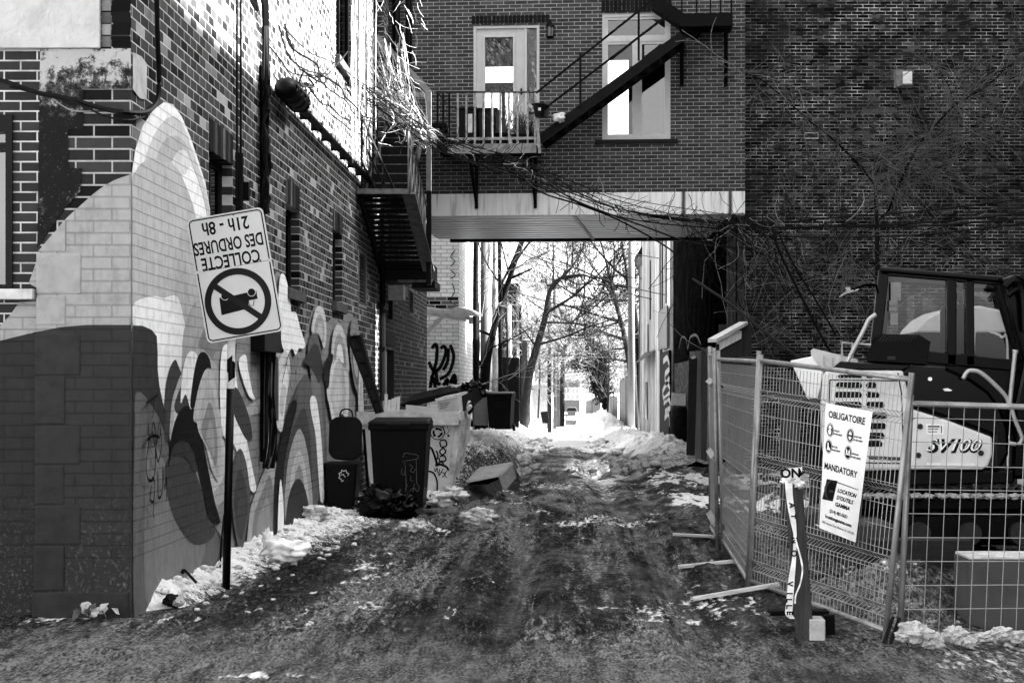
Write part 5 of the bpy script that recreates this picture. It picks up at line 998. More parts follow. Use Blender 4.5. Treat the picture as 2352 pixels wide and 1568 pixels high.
# loose snow lumps and ice clods along the snow edge
lumps = [(x, y) for x, y in ((790, 1165), (760, 1160), (1000, 1160), (1040, 1140), (1060, 1110), (1045, 1085), (720, 1190), (1085, 1045), (960, 1200), (1100, 1195), (600, 1420), (640, 1440))]
for i, (x, y) in enumerate(lumps):
    if y > 1230: continue
    d = F * (EYE - .12) / (y - CY); c = W(x, y, d); s = rng.uniform(.08, .17)
    mb = MB().use(SC if i % 4 else SD); mb.smooth = True; mb.blob((c.x, c.y, gz(c.x, c.y) + s * .35 + (.12 if x < 800 or x > 990 else .02)), (s * 1.3, s, s * .6), i + 40, .75, 4, 2.2)
    tag(mb.build('snow_lump', None, None, loc=c), 'lump of old packed snow along the bins and skip', 'snow', 'snow lumps around the bins')
# ---------------------------------------------------------------- temporary fence
gv = mat('galvanised_tube', .34, .42, .5, amt=.45, scale=6, bmp=.15, stain=.4); gw = mat('galvanised_wire', .36, .45, .5, amt=.2, bmp=0)
def fpanel(label, bl, br, tl, tr, nv, hz, folds, fo=.05, rw=.0026, up_ext=.05, bot=True):
    bl, br, tl, tr = map(Vector, (bl, br, tl, tr)); t = thing('mesh_fence', label, 'fence', tuple(bl), 'wire mesh fence panels round the site')
    B = lambda a, b: (bl * (1 - a) + br * a) * (1 - b) + (tl * (1 - a) + tr * a) * b
    nrm = (br - bl).cross(tl - bl).normalized()
    for a in (0, 1): mb = MB().use(gv); mb.smooth = True; mb.tube([B(a, -.01), B(a, 1 + up_ext)], .021, 8); mb.build('post', None, t)
    mb = MB().use(gv); mb.smooth = True; mb.tube([B(0, .985), B(1, .985)], .019, 8); mb.build('top_rail', None, t)
    if bot: mb = MB().use(gv); mb.smooth = True; mb.tube([B(0, .05), B(1, .05)], .019, 8); mb.build('bottom_rail', None, t)
    mb = MB().use(gw)
    pr = [(.045, 0)]
    for f in folds: pr += [(f - .022, 0), (f, fo), (f + .022, 0)]
    pr += [(.965, 0)]
    if not bot: pr += [(.99, .02)]
    for i in range(nv):
        a = (i + .5) / nv; mb.tube([B(a, b) + nrm * n_ for b, n_ in pr], rw, 4, False)
    for b in hz: mb.tube([B(0, b), B(1, b)], rw, 4, False)
    for f in folds:
        for q in (f - .022, f, f + .022): mb.tube([B(0, q) + nrm * (fo if q == f else 0), B(1, q) + nrm * (fo if q == f else 0)], rw, 4, False)
    mb.build('mesh_infill', None, t); return t, B, nrm
P3bl, P3br, P3tl, P3tr = W(1722, 1360, 14.4), W(2032, 1478, 11.5), W(1748, 820, 14.4), W(2094, 862, 11.45)
hz = [.1 + .082 * i for i in range(11)]
_, B3, n3 = fpanel('leaning mesh fence panel carrying the white safety notice', P3bl, P3br, P3tl, P3tr, 40, hz, (.12, .30, .56, .84), -.05, .0028, .01)
P2 = (W(1661, 1262, 17.6), W(1716, 1358, 14.5), W(1650, 818, 17.6), W(1743, 822, 14.5))
fpanel('mesh fence panel seen almost edge-on beyond the leaning one', *P2, 50, hz, (.12, .46, .84), -.05, .0021, .03)
fpanel('farthest mesh fence panel standing end-on by the plank fence', W(1632, 1230, 20.5), W(1648, 1258, 17.8), W(1630, 808, 20.5), W(1640, 812, 17.8), 50, hz, (.12, .46, .84), .05, .0028, .03)
P4bl, P4tl = W(2066, 1476, 11.52), W(2092, 918, 11.52)
fpanel('square-mesh fence panel in front of the digger tracks', P4bl, P4bl + Vector((3., .1, .03)), P4tl, P4tl + Vector((3., .15, -.09)), 29, [.04 + .0985 * i for i in range(10)], (), 0, .0029, .02, False)
t = thing('fence_stake', 'pair of short rusty stakes crossing at the fence foot', 'stake', W(2045, 1478, 11.45))
for a, b in (((2030, 1476), (2052, 1415)), ((2045, 1478), (2066, 1418))): mb = MB().use(mat('rust_stake', .06, .8, .2)); mb.bar(W(*a, 11.42), W(*b, 11.4), .022); mb.build('stake', None, t)
# safety notice on the leaning panel
sg = [W(1900, 925, 12.45), W(2007, 945, 11.95), W(1968, 1243, 11.97), W(1885, 1210, 12.5)]
def onfence(x, y, k=.03):
    n = (P3br - P3bl).cross(P3tl - P3bl); d = Vector(((x - CX) / F, 1, (CY - y) / F)); o = Vector((0, 0, EYE)); t_ = (P3bl - o).dot(n) / d.dot(n); return o + d * t_ + Vector((-.02, -k, 0))
sg = [onfence(*p, .065) for p in ((1900, 925), (2007, 945), (1968, 1243), (1885, 1210))]
S = lambda a, b, k=0.: (sg[0] * (1 - a) + sg[1] * a) * (1 - b) + (sg[3] * (1 - a) + sg[2] * a) * b + Vector((-.0012, -.0036, 0)) * k
t = thing('safety_notice', 'white site notice reading OBLIGATOIRE MANDATORY tied to the leaning fence panel', 'sign', tuple(sg[3]))
mb = MB().use(mat('notice_white', .84, .45, amt=.08, scale=5, bmp=.05, stain=.06)); vs = [S(i / 6, j / 10) + Vector((0, .008 * math.sin(i * 1.1 + j * .7), 0)) * 0 for j in range(11) for i in range(7)]
mb.add([S(0, 0), S(1, 0), S(1, 1), S(0, 1)] + [S(a, b) + Vector((.002, .006, 0)) for a, b in ((0, 0), (1, 0), (1, 1), (0, 1))], [(0, 1, 2, 3), (7, 6, 5, 4)] + [(i, i + 4, (i + 1) % 4 + 4, (i + 1) % 4) for i in range(4)]); pn_ = mb.build('panel', None, t)
ga = (sg[1] - sg[0]).length; gb_ = (sg[3] - sg[0]).length
def stext(mb, body, a, b, width, cap, off=.0, shear=0., align='CENTER'):
    tmp = MB(); text_into(tmp, body, cap / .7, Matrix.Identity(4), off, 'CENTER', shear=shear); xs_ = [q[0] for q in tmp.v]; k = width / (max(xs_) - min(xs_)); m = (max(xs_) + min(xs_)) / 2
    o = len(mb.v); mb.v += [tuple(S(a + (p[0] - m) * k, b - p[1], 1.)) for p in tmp.v]
    for f in tmp.f: mb.f.append([i + o for i in f]); mb.mi.append(mb.cur); mb.sm.append(False)
tp_ = mat('notice_grey_ink', .05, .5, bmp=0); mb = MB().use(tp_)
stext(mb, 'OBLIGATOIRE', .48, .085, .80, .052, .0022); stext(mb, 'MANDATORY', .45, .497, .80, .050, .0022)
mb.use(bk)
for body, a, b, w in (('CASQUE', .285, .202, .13), ('DE SÉCURITÉ', .315, .228, .21), ('LUNETTES', .755, .212, .18), ('DE SÉCURITÉ', .77, .238, .21), ('BOTTES', .27, .330, .13), ('DE SÉCURITÉ', .30, .356, .21), ('HARNAIS', .745, .345, .16), ('DE SÉCURITÉ', .765, .371, .22)): stext(mb, body, a, b, w, .0125, .0008)
stext(mb, 'LOCATION', .655, .656, .47, .030, .0018, .25); stext(mb, "D'OUTILS", .62, .712, .42, .030, .0018, .25); stext(mb, 'GAMMA', .575, .768, .37, .030, .0018, .25)
stext(mb, '(514) 481-5631', .49, .835, .46, .026, .0012); stext(mb, 'locationgamma.com', .50, .888, .70, .026, .0016); stext(mb, '5840 St-Jacques Ouest, Montréal, Qc  H4A 2E9', .50, .94, .86, .019, .0002)
def spoly(m_, pts, k=1.): mb.use(m_); mb.add([S(a, b, k) for a, b in pts], [tuple(range(len(pts)))])
def ell(a, b, ra, rb, n=22): return [(a + ra * math.cos(q), b + rb * math.sin(q)) for q in np.linspace(0, 6.283, n, False)]
nw = mat('notice_white', .84)
for a, b in ((.135, .205), (.60, .212), (.125, .335), (.585, .345)): spoly(bk, ell(a, b, .082, .056), 1.); spoly(nw, ell(a, b, .076, .052), 1.6); spoly(bk, ell(a, b, .068, .0465), 2.2)
spoly(nw, [(.10, .185), (.115, .17), (.135, .165), (.155, .17), (.17, .185), (.18, .192), (.09, .192)], 3); spoly(nw, ell(.135, .218, .036, .025, 14), 3)
spoly(nw, ell(.60, .212, .036, .034, 14), 3); spoly(bk, [(.555, .206), (.645, .206), (.645, .218), (.612, .222), (.60, .216), (.588, .222), (.555, .218)], 3.6); spoly(nw, [(.57, .192), (.585, .178), (.615, .178), (.63, .192)], 3)
spoly(nw, [(.10, .305), (.125, .305), (.13, .335), (.17, .352), (.175, .365), (.09, .365), (.10, .34)], 3)
spoly(nw, [(.54, .365), (.545, .320), (.56, .315), (.585, .352), (.61, .315), (.625, .320), (.635, .365), (.61, .365), (.585, .362), (.565, .365)], 3); spoly(bk, [(.555, .318), (.562, .318), (.615, .360), (.608, .362)], 3.6); spoly(bk, [(.615, .318), (.608, .318), (.555, .360), (.562, .362)], 3.6)
spoly(bk, [(.13, .595), (.40, .585), (.32, .755), (.04, .765)], 1.); spoly(bk, [(.395, .592), (.905, .600), (.905, .606), (.395, .600)], 1.)
mb.use(mat('notice_mid_grey', .12, .5, bmp=0)); arc = [(.245 + .13 * math.cos(q) * 1.0 - .10 * math.sin(q) * .25 , .675 + .075 * math.sin(q)) for q in np.linspace(5.3, 1.0, 18)]
for i in range(len(arc) - 1):
    w = .012 + .02 * math.sin(math.pi * i / 17); p, q = arc[i], arc[i + 1]; mb.add([S(p[0] - w, p[1], 2), S(q[0] - w, q[1], 2), S(q[0] + w, q[1], 2), S(p[0] + w, p[1], 2)], [(0, 1, 2, 3)])
spoly(mat('notice_mid_grey', .12), [(.22, .672), (.33, .668), (.32, .686), (.215, .690)], 2)
mb.build('print', None, pn_, keepn=True)
mb = MB().use(lw)
for p in ((1898, 926), (2010, 944), (1884, 1206)): c = onfence(*p, .08); mb.tube([c + Vector((-.02, .03, .01)), c, c + Vector((.03, .02, .006))], .005, 4)
mb.build('cable_tie', None, t)
# ---------------------------------------------------------------- tilted timber post with caution tape
t = thing('tape_post', 'square timber post leaning by the fence, wrapped in caution tape', 'post', W(1845, 1472, 11.75))
wd_ = timber('wet_timber', .13, 2); mb = MB().use(wd_); mb.bar(W(1850, 1482, 11.78), W(1822, 1108, 11.85), .125, .11, (1, 0, 0)); mb.build('post', None, t, bevel=.008)
tpm = mat('tape_white', .8, .4, amt=.1, bmp=.05); mb = MB().use(tpm)
def ribbon(pts, w, d=11.70): 
    vs = []
    for i, (x, y, k) in enumerate(pts): vs += [W(x - w * k, y, d + .004 * math.sin(i)), W(x + w * k, y, d + .006 * math.cos(i * 1.3))]
    mb.add(vs, [(2 * i, 2 * i + 1, 2 * i + 3, 2 * i + 2) for i in range(len(pts) - 1)])
tape1 = crom([(1812, 1100, 1.2), (1814, 1140, 1.1), (1820, 1180, 1), (1826, 1225, .6), (1824, 1280, .7), (1818, 1330, 1.1), (1814, 1380, 1.2), (1812, 1408, 1.3), (1820, 1420, .9)], False, 5)
ribbon(tape1, 6.5); ribbon(crom([(1806, 1100, .5), (1808, 1140, .4), (1816, 1190, .3), (1828, 1240, .3), (1840, 1285, .35), (1843, 1310, .3), (1838, 1340, .3), (1828, 1365, .3), (1826, 1385, .3)], False, 5), 6, 11.66)
mb.prism([W(*p, 11.66) for p in ((1798, 1076), (1843, 1072), (1840, 1098), (1800, 1098))], (0, .004, 0))
mb.smooth = True
for q in ((1806, 1104), (1816, 1100), (1828, 1106), (1838, 1112)): mb.blob(W(*q, 11.72), (.035, .03, .022), q[0], .8, 3, 2.4)
mb.build('tape', None, t, keepn=True)
mb = MB().use(bk); PT = Plane((0, 11.655, 0), (1, 0, 0), (0, 0, 1), (0, -1, 0))
text_into(mb, 'ON', .085, frame_mat(PT.pt(*PT.px(1816, 1087), .003), (1, 0, .03), (-.03, 0, 1)), .003); mb.stroke(PT, [PT.px(1836, 1080), PT.px(1840, 1092)], .02, .003)
PT2 = Plane((0, 11.685, 0), (1, 0, 0), (0, 0, 1), (0, -1, 0))
for ch, x, y in (('V', 1814, 1340), ('I', 1813, 1362), ('L', 1812, 1378), ('L', 1812, 1392), ('E', 1813, 1407), ('A', 1818, 1160), ('T', 1821, 1185), ('N', 1824, 1240), ('O', 1823, 1270)): text_into(mb, ch, .055, frame_mat(PT2.pt(*PT2.px(x, y), .003), (0, 0, -1), (1, 0, 0)), .002)
mb.build('tape_print', None, t, keepn=True)
cb = mat('concrete_block', .42, .9, amt=.3, bmp=.6); cm = mat('concrete_slab', .13, .9, amt=.3, scale=5, bmp=.5)
def pbx(nm, lab, cat, x0, y0, x1, y1, d, dep, m_, bev=.008, group=None, dx=0):
    mb = MB().use(m_); a = W(x0, y1, d); b = W(x1, y0, d); mb.prism([(a.x, d, a.z), (b.x, d, a.z), (b.x, d, b.z), (a.x, d, b.z)], (dx, dep, 0)); return tag(mb.build(nm, None, None, bevel=bev, loc=(a + b) / 2), lab, cat, group)
pbx('concrete_block', 'small pale concrete block at the foot of the taped post', 'block', 1860, 1422, 1896, 1478, 11.7, .2, cb)
pbx('dark_board', 'black end of a board standing behind the small pale block', 'board', 1893, 1412, 1918, 1475, 11.95, .06, mat('wet_board', .02, .8))
pbx('dark_plank', 'short dark plank lying behind the taped post', 'plank', 1770, 1402, 1905, 1414, 12.15, .15, mat('wet_board', .02, .8))
pbx('concrete_barrier', 'big grey concrete block inside the fence behind the stones', 'block', 2226, 1284, 2460, 1462, 12.6, .5, mat('barrier_concrete', .17, .85, amt=.25, scale=4, bmp=.4), .012)
pbx('snow_layer', 'thin snow cap along the top of the grey barrier block', 'snow', 2226, 1278, 2460, 1286, 12.62, .46, SC, .01)
pbx('timber_beam', 'long squared beam under the digger tracks', 'beam', 2005, 1240, 2235, 1302, 14.6, .3, timber('old_beam', .09, 0), .01)
pbx('concrete_slab', 'broad dark concrete slab lying behind the safety notice', 'slab', 1940, 1205, 2060, 1300, 15.2, .9, cm, .015)
mb = MB().use(cm); c = W(1893, 1222, 15.4); mb.cyl(c, c + Vector((.1, .9, 0)), .20, 28); tag(mb.build('concrete_pipe', None, None, bevel=.01, loc=c), 'short round concrete pipe end beside the dark slab', 'pipe')
plank('scaffold_plank', 'rough upright plank standing behind the leaning fence panel', 'plank', W(1815, 1250, 15.0), W(1813, 880, 15.0), .16, .06, timber('plank_grey', .13, 2), (0, 1, 0))
for i, (x0, y0, x1, y1, l) in enumerate(((1558, 1292, 1690, 1291, 'thin pale strip of wood lying by the fence, middle of three'), (1592, 1357, 1790, 1363, 'long pale strip of wood running under the leaning fence panel'), (1545, 1229, 1640, 1223, 'pale strip of wood lying on the mud, farthest from the camera'))):
    d = F * (EYE - .07) / (y0 - CY); a, b = W(x0, y0, d), W(x1, y1, d); a.z, b.z = gz(a.x, a.y) + .05, gz(b.x, b.y) + .06; plank('wood_strip', l, 'wood', a, b, .07, .03, timber('pale_strip', .5, 0), group='wood strips on the ground')
# stones along the kerb of the site
stn = mat('limestone', .5, .9, amt=.6, scale=9, bmp=1., stain=.5)
for i, (x, y, rx, rz, l) in enumerate(((2097, 1452, 38, 22, 'largest pale rock at the fence foot, left of the row'), (2142, 1470, 26, 16, 'low rounded rock second from the large one'), (2192, 1456, 26, 17, 'angular pale rock in the middle of the row'), (2226, 1472, 22, 12, 'flat rock before the concrete barrier'), (2262, 1462, 24, 11, 'dark-sided rock at the barrier foot'), (2298, 1452, 26, 13, 'whitish rock leaning on the barrier'), (2338, 1462, 30, 13, 'long low rock at the picture edge'))):
    d = 11.3; c = W(x, y, d); s = d / F; mb = MB().use(stn); mb.blob((c.x, c.y, max(c.z, .03)), (rx * s, rx * s * .8, rz * s), i + 70, .6, 4, 1.6); tag(mb.build('rock', None, None, loc=c), l, 'rock', 'rocks along the fence foot')
# ---------------------------------------------------------------- mini excavator
E = 17.2
t = thing('mini_excavator', 'pale and black tracked digger parked behind the mesh fence', 'excavator', W(2150, 1270, 18.0)); ex = t
yp = mat('digger_pale_paint', .68, .4, amt=.18, scale=3, bmp=.08, stain=.45); bp_ = mat('digger_black', .010, .22, amt=.4, scale=3, bmp=.03); gr = mat('digger_grey', .10, .5)
def pp(mb, l, d, ext): mb.prism([W(*p, d) for p in l], (ext * .19, ext, 0))
mb = MB().use(yp); pp(mb, [(1890, 858), (1905, 850), (2075, 851), (2085, 893), (2092, 960), (2092, 1078), (1896, 1084), (1884, 1000), (1884, 925)], E, 1.7); mb.build('engine_cover', None, t, bevel=.03)
mb = MB().use(bp_); SLT = Plane((0, E, 0), (1, 0, 0), (0, 0, 1), (0, -1, 0))
for i, (y, x0, x1) in enumerate(((864, 1923, 2005), (884, 1919, 2014), (906, 1916, 2020), (929, 1916, 2032), (954, 1916, 2038), (978, 1916, 2036), (1000, 1916, 2032), (1018, 1916, 2027))):
    h = 4 if i == 0 else 7; xm = 1984
    for a, b in ((x0, xm - 4), (xm + 4, x1)): mb.poly(SLT, [SLT.px(a + 4, y + h), SLT.px(b - 2, y + h), SLT.px(b, y), SLT.px(b - 5, y - h), SLT.px(a + 5, y - h), SLT.px(a, y)], .006)
mb.build('grille', None, t, keepn=True)
mb = MB().use(mat('panel_groove', .16, .5)); mb.poly(SLT, [SLT.px(1995, 1046), SLT.px(2085, 1050), SLT.px(2085, 1058), SLT.px(1995, 1054)], .005); mb.use(mat('seam_dark', .03, .6, bmp=0))
for l in ([(1900, 1060), (2080, 1064)], [(2062, 856), (2070, 900), (2076, 1060)], [(1906, 872), (1900, 1056)], [(1906, 872), (2062, 874)]): mb.stroke(SLT, [SLT.px(*p) for p in l], .012, .005)
mb.build('groove', None, t, keepn=True)
sp_ = [(2092, 938), (2180, 966), (2280, 1004), (2280, 1044), (2270, 1070), (2256, 1078), (2092, 1078)]
mb = MB().use(yp); mb.prism([W(*p, E - .06) for p in sp_], (0, .3, 0)); sp_o = mb.build('side_panel', None, t, bevel=.025)
SPP = Plane((0, E - .06, 0), (1, 0, 0), (0, 0, 1), (0, -1, 0)); mb = MB()
c = SPP.px(2190, 1023); wdt = SPP.px(2252, 0)[0] - SPP.px(2124, 0)[0]
for m_, k, off_, dxy in ((bkp, .0, .014, (.012, -.010)), (mat('decal_white', .88, .4, bmp=0), .003, .0, (0, 0))):
    tmp = MB(); text_into(tmp, 'SV100', .2, Matrix.Identity(4), off_, shear=.35); xs_ = [q[0] for q in tmp.v]; kk = wdt / (max(xs_) - min(xs_)); m0 = (max(xs_) + min(xs_)) / 2
    mb.use(m_); o = len(mb.v); mb.v += [tuple(SPP.pt(c[0] + (p[0] - m0) * kk + dxy[0], c[1] + p[1] * .85 + dxy[1], .004 + k)) for p in tmp.v]
    for f in tmp.f: mb.f.append([i + o for i in f]); mb.mi.append(mb.cur); mb.sm.append(False)
mb.use(mat('decal_white', .88)); a = SPP.px(2127, 998); b = SPP.px(2168, 973); mb.poly(SPP, [(a[0], a[1]), (b[0], a[1]), (b[0], b[1]), (a[0], b[1])], .004); mb.use(bkp)
for j in range(3): mb.stroke(SPP, [SPP.px(2131, 979 + j * 6), SPP.px(2158 - 3 * j, 979 + j * 6)], .014 if j == 0 else .007, .006)
mb.stroke(SPP, [SPP.px(2162, 977), SPP.px(2162, 994)], .008, .006)
mb.build('decal', None, sp_o, keepn=True)
mb = MB().use(mat('decal_white', .88)); mb.stroke(SPP, [SPP.px(2128, 1065), SPP.px(2238, 1066)], .022, .004)
mb.use(gr)
for q in ((2113, 979), (2109, 1045), (2253, 1040)): a = SPP.px(*q); mb.cyl(SPP.pt(*a, .0), SPP.pt(*a, .012), .028, 12)
mb.build('bolt', None, sp_o)
hood = [(2074, 850), (2100, 838), (2172, 842), (2230, 868), (2272, 898), (2300, 935), (2318, 985), (2320, 1040), (2300, 1078), (2282, 1078), (2282, 1002), (2180, 964), (2094, 936)]
mb = MB().use(bp_); mb.prism([W(*p, E - .02) for p in hood], (0, 1.0, 0)); ho = mb.build('hood', None, t, bevel=.04)
mb = MB().use(mat('decal_white', .88)); HP = Plane((0, E - .02, 0), (1, 0, 0), (0, 0, 1), (0, -1, 0)); a = HP.px(2136, 870); mb.poly(HP, [(a[0] + .022 * math.cos(q), a[1] + .02 * math.sin(q)) for q in np.linspace(0, 6.283, 12, False)], .006); mb.poly(HP, [HP.px(2165, 893), HP.px(2176, 891), HP.px(2187, 896), HP.px(2183, 898), HP.px(2170, 898)], .006); mb.build('latch', None, ho, keepn=True)
mb = MB().use(bp_); pp(mb, [(1922, 836), (1930, 829), (2075, 838), (2100, 838), (2075, 852), (1905, 850)], E + .05, 1.4); mb.build('top_cover', None, t, bevel=.02)
mb = MB().use(mat('seat_box_black', .012, .5, amt=.4, bmp=.3)); pp(mb, [(1989, 812), (2023, 766), (2111, 769), (2137, 784), (2130, 836), (1990, 828)], E + .25, .8)
for j in range(12): x = 2030 + j * 7; mb.use(gr); mb.prism([W(x - 12 + j * .2, 776 + 8, E + .24), W(x - 10, 776 + 8, E + .24), W(x + 2, 768 + .3 * j * .2, E + .24), W(x, 768, E + .24)], (0, .01, 0))
mb.use(gr); a = W(2038, 826, E + .24); mb.box(a.x, a.x + .08, a.y - .006, a.y, a.z, a.z + .035); mb.build('intake_box', None, t, bevel=.012)
# cab: two glazed sides joined by a roof
cabm = mat('cab_black', .008, .3, amt=.4, bmp=.05)
fr_o = [(2020, 614), (2296, 640), (2326, 715), (2352, 800), (2364, 850), (2160, 850), (2002, 800)]
g1 = [(2048, 650), (2166, 662), (2166, 826), (2040, 806)]; g2 = [(2238, 668), (2272, 660), (2300, 740), (2310, 846), (2236, 838)]; g15 = [(2180, 662), (2226, 666), (2226, 836), (2180, 828)]
for d, nm in ((18.2, 'cab_side'), (19.5, 'cab_side')):
    dx_ = Vector((.28, 0, 0)) if d > 19 else Vector()
    mb = MB().use(cabm)
    for a, b, w in (((2022, 622), (2300, 646), 20), ((2030, 622), (2010, 800), 24), ((2300, 640), (2362, 850), 22), ((2000, 808), (2364, 842), 26), ((2185, 640), (2185, 840), 22), ((2226, 640), (2228, 840), 20)): mb.bar(W(*a, 18.2) + Vector((0, d - 18.2, 0)) + dx_, W(*b, 18.2) + Vector((0, d - 18.2, 0)) + dx_, w * 18.2 / F, .06, (0, 1, 0))
    co = mb.build(nm, None, t, bevel=.01)
    mb = MB().use(glass('cab_glass', .025, .72)); mb.add([W(*p, 18.2) + Vector((0, d - 18.18, 0)) + dx_ for p in ((2034, 630), (2298, 652), (2350, 835), (2012, 800))], [(0, 1, 2, 3)]); mb.build('pane', None, co, keepn=True)
mb = MB().use(cabm); mb.prism([W(*p, 18.15) for p in ((2020, 612), (2298, 638), (2300, 650), (2020, 626))], (.3, 1.4, 0)); mb.build('cab_roof', None, t, bevel=.03)
mb = MB().use(cabm); mb.prism([W(*p, 18.22) for p in ((2002, 796), (2364, 842), (2370, 1000), (2000, 1000))], (.28, 1.3, 0)); mb.build('cab_base', None, t)
mb = MB().use(mat('seat_black', .01, .7)); mb.box(W(2180, 0, 18.6).x, W(2235, 0, 18.6).x, 18.5, 19.1, W(0, 840, 18.6).z, W(0, 700, 18.6).z); mb.build('seat', None, t, bevel=.05)
mb = MB().use(mat('notice_paper', .30, .6, bmp=0))
for q in ((2047, 648, 2070, 690), (2043, 690, 2062, 702), (2043, 703, 2060, 714), (2046, 718, 2063, 746)): a = W(q[0], q[3], 18.14); b = W(q[2], q[1], 18.14); mb.box(a.x, b.x, 18.16, 18.163, a.z, b.z)
mb.build('cab_paper', None, t)
mb = MB().use(bp_); mb.tube([W(2016, 672, 18.1), W(2012, 655, 18.0), W(1990, 654, 17.9), W(1960, 665, 17.8)], .015, 6); mb.use(mat('mirror_grey', .4, .3)); mb.prism([W(*p, 17.8) for p in ((1928, 682), (1944, 668), (1974, 663), (1970, 667), (1946, 674))], (0, .05, 0)); mb.prism([W(*p, 17.8) for p in ((1943, 660), (1952, 659), (1954, 667), (1945, 668))], (0, .03, 0)); mb.build('mirror', None, t)
rl = mat('handrail_grey', .42, .4, .3, amt=.2, bmp=0)
mb = MB().use(rl); mb.smooth = True
mb.tube(crom([W(*p, E - .1) for p in ((2212, 870), (2222, 854), (2236, 851), (2256, 858), (2290, 888), (2314, 916), (2318, 940), (2322, 900), (2332, 806))], False, 4), .022, 8); mb.tube(crom([W(*p, E - .12) for p in ((2322, 930), (2330, 960), (2346, 1000), (2346, 1012), (2338, 1020), (2318, 1017))], False, 4), .02, 8); mb.tube([W(2326, 806, E - .1), W(2338, 808, E - .1)], .018, 6); mb.build('handrail', None, t)
mb = MB().use(rl); mb.tube(crom([W(*p, E + .1) for p in ((1944, 836), (1962, 800), (1985, 756), (1996, 734), (2012, 722))], False, 4), .022, 8); mb.build('grab_bar', None, t); mb = MB().use(rl); mb.tube([W(*p, E + .6) for p in ((1934, 820), (1934, 786), (2000, 792))], .014, 5); mb.tube([W(*p, E + .6) for p in ((1958, 820), (1958, 788))], .012, 5); mb.build('guard_frame', None, t)
mb = MB().use(bp_); pp(mb, [(2300, 640), (2330, 630), (2400, 660), (2440, 900), (2440, 1100), (2322, 1100), (2330, 930), (2352, 830)], 17.9, .5); mb.build('boom', None, t, bevel=.04)
mb = MB().use(rub); mb.tube(crom([W(*p, 17.8) for p in ((2310, 660), (2330, 645), (2350, 670), (2356, 760))], False, 4), .04, 6); mb.tube(crom([W(*p, 17.8) for p in ((2316, 680), (2340, 665), (2360, 700))], False, 4), .03, 6); mb.build('hose', None, t)
mb = MB().use(bp_); pp(mb, [(1857, 950), (1884, 935), (1884, 1078), (1860, 1075)], E + .1, 1.2); pp(mb, [(1880, 1079), (2330, 1079), (2330, 1110), (1900, 1120)], E + .05, 1.6); mb.build('lower_frame', None, t, bevel=.02)
# tracks
trk = mat('track_rubber', .014, .75, amt=.6, bmp=.5)
for y0 in (17.15, 18.75):
    zt2, zb2, xa, xb, r = .585, .0, 2.65, 5.9, .29
    prof = [(xb - r + r * math.sin(a), zb2 + r + r * math.cos(a)) for a in np.linspace(0, math.pi, 9)] + [(xa + r - r * math.sin(a), zb2 + r - r * math.cos(a)) for a in np.linspace(0, math.pi, 9)]
    inn = [(xb - r + (r - .07) * math.sin(a), zb2 + r + (r - .07) * math.cos(a)) for a in np.linspace(0, math.pi, 9)] + [(xa + r - (r - .07) * math.sin(a), zb2 + r - (r - .07) * math.cos(a)) for a in np.linspace(0, math.pi, 9)]
    k = len(prof); mb = MB().use(trk); vs = [(x, y0, z) for x, z in prof] + [(x, y0, z) for x, z in inn] + [(x, y0 + .4, z) for x, z in prof] + [(x, y0 + .4, z) for x, z in inn]
    mb.add(vs, [(i, (i + 1) % k, k + (i + 1) % k, k + i) for i in range(k)] + [(2 * k + i, 2 * k + (i + 1) % k, (i + 1) % k, i) for i in range(k)] + [(2 * k + i, 2 * k + (i + 1) % k, 3 * k + (i + 1) % k, 3 * k + i) for i in range(k)] + [(k + i, k + (i + 1) % k, 3 * k + (i + 1) % k, 3 * k + i) for i in range(k)])
    for i in range(22): x = xa + .25 + i * .13; mb.bar((x, y0 - .01, zb2 + 2 * r + .02), (x + .08, y0 + .41, zb2 + 2 * r + .02), .06, .05)
    to = mb.build('track', None, ex)
    mb = MB().use(gr)
    for x in (xa + r, xa + .85, xa + 1.35, xa + 1.85, xa + 2.4, xb - r): mb.cyl((x, y0 - .02, zb2 + .26), (x, y0 + .3, zb2 + .26), .17 if x in (xa + r, xb - r) else .11, 16)
    mb.use(bp_).box(xa + .4, xb - .4, y0 + .08, y0 + .34, .2, .42); mb.build('roller', None, to)
    mb = MB().use(mat('clumpy_snow', .42, .9, amt=.5, scale=16, bmp=.8)); mb.smooth = True
    for i in range(24): x = xa + .18 + i * .122; mb.blob((x + .03, y0 + .06, zb2 + 2 * r + .045), (.07, .1, .03), i, .5, 3, 2)
    mb.build('track_snow', None, to)
# things around the digger
t = thing('dumper_bed', 'light ribbed tipping bed standing behind the digger', 'trailer', W(1880, 860, 19.5))
mb = MB().use(mat('bed_paint', .6, .55, amt=.15, stain=.1)); d = 19.4; pp(mb, [(1862, 805), (1868, 800), (1970, 825), (1970, 870), (1866, 850)], d, .9)
for x in (1885, 1905, 1925, 1945): pp(mb, [(x, 815 + (x - 1885) * .22), (x + 6, 816 + (x - 1885) * .22), (x + 6, 860), (x, 856)], d - .05, .05)
mb.build('bed', None, t); mb = MB().use(mat('bed_white', .85, .5, amt=.1)); pp(mb, [(1815, 828), (1866, 818), (1890, 860), (1878, 915), (1855, 916)], 18.3, .08); mb.build('tailboard', None, t, bevel=.01); mb = MB().use(gr); mb.box(W(1870, 0, 19.8).x, W(1960, 0, 19.8).x, 19.5, 20.2, 0.1, W(0, 870, 19.8).z); mb.build('chassis', None, t)
t = thing('portable_toilet', 'grey portable toilet with rounded pale roof seen through the digger cab', 'toilet cabin', W(2200, 1050, 23))
dT = 23.0; tx0, tx1 = W(2098, 0, dT).x, W(2342, 0, dT).x
tg_ = mat('toilet_grey', .10, .5, amt=.1); tw = mat('toilet_roof', .8, .5, amt=.1)
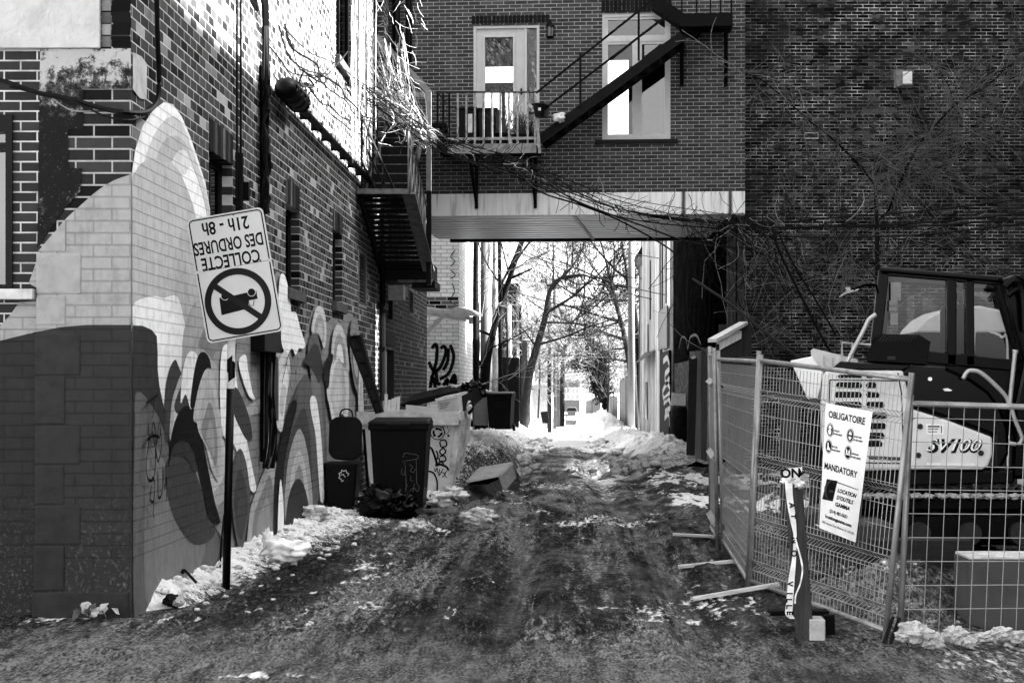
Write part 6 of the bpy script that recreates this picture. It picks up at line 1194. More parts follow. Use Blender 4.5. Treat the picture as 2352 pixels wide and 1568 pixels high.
rf = [(2100, 764), (2108, 752), (2130, 730), (2160, 714), (2200, 704), (2250, 702), (2300, 712), (2336, 735), (2342, 764)]
mb = MB().use(tw); mb.prism([W(*p, dT) for p in rf], (0, 1.1, 0)); mb.build('roof', None, t, bevel=.03)
mb = MB().use(tg_); a = W(2102, 766, dT); mb.box(a.x, tx1 - .02, dT + .04, dT + 1.1, .02, a.z); mb.build('cabin', None, t)
mb = MB().use(mat('toilet_door', .07, .5)); DP = Plane((0, dT + .04, 0), (1, 0, 0), (0, 0, 1), (0, -1, 0)); mb.prism([DP.pt(*DP.px(*p), .003) for p in ((2240, 1150), (2240, 772), (2270, 768), (2292, 776), (2305, 800), (2308, 1150))], (0, -.03, 0)); mb.build('door', None, t); mb = MB().use(tw); mb.stroke(DP, [DP.px(*p) for p in crom([(2236, 1150), (2236, 768), (2275, 763), (2300, 775), (2312, 800), (2313, 1150)], False, 4)], .03, .045); mb.build('door_trim', None, t, keepn=True)
# ---------------------------------------------------------------- alley beyond the passage, left side
wbm = brick('white_glazed_brick', 0, .30, .10, .012, [(0, .70), (.4, .78), (.7, .82)], .22, .12, bmp=.3, patch=(1.2, .62, .35, .3)); wby = brick('white_glazed_brick_side', 1, .30, .10, .012, [(0, .55), (.5, .7)], .3, .12, bmp=.3)
t = thing('white_brick_building', 'white painted brick building past the passage, sprayed with black tags', 'building', (-3.2, 44, 0)); wbb = t
WP = Plane((0, 44, 0), (1, 0, 0), (0, 0, 1), (0, -1, 0)); wx1 = WP.px(1054, 0)[0]
mb = MB().use(wbm); mb.wall(WP, -9, wx1, -1, 10.5, [], .1); mb.use(brick('exposed_brick', 0, .3, .1, .02, [(0, .01), (.3, .05), (.6, .2)], .45, .5)); a = WP.px(975, 708); b = WP.px(1054, 681); mb.poly(WP, [(a[0], a[1]), (b[0], a[1]), (b[0], b[1]), (a[0], b[1])], .006); mb.build('front_wall', None, t, keepn=True)
WS = Plane((wx1, 0, 0), (0, 1, 0), (0, 0, 1), (1, 0, 0)); mb = MB().use(wby); mb.wall(WS, 44, 50.5, -1, 10.5, [(49.2, 50.2, 4.6, 9.5)], .2); mb.use(steelk).pbox(WS, 49.2, 50.2, 4.6, 9.5, -.25, -.2); mb.build('side_wall', None, t, keepn=True); mb = MB().use(mat('roof_tar', .03)); mb.box(-9, wx1, 44.02, 50.5, 10.5, 10.7); mb.build('roof', None, t)
mb = MB().use(mat('grey_low_paint', .10, .8, amt=.5)); mb = MB().use(bk)
def wt(l, w=.05): mb.stroke(WP, [WP.px(*p) for p in crom(l, False, 4)], w, .012)
for l in ([(992, 800), (1000, 790), (1004, 800), (1002, 830), (996, 850)], [(985, 830), (995, 850), (1010, 845), (1024, 810), (1020, 795), (1012, 800)], [(1030, 800), (1028, 830), (1018, 850)], [(1034, 792), (1042, 815), (1038, 840), (1028, 860), (1010, 870)], [(990, 870), (1000, 850), (1005, 880), (1012, 880)], [(1018, 885), (1028, 870), (1026, 885)], [(1034, 880), (1044, 860), (1046, 880), (1036, 872)], [(988, 890), (994, 865), (1000, 890)]): wt(l, .085)
for l in ([(1045, 575), (1035, 590), (1045, 600), (1035, 612)], [(1034, 620), (1046, 632), (1034, 640)], [(1038, 650), (1044, 670), (1034, 690), (1046, 700)]): wt(l, .022)
mb.build('graffiti', None, wbb, keepn=True)
t = thing('porch_canopy', 'weathered wooden lean-to canopy with a diagonal brace and snowy roof', 'canopy', tuple(W(1040, 720, 42)))
ww = mat('white_timber', .85, .8, amt=.3, scale=5, bmp=.3, stain=.2)
mb = MB().use(ww); mb.bar(W(975, 713, 41.6), W(1072, 729, 41.6), .2, .2); mb.bar(W(1072, 728, 41.6), W(1072, 728, 43.9), .14, .16); mb.build('beam', None, t)
mb = MB().use(ww); mb.bar(W(974, 772, 41.6), W(1026, 718, 41.6), .16, .1); mb.build('brace', None, t)
mb = MB().use(mat('canopy_roof', .85, .8, amt=.3)); mb.prism([W(*p, 41.4) for p in ((970, 706), (1028, 712), (1050, 704), (1080, 712), (1098, 724), (1070, 726), (970, 712))], (0, 2.5, .1)); mb.build('roof', None, t)
mb = MB().use(ww); mb.bar(W(1081, 727, 41.6), W(1081, 745, 41.6), .1); mb.build('drop_post', None, t)
house_w = mat('house_white', .26, .8, amt=.5, scale=.6); house_g = mat('house_grey', .2, .8, amt=.3, scale=.8); house_d = brick('far_dark_brick', 1, .22, .075, .012, [(0, .03), (.5, .06)], .12, .3)
def house(label, x, y0, y1, zt, m_, deep=6, side=-1, wn_=2, roofm=None, base=-3.):
    t = thing('row_house', label, 'house', (x, y0, gz(min(max(x, -5), 5), y0)), 'houses along the far alley'); xe = x + side * deep
    mb = MB().use(m_); mb.box(min(x, xe), max(x, xe), y0, y1, base, zt); mb.build('wall', None, t)
    mb = MB().use(roofm or mat('roof_tar', .03)); mb.box(min(x, xe) - .12, max(x, xe) + .12, y0 - .1, y1 + .1, zt + .003, zt + .25); mb.build('roof', None, t)
    for k in range(wn_):
        yc = y0 + (y1 - y0) * (k + .5) / wn_
        for zc in (1.4, 4.2):
            if zc + .8 > zt: continue
            mb = MB().use(mat('far_frame', .5, .6)); xo = x - side * .03; mb.box(min(xo, x + side * .02), max(xo, x + side * .02), yc - .55, yc + .55, zc - .8, zc + .8); wo_ = mb.build('window', None, t)
            mb = MB().use(blackg); mb.box(min(x - side * .05, x - side * .032), max(x - side * .05, x - side * .032), yc - .45, yc + .45, zc - .7, zc + .7); mb.build('pane', None, wo_)
    return t
house('tall white rear house wall right after the white brick building', -2.95, 51.2, 56, 10.5, house_w, wn_=1)
house('dark brick rear house behind the forked tree', -3.6, 57, 63, 9.2, house_d)
house('pale rendered house with a low roof past the dark brick one', -3.3, 64, 70, 7.5, house_w)
house('grey clapboard house behind the leaning trunk', -3.2, 72, 80, 5.2, house_g)
house('white gabled house between two utility poles', -3.4, 83, 92, 5.6, house_w)
house('dark narrow house under the steam plume', -2.7, 96, 103, 7.2, house_d)
house('white shed-like house beside the crooked tree', -2.7, 106, 118, 4.2, house_w)
house('grey house far along the alley by the poles', -3.0, 122, 140, 5.5, house_g)
house('pale house farthest along the alley', -3.2, 145, 180, 5.0, house_w)
for i, (px_, d, r, v, l) in enumerate(((1100, 52.5, .10, .02, 'black downpipe in the corner past the white brick building'), (1124, 60, .17, .5, 'thick pale birch trunk rising behind the forked tree'), (1137, 63, .13, .42, 'slimmer pale birch trunk next to the thick one'), (1150, 62, .09, .03, 'straight dark trunk behind the forked tree'), (1172, 70, .10, .4, 'pale trunk in front of the clapboard house'), (1196, 82, .09, .05, 'dark trunk against the dark narrow house'), (1217, 95, .12, .45, 'pale post under the steam'))):
    a = W(px_, 950, d); a.z = gz(a.x, d) - .3; b = W(px_ + rng.uniform(-6, 8), 500 if i < 4 else 700, d); m_ = mat('far_trunk_%d' % int(v * 100), v, .9, amt=.8, scale=3, bmp=.6); mb = MB().use(m_); mb.smooth = True; mid = a.lerp(b, .5) + Vector((rng.uniform(-.12, .12), 0, 0)); mb.tube(crom([tuple(a), tuple(mid), tuple(b)], False, 5), list(np.linspace(r, r * .7, 11)), 8)
    tag(mb.build('slender_tree' if i else 'downpipe', None, None, loc=a), l, 'tree' if i else 'pipe')
for i, (px_, d, w_f, z1, v, l) in enumerate(((1166, 68, .9, 3.2, .03, 'dark shed door between the pale trunks'), (1186, 88, 1.4, 2.8, .05, 'dark garage opening by the utility pole'), (1240, 104, 1.2, 2.6, .3, 'pale garage door beyond the crooked tree'))):
    a = W(px_, 950, d); mb = MB().use(mat('far_door_%d' % int(v * 100), v, .8)); mb.box(a.x - w_f / 2, a.x + w_f / 2, d, d + .1, gz(a.x, d) - .2, gz(a.x, d) + z1); tag(mb.build('shed_front', None, None, loc=a), l, 'shed')
# right side: shed, fences, houses
t = thing('weathered_shed', 'tall weathered board shed with a torn overhanging roof and dark slits', 'shed', (2.95, 56, 0)); shed = t
sw = timber('silver_boards', .36, 2, amt=.7, scale=.6); swd = timber('shadowed_boards', .10, 2, amt=.7, scale=.6)
SX = Plane((2.95, 0, 0), (0, 1, 0), (0, 0, 1), (-1, 0, 0)); sx = lambda x, y: SX.px(x, y)
rs2 = random.Random(5); mb = MB(); y = 48.1; nx_ = 0
while y < 68.5:
    w = rs2.uniform(.25, .5); nx_ -= 1
    if nx_ < 0: vb = rs2.choice([.10, .5, .62, .75, .8, .8]); nx_ = rs2.randint(1, 5)
    v = vb * rs2.choice([.8, 1, 1]); mb.use(timber('shed_board_%d' % int(v * 100), v, 2, amt=.6, scale=.4)); o_2 = rs2.uniform(0, .06); mb.box(2.95 - o_2, 3.02, y + .008, y + w - .008, -1, 7.6 - rs2.random() * .25); y += w
mb.build('board_wall', None, t)
mb = MB().use(house_g); mb.box(3.04, 8, 48.1, 68.4, -1, 7.5); mb.build('core_wall', None, t)
for y0, y1, z0, z1 in ((49.4, 49.7, 4.1, 6.6), (51.4, 52.1, 3.9, 6.8), (58.6, 59.3, 4.0, 6.0), (61, 62.4, .6, 1.9), (60.2, 60.6, 2.9, 3.9), (66.9, 67.6, -.6, 6.9)): mb = MB().use(blackg); mb.box(2.86, 2.885, y0, y1, z0, z1); mb.build('window', None, t)
mb = MB().use(mat('torn_roofing', .06, .8, amt=.8)); mb.prism([W(*p, 66) for p in ((1464, 602), (1462, 585), (1478, 560), (1505, 552), (1545, 556), (1545, 575), (1505, 588), (1490, 612))], (0, 2.5, 0)); mb.use(mat('roof_flap', .3, .8, amt=.7)); mb.prism([W(*p, 65.8) for p in ((1462, 600), (1466, 588), (1490, 590), (1486, 608), (1464, 612))], (0, .1, 0)); mb.prism([W(*p, 60) for p in ((1490, 580), (1502, 560), (1512, 555), (1508, 570), (1496, 600))], (0, .1, 0)); mb.build('roof', None, t)
mb = MB().use(mat('tin_awning', .16, .7, amt=.6)); mb.add([(2.93, 56, 2.95), (2.93, 63.5, 3.0), (2.5, 63.5, 2.55), (2.5, 56, 2.6)], [(0, 1, 2, 3)]); mb.build('awning', None, t)
for y in np.arange(48.1, 52.6, .75): mb = MB().use(timber('shed_board_%d' % rng.choice([20, 34, 45]), .3, 2)); mb.box(2.81, 2.85, y, y + .72, 2.76 + rng.uniform(0, .1), 3.98); mb.build('cladding_board', None, t)
mb = MB().use(ww); mb.box(2.6, 2.9, 49.2, 50.4, -1, 2.1) if False else None
mb.use(bk); PG = Plane((2.86, 0, 0), (0, 1, 0), (0, 0, 1), (-1, 0, 0))
t = thing('tagged_hoarding', 'narrow dark hoarding with pale looping graffiti between shed and dark wall', 'hoarding', (2.88, 50, 0))
mb = MB().use(mat('hoarding_dark', .03, .8, amt=.5)); mb.box(2.86, 2.93, 48.05, 52.7, -1.2, 2.74); mb.build('board', None, t)
PG = Plane((2.86, 0, 0), (0, 1, 0), (0, 0, 1), (-1, 0, 0)); mb = MB().use(mat('pale_spray', .4, .8, bmp=0))
for l in ([(1524, 830), (1533, 822), (1538, 845), (1528, 860), (1530, 880), (1538, 870)], [(1522, 900), (1533, 880), (1539, 900), (1526, 915), (1522, 900)], [(1525, 925), (1536, 915), (1540, 935), (1528, 945)], [(1527, 960), (1536, 950), (1538, 980)]): mb.stroke(PG, [PG.px(*p) for p in crom(l, False, 4)], .16, .006)
mb.build('graffiti', None, t, keepn=True)
def boardfence(name, label, p0, p1, h, val, w=.16, base=-.4, group=None, jit=.12):
    p0, p1 = Vector(p0), Vector(p1); t = thing(name, label, 'fence', tuple(p0), group); n = max(2, int((p1 - p0).length / w)); rr_ = random.Random(int(p0.y * 7 + p0.x * 3)); mb = MB()
    for i in range(n):
        a = p0.lerp(p1, i / n); b = p0.lerp(p1, (i + .93) / n); v = val * rr_.choice([.6, .8, 1, 1.2, 1.3]); mb.use(timber('fence_board_%d' % int(v * 100), v, 2, amt=.6, scale=.7)); hh = h + rr_.uniform(-jit, jit)
        a = Vector((a.x, a.y, 0)); b = Vector((b.x, b.y, 0)); g = gz(a.x, a.y); nn = (b - a).cross(Vector((0, 0, 1))).normalized() * .025
        mb.prism([(a.x, a.y, g + base), (b.x, b.y, g + base), (b.x, b.y, g + hh), (a.x, a.y, g + hh)], nn)
    mb.build('board', None, t)
    mb = MB().use(timber('fence_rail', val * .6, 1)); 
    for z in (.4, h - .35): a = Vector((p0.x, p0.y, gz(p0.x, p0.y) + z)); b = Vector((p1.x, p1.y, gz(p1.x, p1.y) + z)); mb.bar(a + Vector((.06, 0, 0)), b + Vector((.06, 0, 0)), .05, .09)
    mb.build('rail', None, t)
boardfence('plank_fence', 'old high plank fence with black scrawls beside the mesh fence', W(1587, 1046, 35.5) * 1, W(1640, 1046, 34.2), 2.35, .34, .3, jit=.06)
boardfence('board_fence', 'grey board fence below the evergreen', (2.75, 92, 0), (2.6, 125, 0), 1.9, .22, .35)
boardfence('board_fence', 'long pale board fence running to the end of the alley', (2.55, 127, 0), (2.3, 200, 0), 2.0, .2, .6)
boardfence('board_fence', 'pale fence panels just past the weathered shed', (2.75, 70, 0), (2.8, 90, 0), 2.6, .22, .4)
boardfence('board_fence', 'dark low fence along the left of the far snow bank', (-2.75, 72, 0), (-2.6, 100, 0), 1.7, .1, .35)
boardfence('board_fence', 'tall pale board fence behind the two wheeled bins', (-2.9, 56.5, 0), (-2.8, 71, 0), 2.3, .26, .3)
house('grey brick house standing behind the pale fence past the shed', 6.5, 71, 84, 4.2, house_g, side=1)
house('white house behind the concrete pole', 7.4, 86, 100, 5.0, house_w, side=1)
house('flat house with a clapboard gable beyond the evergreen', 5.0, 112, 122, 4.3, house_w, side=1)
house('pale house on the sheds side at the end of the alley', 6.4, 150, 190, 5, house_w, side=1)
def pole(label, px, yb, yt, d, r, m_, cat='pole', name='utility_pole', lean=0):
    a = W(px, yb, d); b = W(px + lean, yt, d); a.z = gz(a.x, d) - .3; mb = MB().use(m_); mb.smooth = True; mb.tube([a, b], [r, r * .8], 10); t = tag(mb.build(name, None, None, loc=a), label, cat, 'poles along the far alley'); return t
pw = timber('pole_grey', .13, 2); pcn = mat('pole_concrete', .2, .8, amt=.2, scale=3)
pole('pale concrete pole rising beside the weathered shed', 1450, 950, 520, 70, .16, pcn)
pole('grey timber pole close to the white brick building', 1112, 960, 500, 56, .14, pw)
pole('grey timber pole between the forked tree and the crooked tree', 1205, 960, 785, 78, .15, pw)
pole('dark timber pole by the crooked tree', 1262, 960, 690, 86, .12, timber('pole_dark_grey', .05, 2))
pole('pair of slim poles behind the crooked tree, taller one', 1274, 960, 640, 100, .11, pw)
pole('slim grey pole next to the taller slim one', 1282, 960, 800, 110, .12, pw)
pole('white post with black ticks beside the shed foot', 1500, 1000, 868, 62, .10, mat('post_white', .5, .6), 'post', 'marker_post')
pole('curved white vent pipe at the foot of the concrete pole', 1485, 990, 852, 66, .07, mat('post_white', .5), 'pipe', 'vent_pipe')
mb = MB().use(mat('downspout_black', .01, .5)); mb.tube([W(1508, 985, 57.9), W(1508, 620, 57.9)], .07, 8); tag(mb.build('downspout', None, None, loc=W(1508, 800, 57.9)), 'long black downspout on the weathered shed', 'downspout')
mb = MB().use(mat('mottled_tank', .06, .9, amt=1., scale=7, bmp=.6)); mb.smooth = True; c = W(1560, 1020, 42); c.z = .25; mb.lathe(c, [(.23, -.3), (.22, .6), (.20, .92), (.16, 1.0)], 20); tag(mb.build('concrete_bollard', None, None, loc=c), 'stout mottled concrete bollard by the tagged hoarding', 'bollard')
mb = MB().use(ww); mb.bar(W(1543, 916, 43), W(1598, 918, 43), .12, .3); tag(mb.build('barrier_board', None, None, loc=W(1570, 917, 43)), 'pale board fixed across behind the bollard', 'board')
mb = MB().use(timber('old_lumber', .1, 2)); mb.bar(W(1586, 1045, 34), W(1592, 822, 34), .16, .1); mb.use(SC).bar(W(1588, 822, 34), W(1597, 819, 34), .14, .05); tag(mb.build('gate_post', None, None, loc=W(1588, 1000, 34)), 'grey snow-tipped gate post at the plank fence end', 'post')
# snow-topped board and rails in front of the dark wall
t = thing('lean_to_rail', 'snow-topped sloping board over a little railing behind the mesh fence', 'railing', W(1690, 800, 27))
mb = MB().use(mat('board_white', .55, .8, amt=.3, stain=.3)); mb.bar(W(1636, 782, 25.4), W(1708, 742, 27.6), .13, .05); mb.build('snowy_board', None, t); mb = MB().use(ww); mb.bar(W(1650, 794, 25.8), W(1700, 768, 27.4), .05, .12); mb.build('fascia_board', None, t)
mb = MB().use(timber('old_lumber', .1, 2))
for i in range(8): f = i / 7; mb.bar(W(1648 + 52 * f, 790 - 20 * f, 25.8 + 1.6 * f), W(1648 + 52 * f, 880, 25.8 + 1.6 * f), .05)
mb.build('picket', None, t)
for x, w in ((1712, .18), (1660, .12)): mb = MB().use(timber('old_lumber', .1, 2)); mb.bar(W(x, 1010, 27.7), W(x, 745, 27.7), w); mb.build('post', None, t)
# bins beyond
wheelie('wheeled_bin', 'grey wheeled bin on the snow bank behind the skip', W(1083, 0, 48).x, W(1120, 0, 48).x, 48, .75, .60, 1.02, mat('bin_grey', .30, .5, amt=.15), .15, 'bins on the snow bank')
_, _ = wheelie('wheeled_bin', 'black wheeled bin with faded house number on the snow bank', W(1120, 0, 48).x + .02, W(1180, 0, 48).x, 47.6, .8, .50, 1.06, blk, -.1, 'bins on the snow bank')
mb = MB().use(mat('faded_number', .045, .7, bmp=0)); text_into(mb, '4017', .2, frame_mat(W(1146, 930, 47.5) + Vector((0, .03, 0)), (1, 0, 0), (0, 0, 1)), .004); o = [q for q in sc.objects if q.name.startswith('wheeled_bin') and 'house number' in q.get('label', '')][0]; mb.build('house_number', None, o, keepn=True)
mb = MB().use(blk); c = W(1243, 955, 80); c.z = gz(c.x, 80) + .2; mb.prism([W(*p, 80) for p in ((1246, 972), (1262, 972), (1258, 944), (1241, 946))], (0, .6, 0)); tag(mb.build('tipped_bin', None, None, bevel=.02, loc=c), 'small black bin leaning by the crooked tree foot', 'bin')
mb = MB().use(house_g); mb.prism([W(*p, 100) for p in ((1298, 976), (1322, 976), (1324, 966), (1300, 964))], (0, .8, 0)); tag(mb.build('crate', None, None, loc=W(1310, 970, 100)), 'open grey crate on the snow beside the far van', 'crate')
# car and bus at the end
dC = 222.; t = thing('parked_car', 'small dark-windowed car facing down the far end of the alley', 'car', W(1313, 957, dC))
cm_ = mat('car_paint', .11, .3, amt=.1, bmp=0)
mb = MB().use(cm_); mb.prism([W(*p, dC) for p in ((1296, 955), (1296, 947), (1300, 944), (1326, 944), (1330, 947), (1330, 955))], (0, 3.8, 0)); mb.build('body', None, t, bevel=.12)
mb = MB().use(cm_); mb.prism([W(*p, dC + .9) for p in ((1299, 945), (1303, 935), (1323, 935), (1327, 945))], (0, 2.2, 0)); mb.build('roof', None, t, bevel=.1); mb = MB().use(blackg); mb.prism([W(*p, dC + .85) for p in ((1301, 944), (1305, 937), (1321, 937), (1325, 944))], (0, .03, 0)); mb.build('windscreen', None, t)
for x in (1297, 1322): mb = MB().use(mat('headlight', .8, .2, bmp=0)); mb.prism([W(*p, dC - .03) for p in ((x, 951), (x + 6, 951), (x + 6, 947), (x, 947))], (0, .04, 0)); mb.build('headlight', None, t); mb = MB().use(rub); a = W(x + 2, 956, dC + .5); mb.cyl(a, a + Vector((.2, 0, 0)), .32, 12); mb.build('wheel', None, t)
t = thing('end_building', 'grey building closing the alley with a wide gridded window', 'building', W(1310, 940, 262)); dB_ = 262.
mb = MB().use(mat('end_wall_grey', .13, .8, amt=.2, scale=.5)); mb.prism([W(*p, dB_) for p in ((1287, 960), (1287, 878), (1332, 878), (1332, 960))], (0, 8, 0)); mb.build('wall', None, t)
mb = MB().use(mat('end_window', .24, .2, bmp=0)); mb.prism([W(*p, dB_ - .05) for p in ((1289, 917), (1289, 890), (1331, 890), (1331, 917))], (0, .04, 0)); w_ = mb.build('window', None, t)
mb = MB().use(mat('far_frame', .5, .6))
for x in (1289, 1300, 1309, 1320, 1330): mb.prism([W(*p, dB_ - .1) for p in ((x, 918), (x, 889), (x + 1.5, 889), (x + 1.5, 918))], (0, .04, 0))
for y in (890, 903, 916): mb.prism([W(*p, dB_ - .15) for p in ((1288, y), (1288, y + 1.5), (1332, y + 1.5), (1332, y))], (0, .04, 0))
mb.build('frame', None, w_)
# ---------------------------------------------------------------- trees
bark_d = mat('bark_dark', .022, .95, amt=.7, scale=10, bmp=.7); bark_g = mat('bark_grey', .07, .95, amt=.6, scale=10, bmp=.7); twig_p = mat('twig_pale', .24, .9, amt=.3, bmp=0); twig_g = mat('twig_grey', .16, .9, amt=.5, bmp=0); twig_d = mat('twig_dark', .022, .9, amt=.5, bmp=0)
def grow(mb, p, d, L, r, lv, rnd, up=.12, spread=.8, flat=1., seg=4, n=(2, 4), mn=.004, mats=None):
    if mats: mb.use(mats[0] if lv > 1 else mats[1])
    pts = [p]; q = Vector(p); dd = Vector(d).normalized()
    for i in range(seg):
        dd = (dd + Vector((rnd.gauss(0, .16), rnd.gauss(0, .16) * flat, rnd.gauss(0, .12) + up * .3))).normalized(); q = q + dd * (L / seg); pts.append(q.copy())
    mb.tube(pts, [max(mn, r * (1 - .5 * i / seg)) for i in range(seg + 1)], 5 if r > .02 else 3, False)
    if lv <= 0: return
    for k in range(rnd.randint(*n)):
        i = rnd.randint(1, seg); ax = Vector((rnd.gauss(0, 1), rnd.gauss(0, 1) * flat, rnd.gauss(0, 1))); nd = ((pts[i] - pts[i - 1]).normalized() + ax.normalized() * spread).normalized(); nd.z += up; grow(mb, pts[i], nd, L * rnd.uniform(.5, .8), max(mn, r * (1 - .5 * i / seg) * .6), lv - 1, rnd, up, spread, flat, seg, n, mn, mats)
    grow(mb, pts[-1], dd, L * .75, max(mn, r * .5), lv - 1, rnd, up, spread, flat, seg, n, mn, mats)
def tree(label, path, radii, d, mt, tm, crown, seed, group='trees along the far alley', name='bare_tree'):
    rnd = random.Random(seed); pts = [W(x, y, d + (z if len(q) > 2 else 0)) for q in path for x, y, z in [(*q, 0)[:3]]]; pts[0].z = gz(max(-5, min(5, pts[0].x)), d) - .2
    t = thing(name, label, 'tree', tuple(pts[0]), group); mb = MB().use(mt); mb.smooth = True; mb.tube(crom([tuple(p) for p in pts], False, 4), [v for v in np.interp(np.linspace(0, 1, (len(pts) - 1) * 4 + 1), np.linspace(0, 1, len(radii)), radii)], 8); mb.build('trunk', None, t)
    mb = MB()
    for (x, y), (ux_, uy_), L, r, lv in crown: grow(mb, W(x, y, d), Vector((ux_, rnd.uniform(-.3, .3), uy_)), L, r, lv + (1 if lv >= 4 else 0), rnd, n=(2, 3), mn=max(.004, d * .00011), mats=(mt, tm))
    mb.build('crown', None, t); return t
GAIN = 1
tree('dark forked leaning tree behind the wheeled bins', [(1108, 945), (1116, 860), (1128, 780), (1150, 700), (1170, 640), (1188, 590), (1212, 520)], [.16, .13, .11, .09, .07, .05], 55, bark_d, twig_d, [((1116, 850), (-.5, .9), 1.6, .07, 1), ((1150, 700), (-.05, 1), 2.6, .06, 2), ((1160, 670), (-.4, .8), 1.4, .04, 2), ((1170, 640), (.9, .3), .8, .05, 0), ((1185, 600), (.5, .8), 1.5, .04, 2), ((1130, 770), (-1, .1), 1.2, .05, 2), ((1125, 800), (.9, .35), 1.6, .03, 2), ((1112, 880), (-.7, .7), 1.2, .05, 2)], 3)
tree('thick crooked tree with a pale sunlit side arching over the alley', [(1202, 950), (1212, 880), (1232, 800), (1252, 730), (1262, 670), (1285, 640), (1340, 630)], [.23, .20, .16, .13, .10, .07, .05], 78, bark_g, twig_d, [((1300, 640), (.8, -.5), 2.2, .04, 4), ((1330, 632), (.6, -.8), 2, .04, 4), ((1250, 740), (.9, .0), 2.6, .05, 4), ((1262, 670), (.6, .7), 3, .08, 4), ((1252, 720), (.9, .35), 3, .08, 4), ((1240, 790), (1, .4), 2.8, .06, 3), ((1290, 640), (1, .1), 2.4, .06, 4), ((1270, 650), (.3, 1), 2.2, .05, 3), ((1235, 800), (-.8, .5), 1.6, .05, 3), ((1340, 630), (1, -.2), 2, .04, 3)], 8)
tree('grey tree behind the crooked one with fine branches', [(1290, 960), (1292, 860), (1300, 790), (1312, 740)], [.2, .15, .1], 115, bark_g, twig_g, [((1300, 790), (.6, .8), 4, .09, 4), ((1295, 820), (-.5, .8), 3, .07, 3), ((1312, 740), (.8, .6), 4, .07, 4), ((1296, 840), (.9, .4), 3.5, .07, 4)], 14)
tree('bare tree leaning over the alley from beside the concrete pole', [(1462, 960), (1450, 860), (1436, 780), (1416, 700), (1400, 640)], [.2, .17, .13, .1, .07], 84, bark_g, twig_p, [((1425, 740), (-1, -.2), 2.6, .05, 4), ((1440, 800), (-1, -.1), 2.4, .05, 4), ((1436, 780), (-.9, .5), 3.2, .08, 4), ((1416, 700), (-.6, .8), 3, .07, 4), ((1430, 740), (-1, .2), 3.4, .08, 4), ((1400, 640), (-.3, 1), 3, .06, 4), ((1405, 650), (.4, .9), 2.4, .06, 3), ((1445, 830), (-1, .1), 2.6, .06, 4)], 21)
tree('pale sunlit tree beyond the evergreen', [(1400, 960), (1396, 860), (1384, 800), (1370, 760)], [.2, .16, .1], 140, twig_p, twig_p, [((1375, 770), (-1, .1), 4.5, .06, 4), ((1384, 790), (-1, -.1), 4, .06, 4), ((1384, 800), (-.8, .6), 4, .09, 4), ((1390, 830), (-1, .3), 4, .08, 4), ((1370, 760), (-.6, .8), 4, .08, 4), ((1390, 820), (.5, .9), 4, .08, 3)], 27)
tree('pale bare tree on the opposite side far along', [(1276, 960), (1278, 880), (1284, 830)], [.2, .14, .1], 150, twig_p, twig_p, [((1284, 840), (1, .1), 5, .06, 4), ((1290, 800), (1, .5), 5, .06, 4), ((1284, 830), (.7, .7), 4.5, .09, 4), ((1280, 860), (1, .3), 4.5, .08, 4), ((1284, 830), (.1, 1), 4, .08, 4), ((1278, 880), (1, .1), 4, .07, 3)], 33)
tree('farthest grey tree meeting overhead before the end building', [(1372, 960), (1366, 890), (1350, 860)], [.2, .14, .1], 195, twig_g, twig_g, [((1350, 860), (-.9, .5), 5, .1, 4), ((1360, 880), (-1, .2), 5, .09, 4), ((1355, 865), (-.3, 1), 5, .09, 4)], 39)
tree('dark bare tree whose top shows beside the shed roof', [(1475, 960), (1462, 750), (1440, 640)], [.18, .14, .1], 92, bark_d, twig_d, [((1440, 640), (-.7, .7), 3, .08, 4), ((1446, 660), (-1, .3), 3, .08, 4), ((1440, 640), (-.1, 1), 3, .08, 4), ((1450, 690), (-1, .0), 2.6, .06, 4)], 47)
for l, x, d, sd in (('slender bare tree in front of the pale fence', 1160, 66, 51), ('bare sapling by the far board fence', 1395, 95, 55), ('slim bare tree under the arch of branches', 1290, 120, 56), ('thin bare sapling close to the two wheeled bins', 1092, 53, 52), ('slender bare tree between the two timber poles', 1236, 92, 53)):
    rnd = random.Random(sd); t = thing('bare_sapling', l, 'tree', W(x, 960, d), 'trees along the far alley'); b0 = W(x, 960, d); mb = MB().use(bark_g); mb.tube([b0, b0 + Vector((.1, 0, 2.2)), b0 + Vector((.05, 0, 4.5))], [.06, .05, .03], 6); mb.build('trunk', None, t)
    mb = MB()
    for k in range(9): grow(mb, b0 + Vector((.08, 0, 1 + k * .45)), Vector((rnd.uniform(-1, 1), 0, rnd.uniform(.1, .9))), 1.1, .02, 2, rnd, mn=.007, mats=(twig_p, twig_g if k % 2 else twig_p))
    mb.build('crown', None, t)
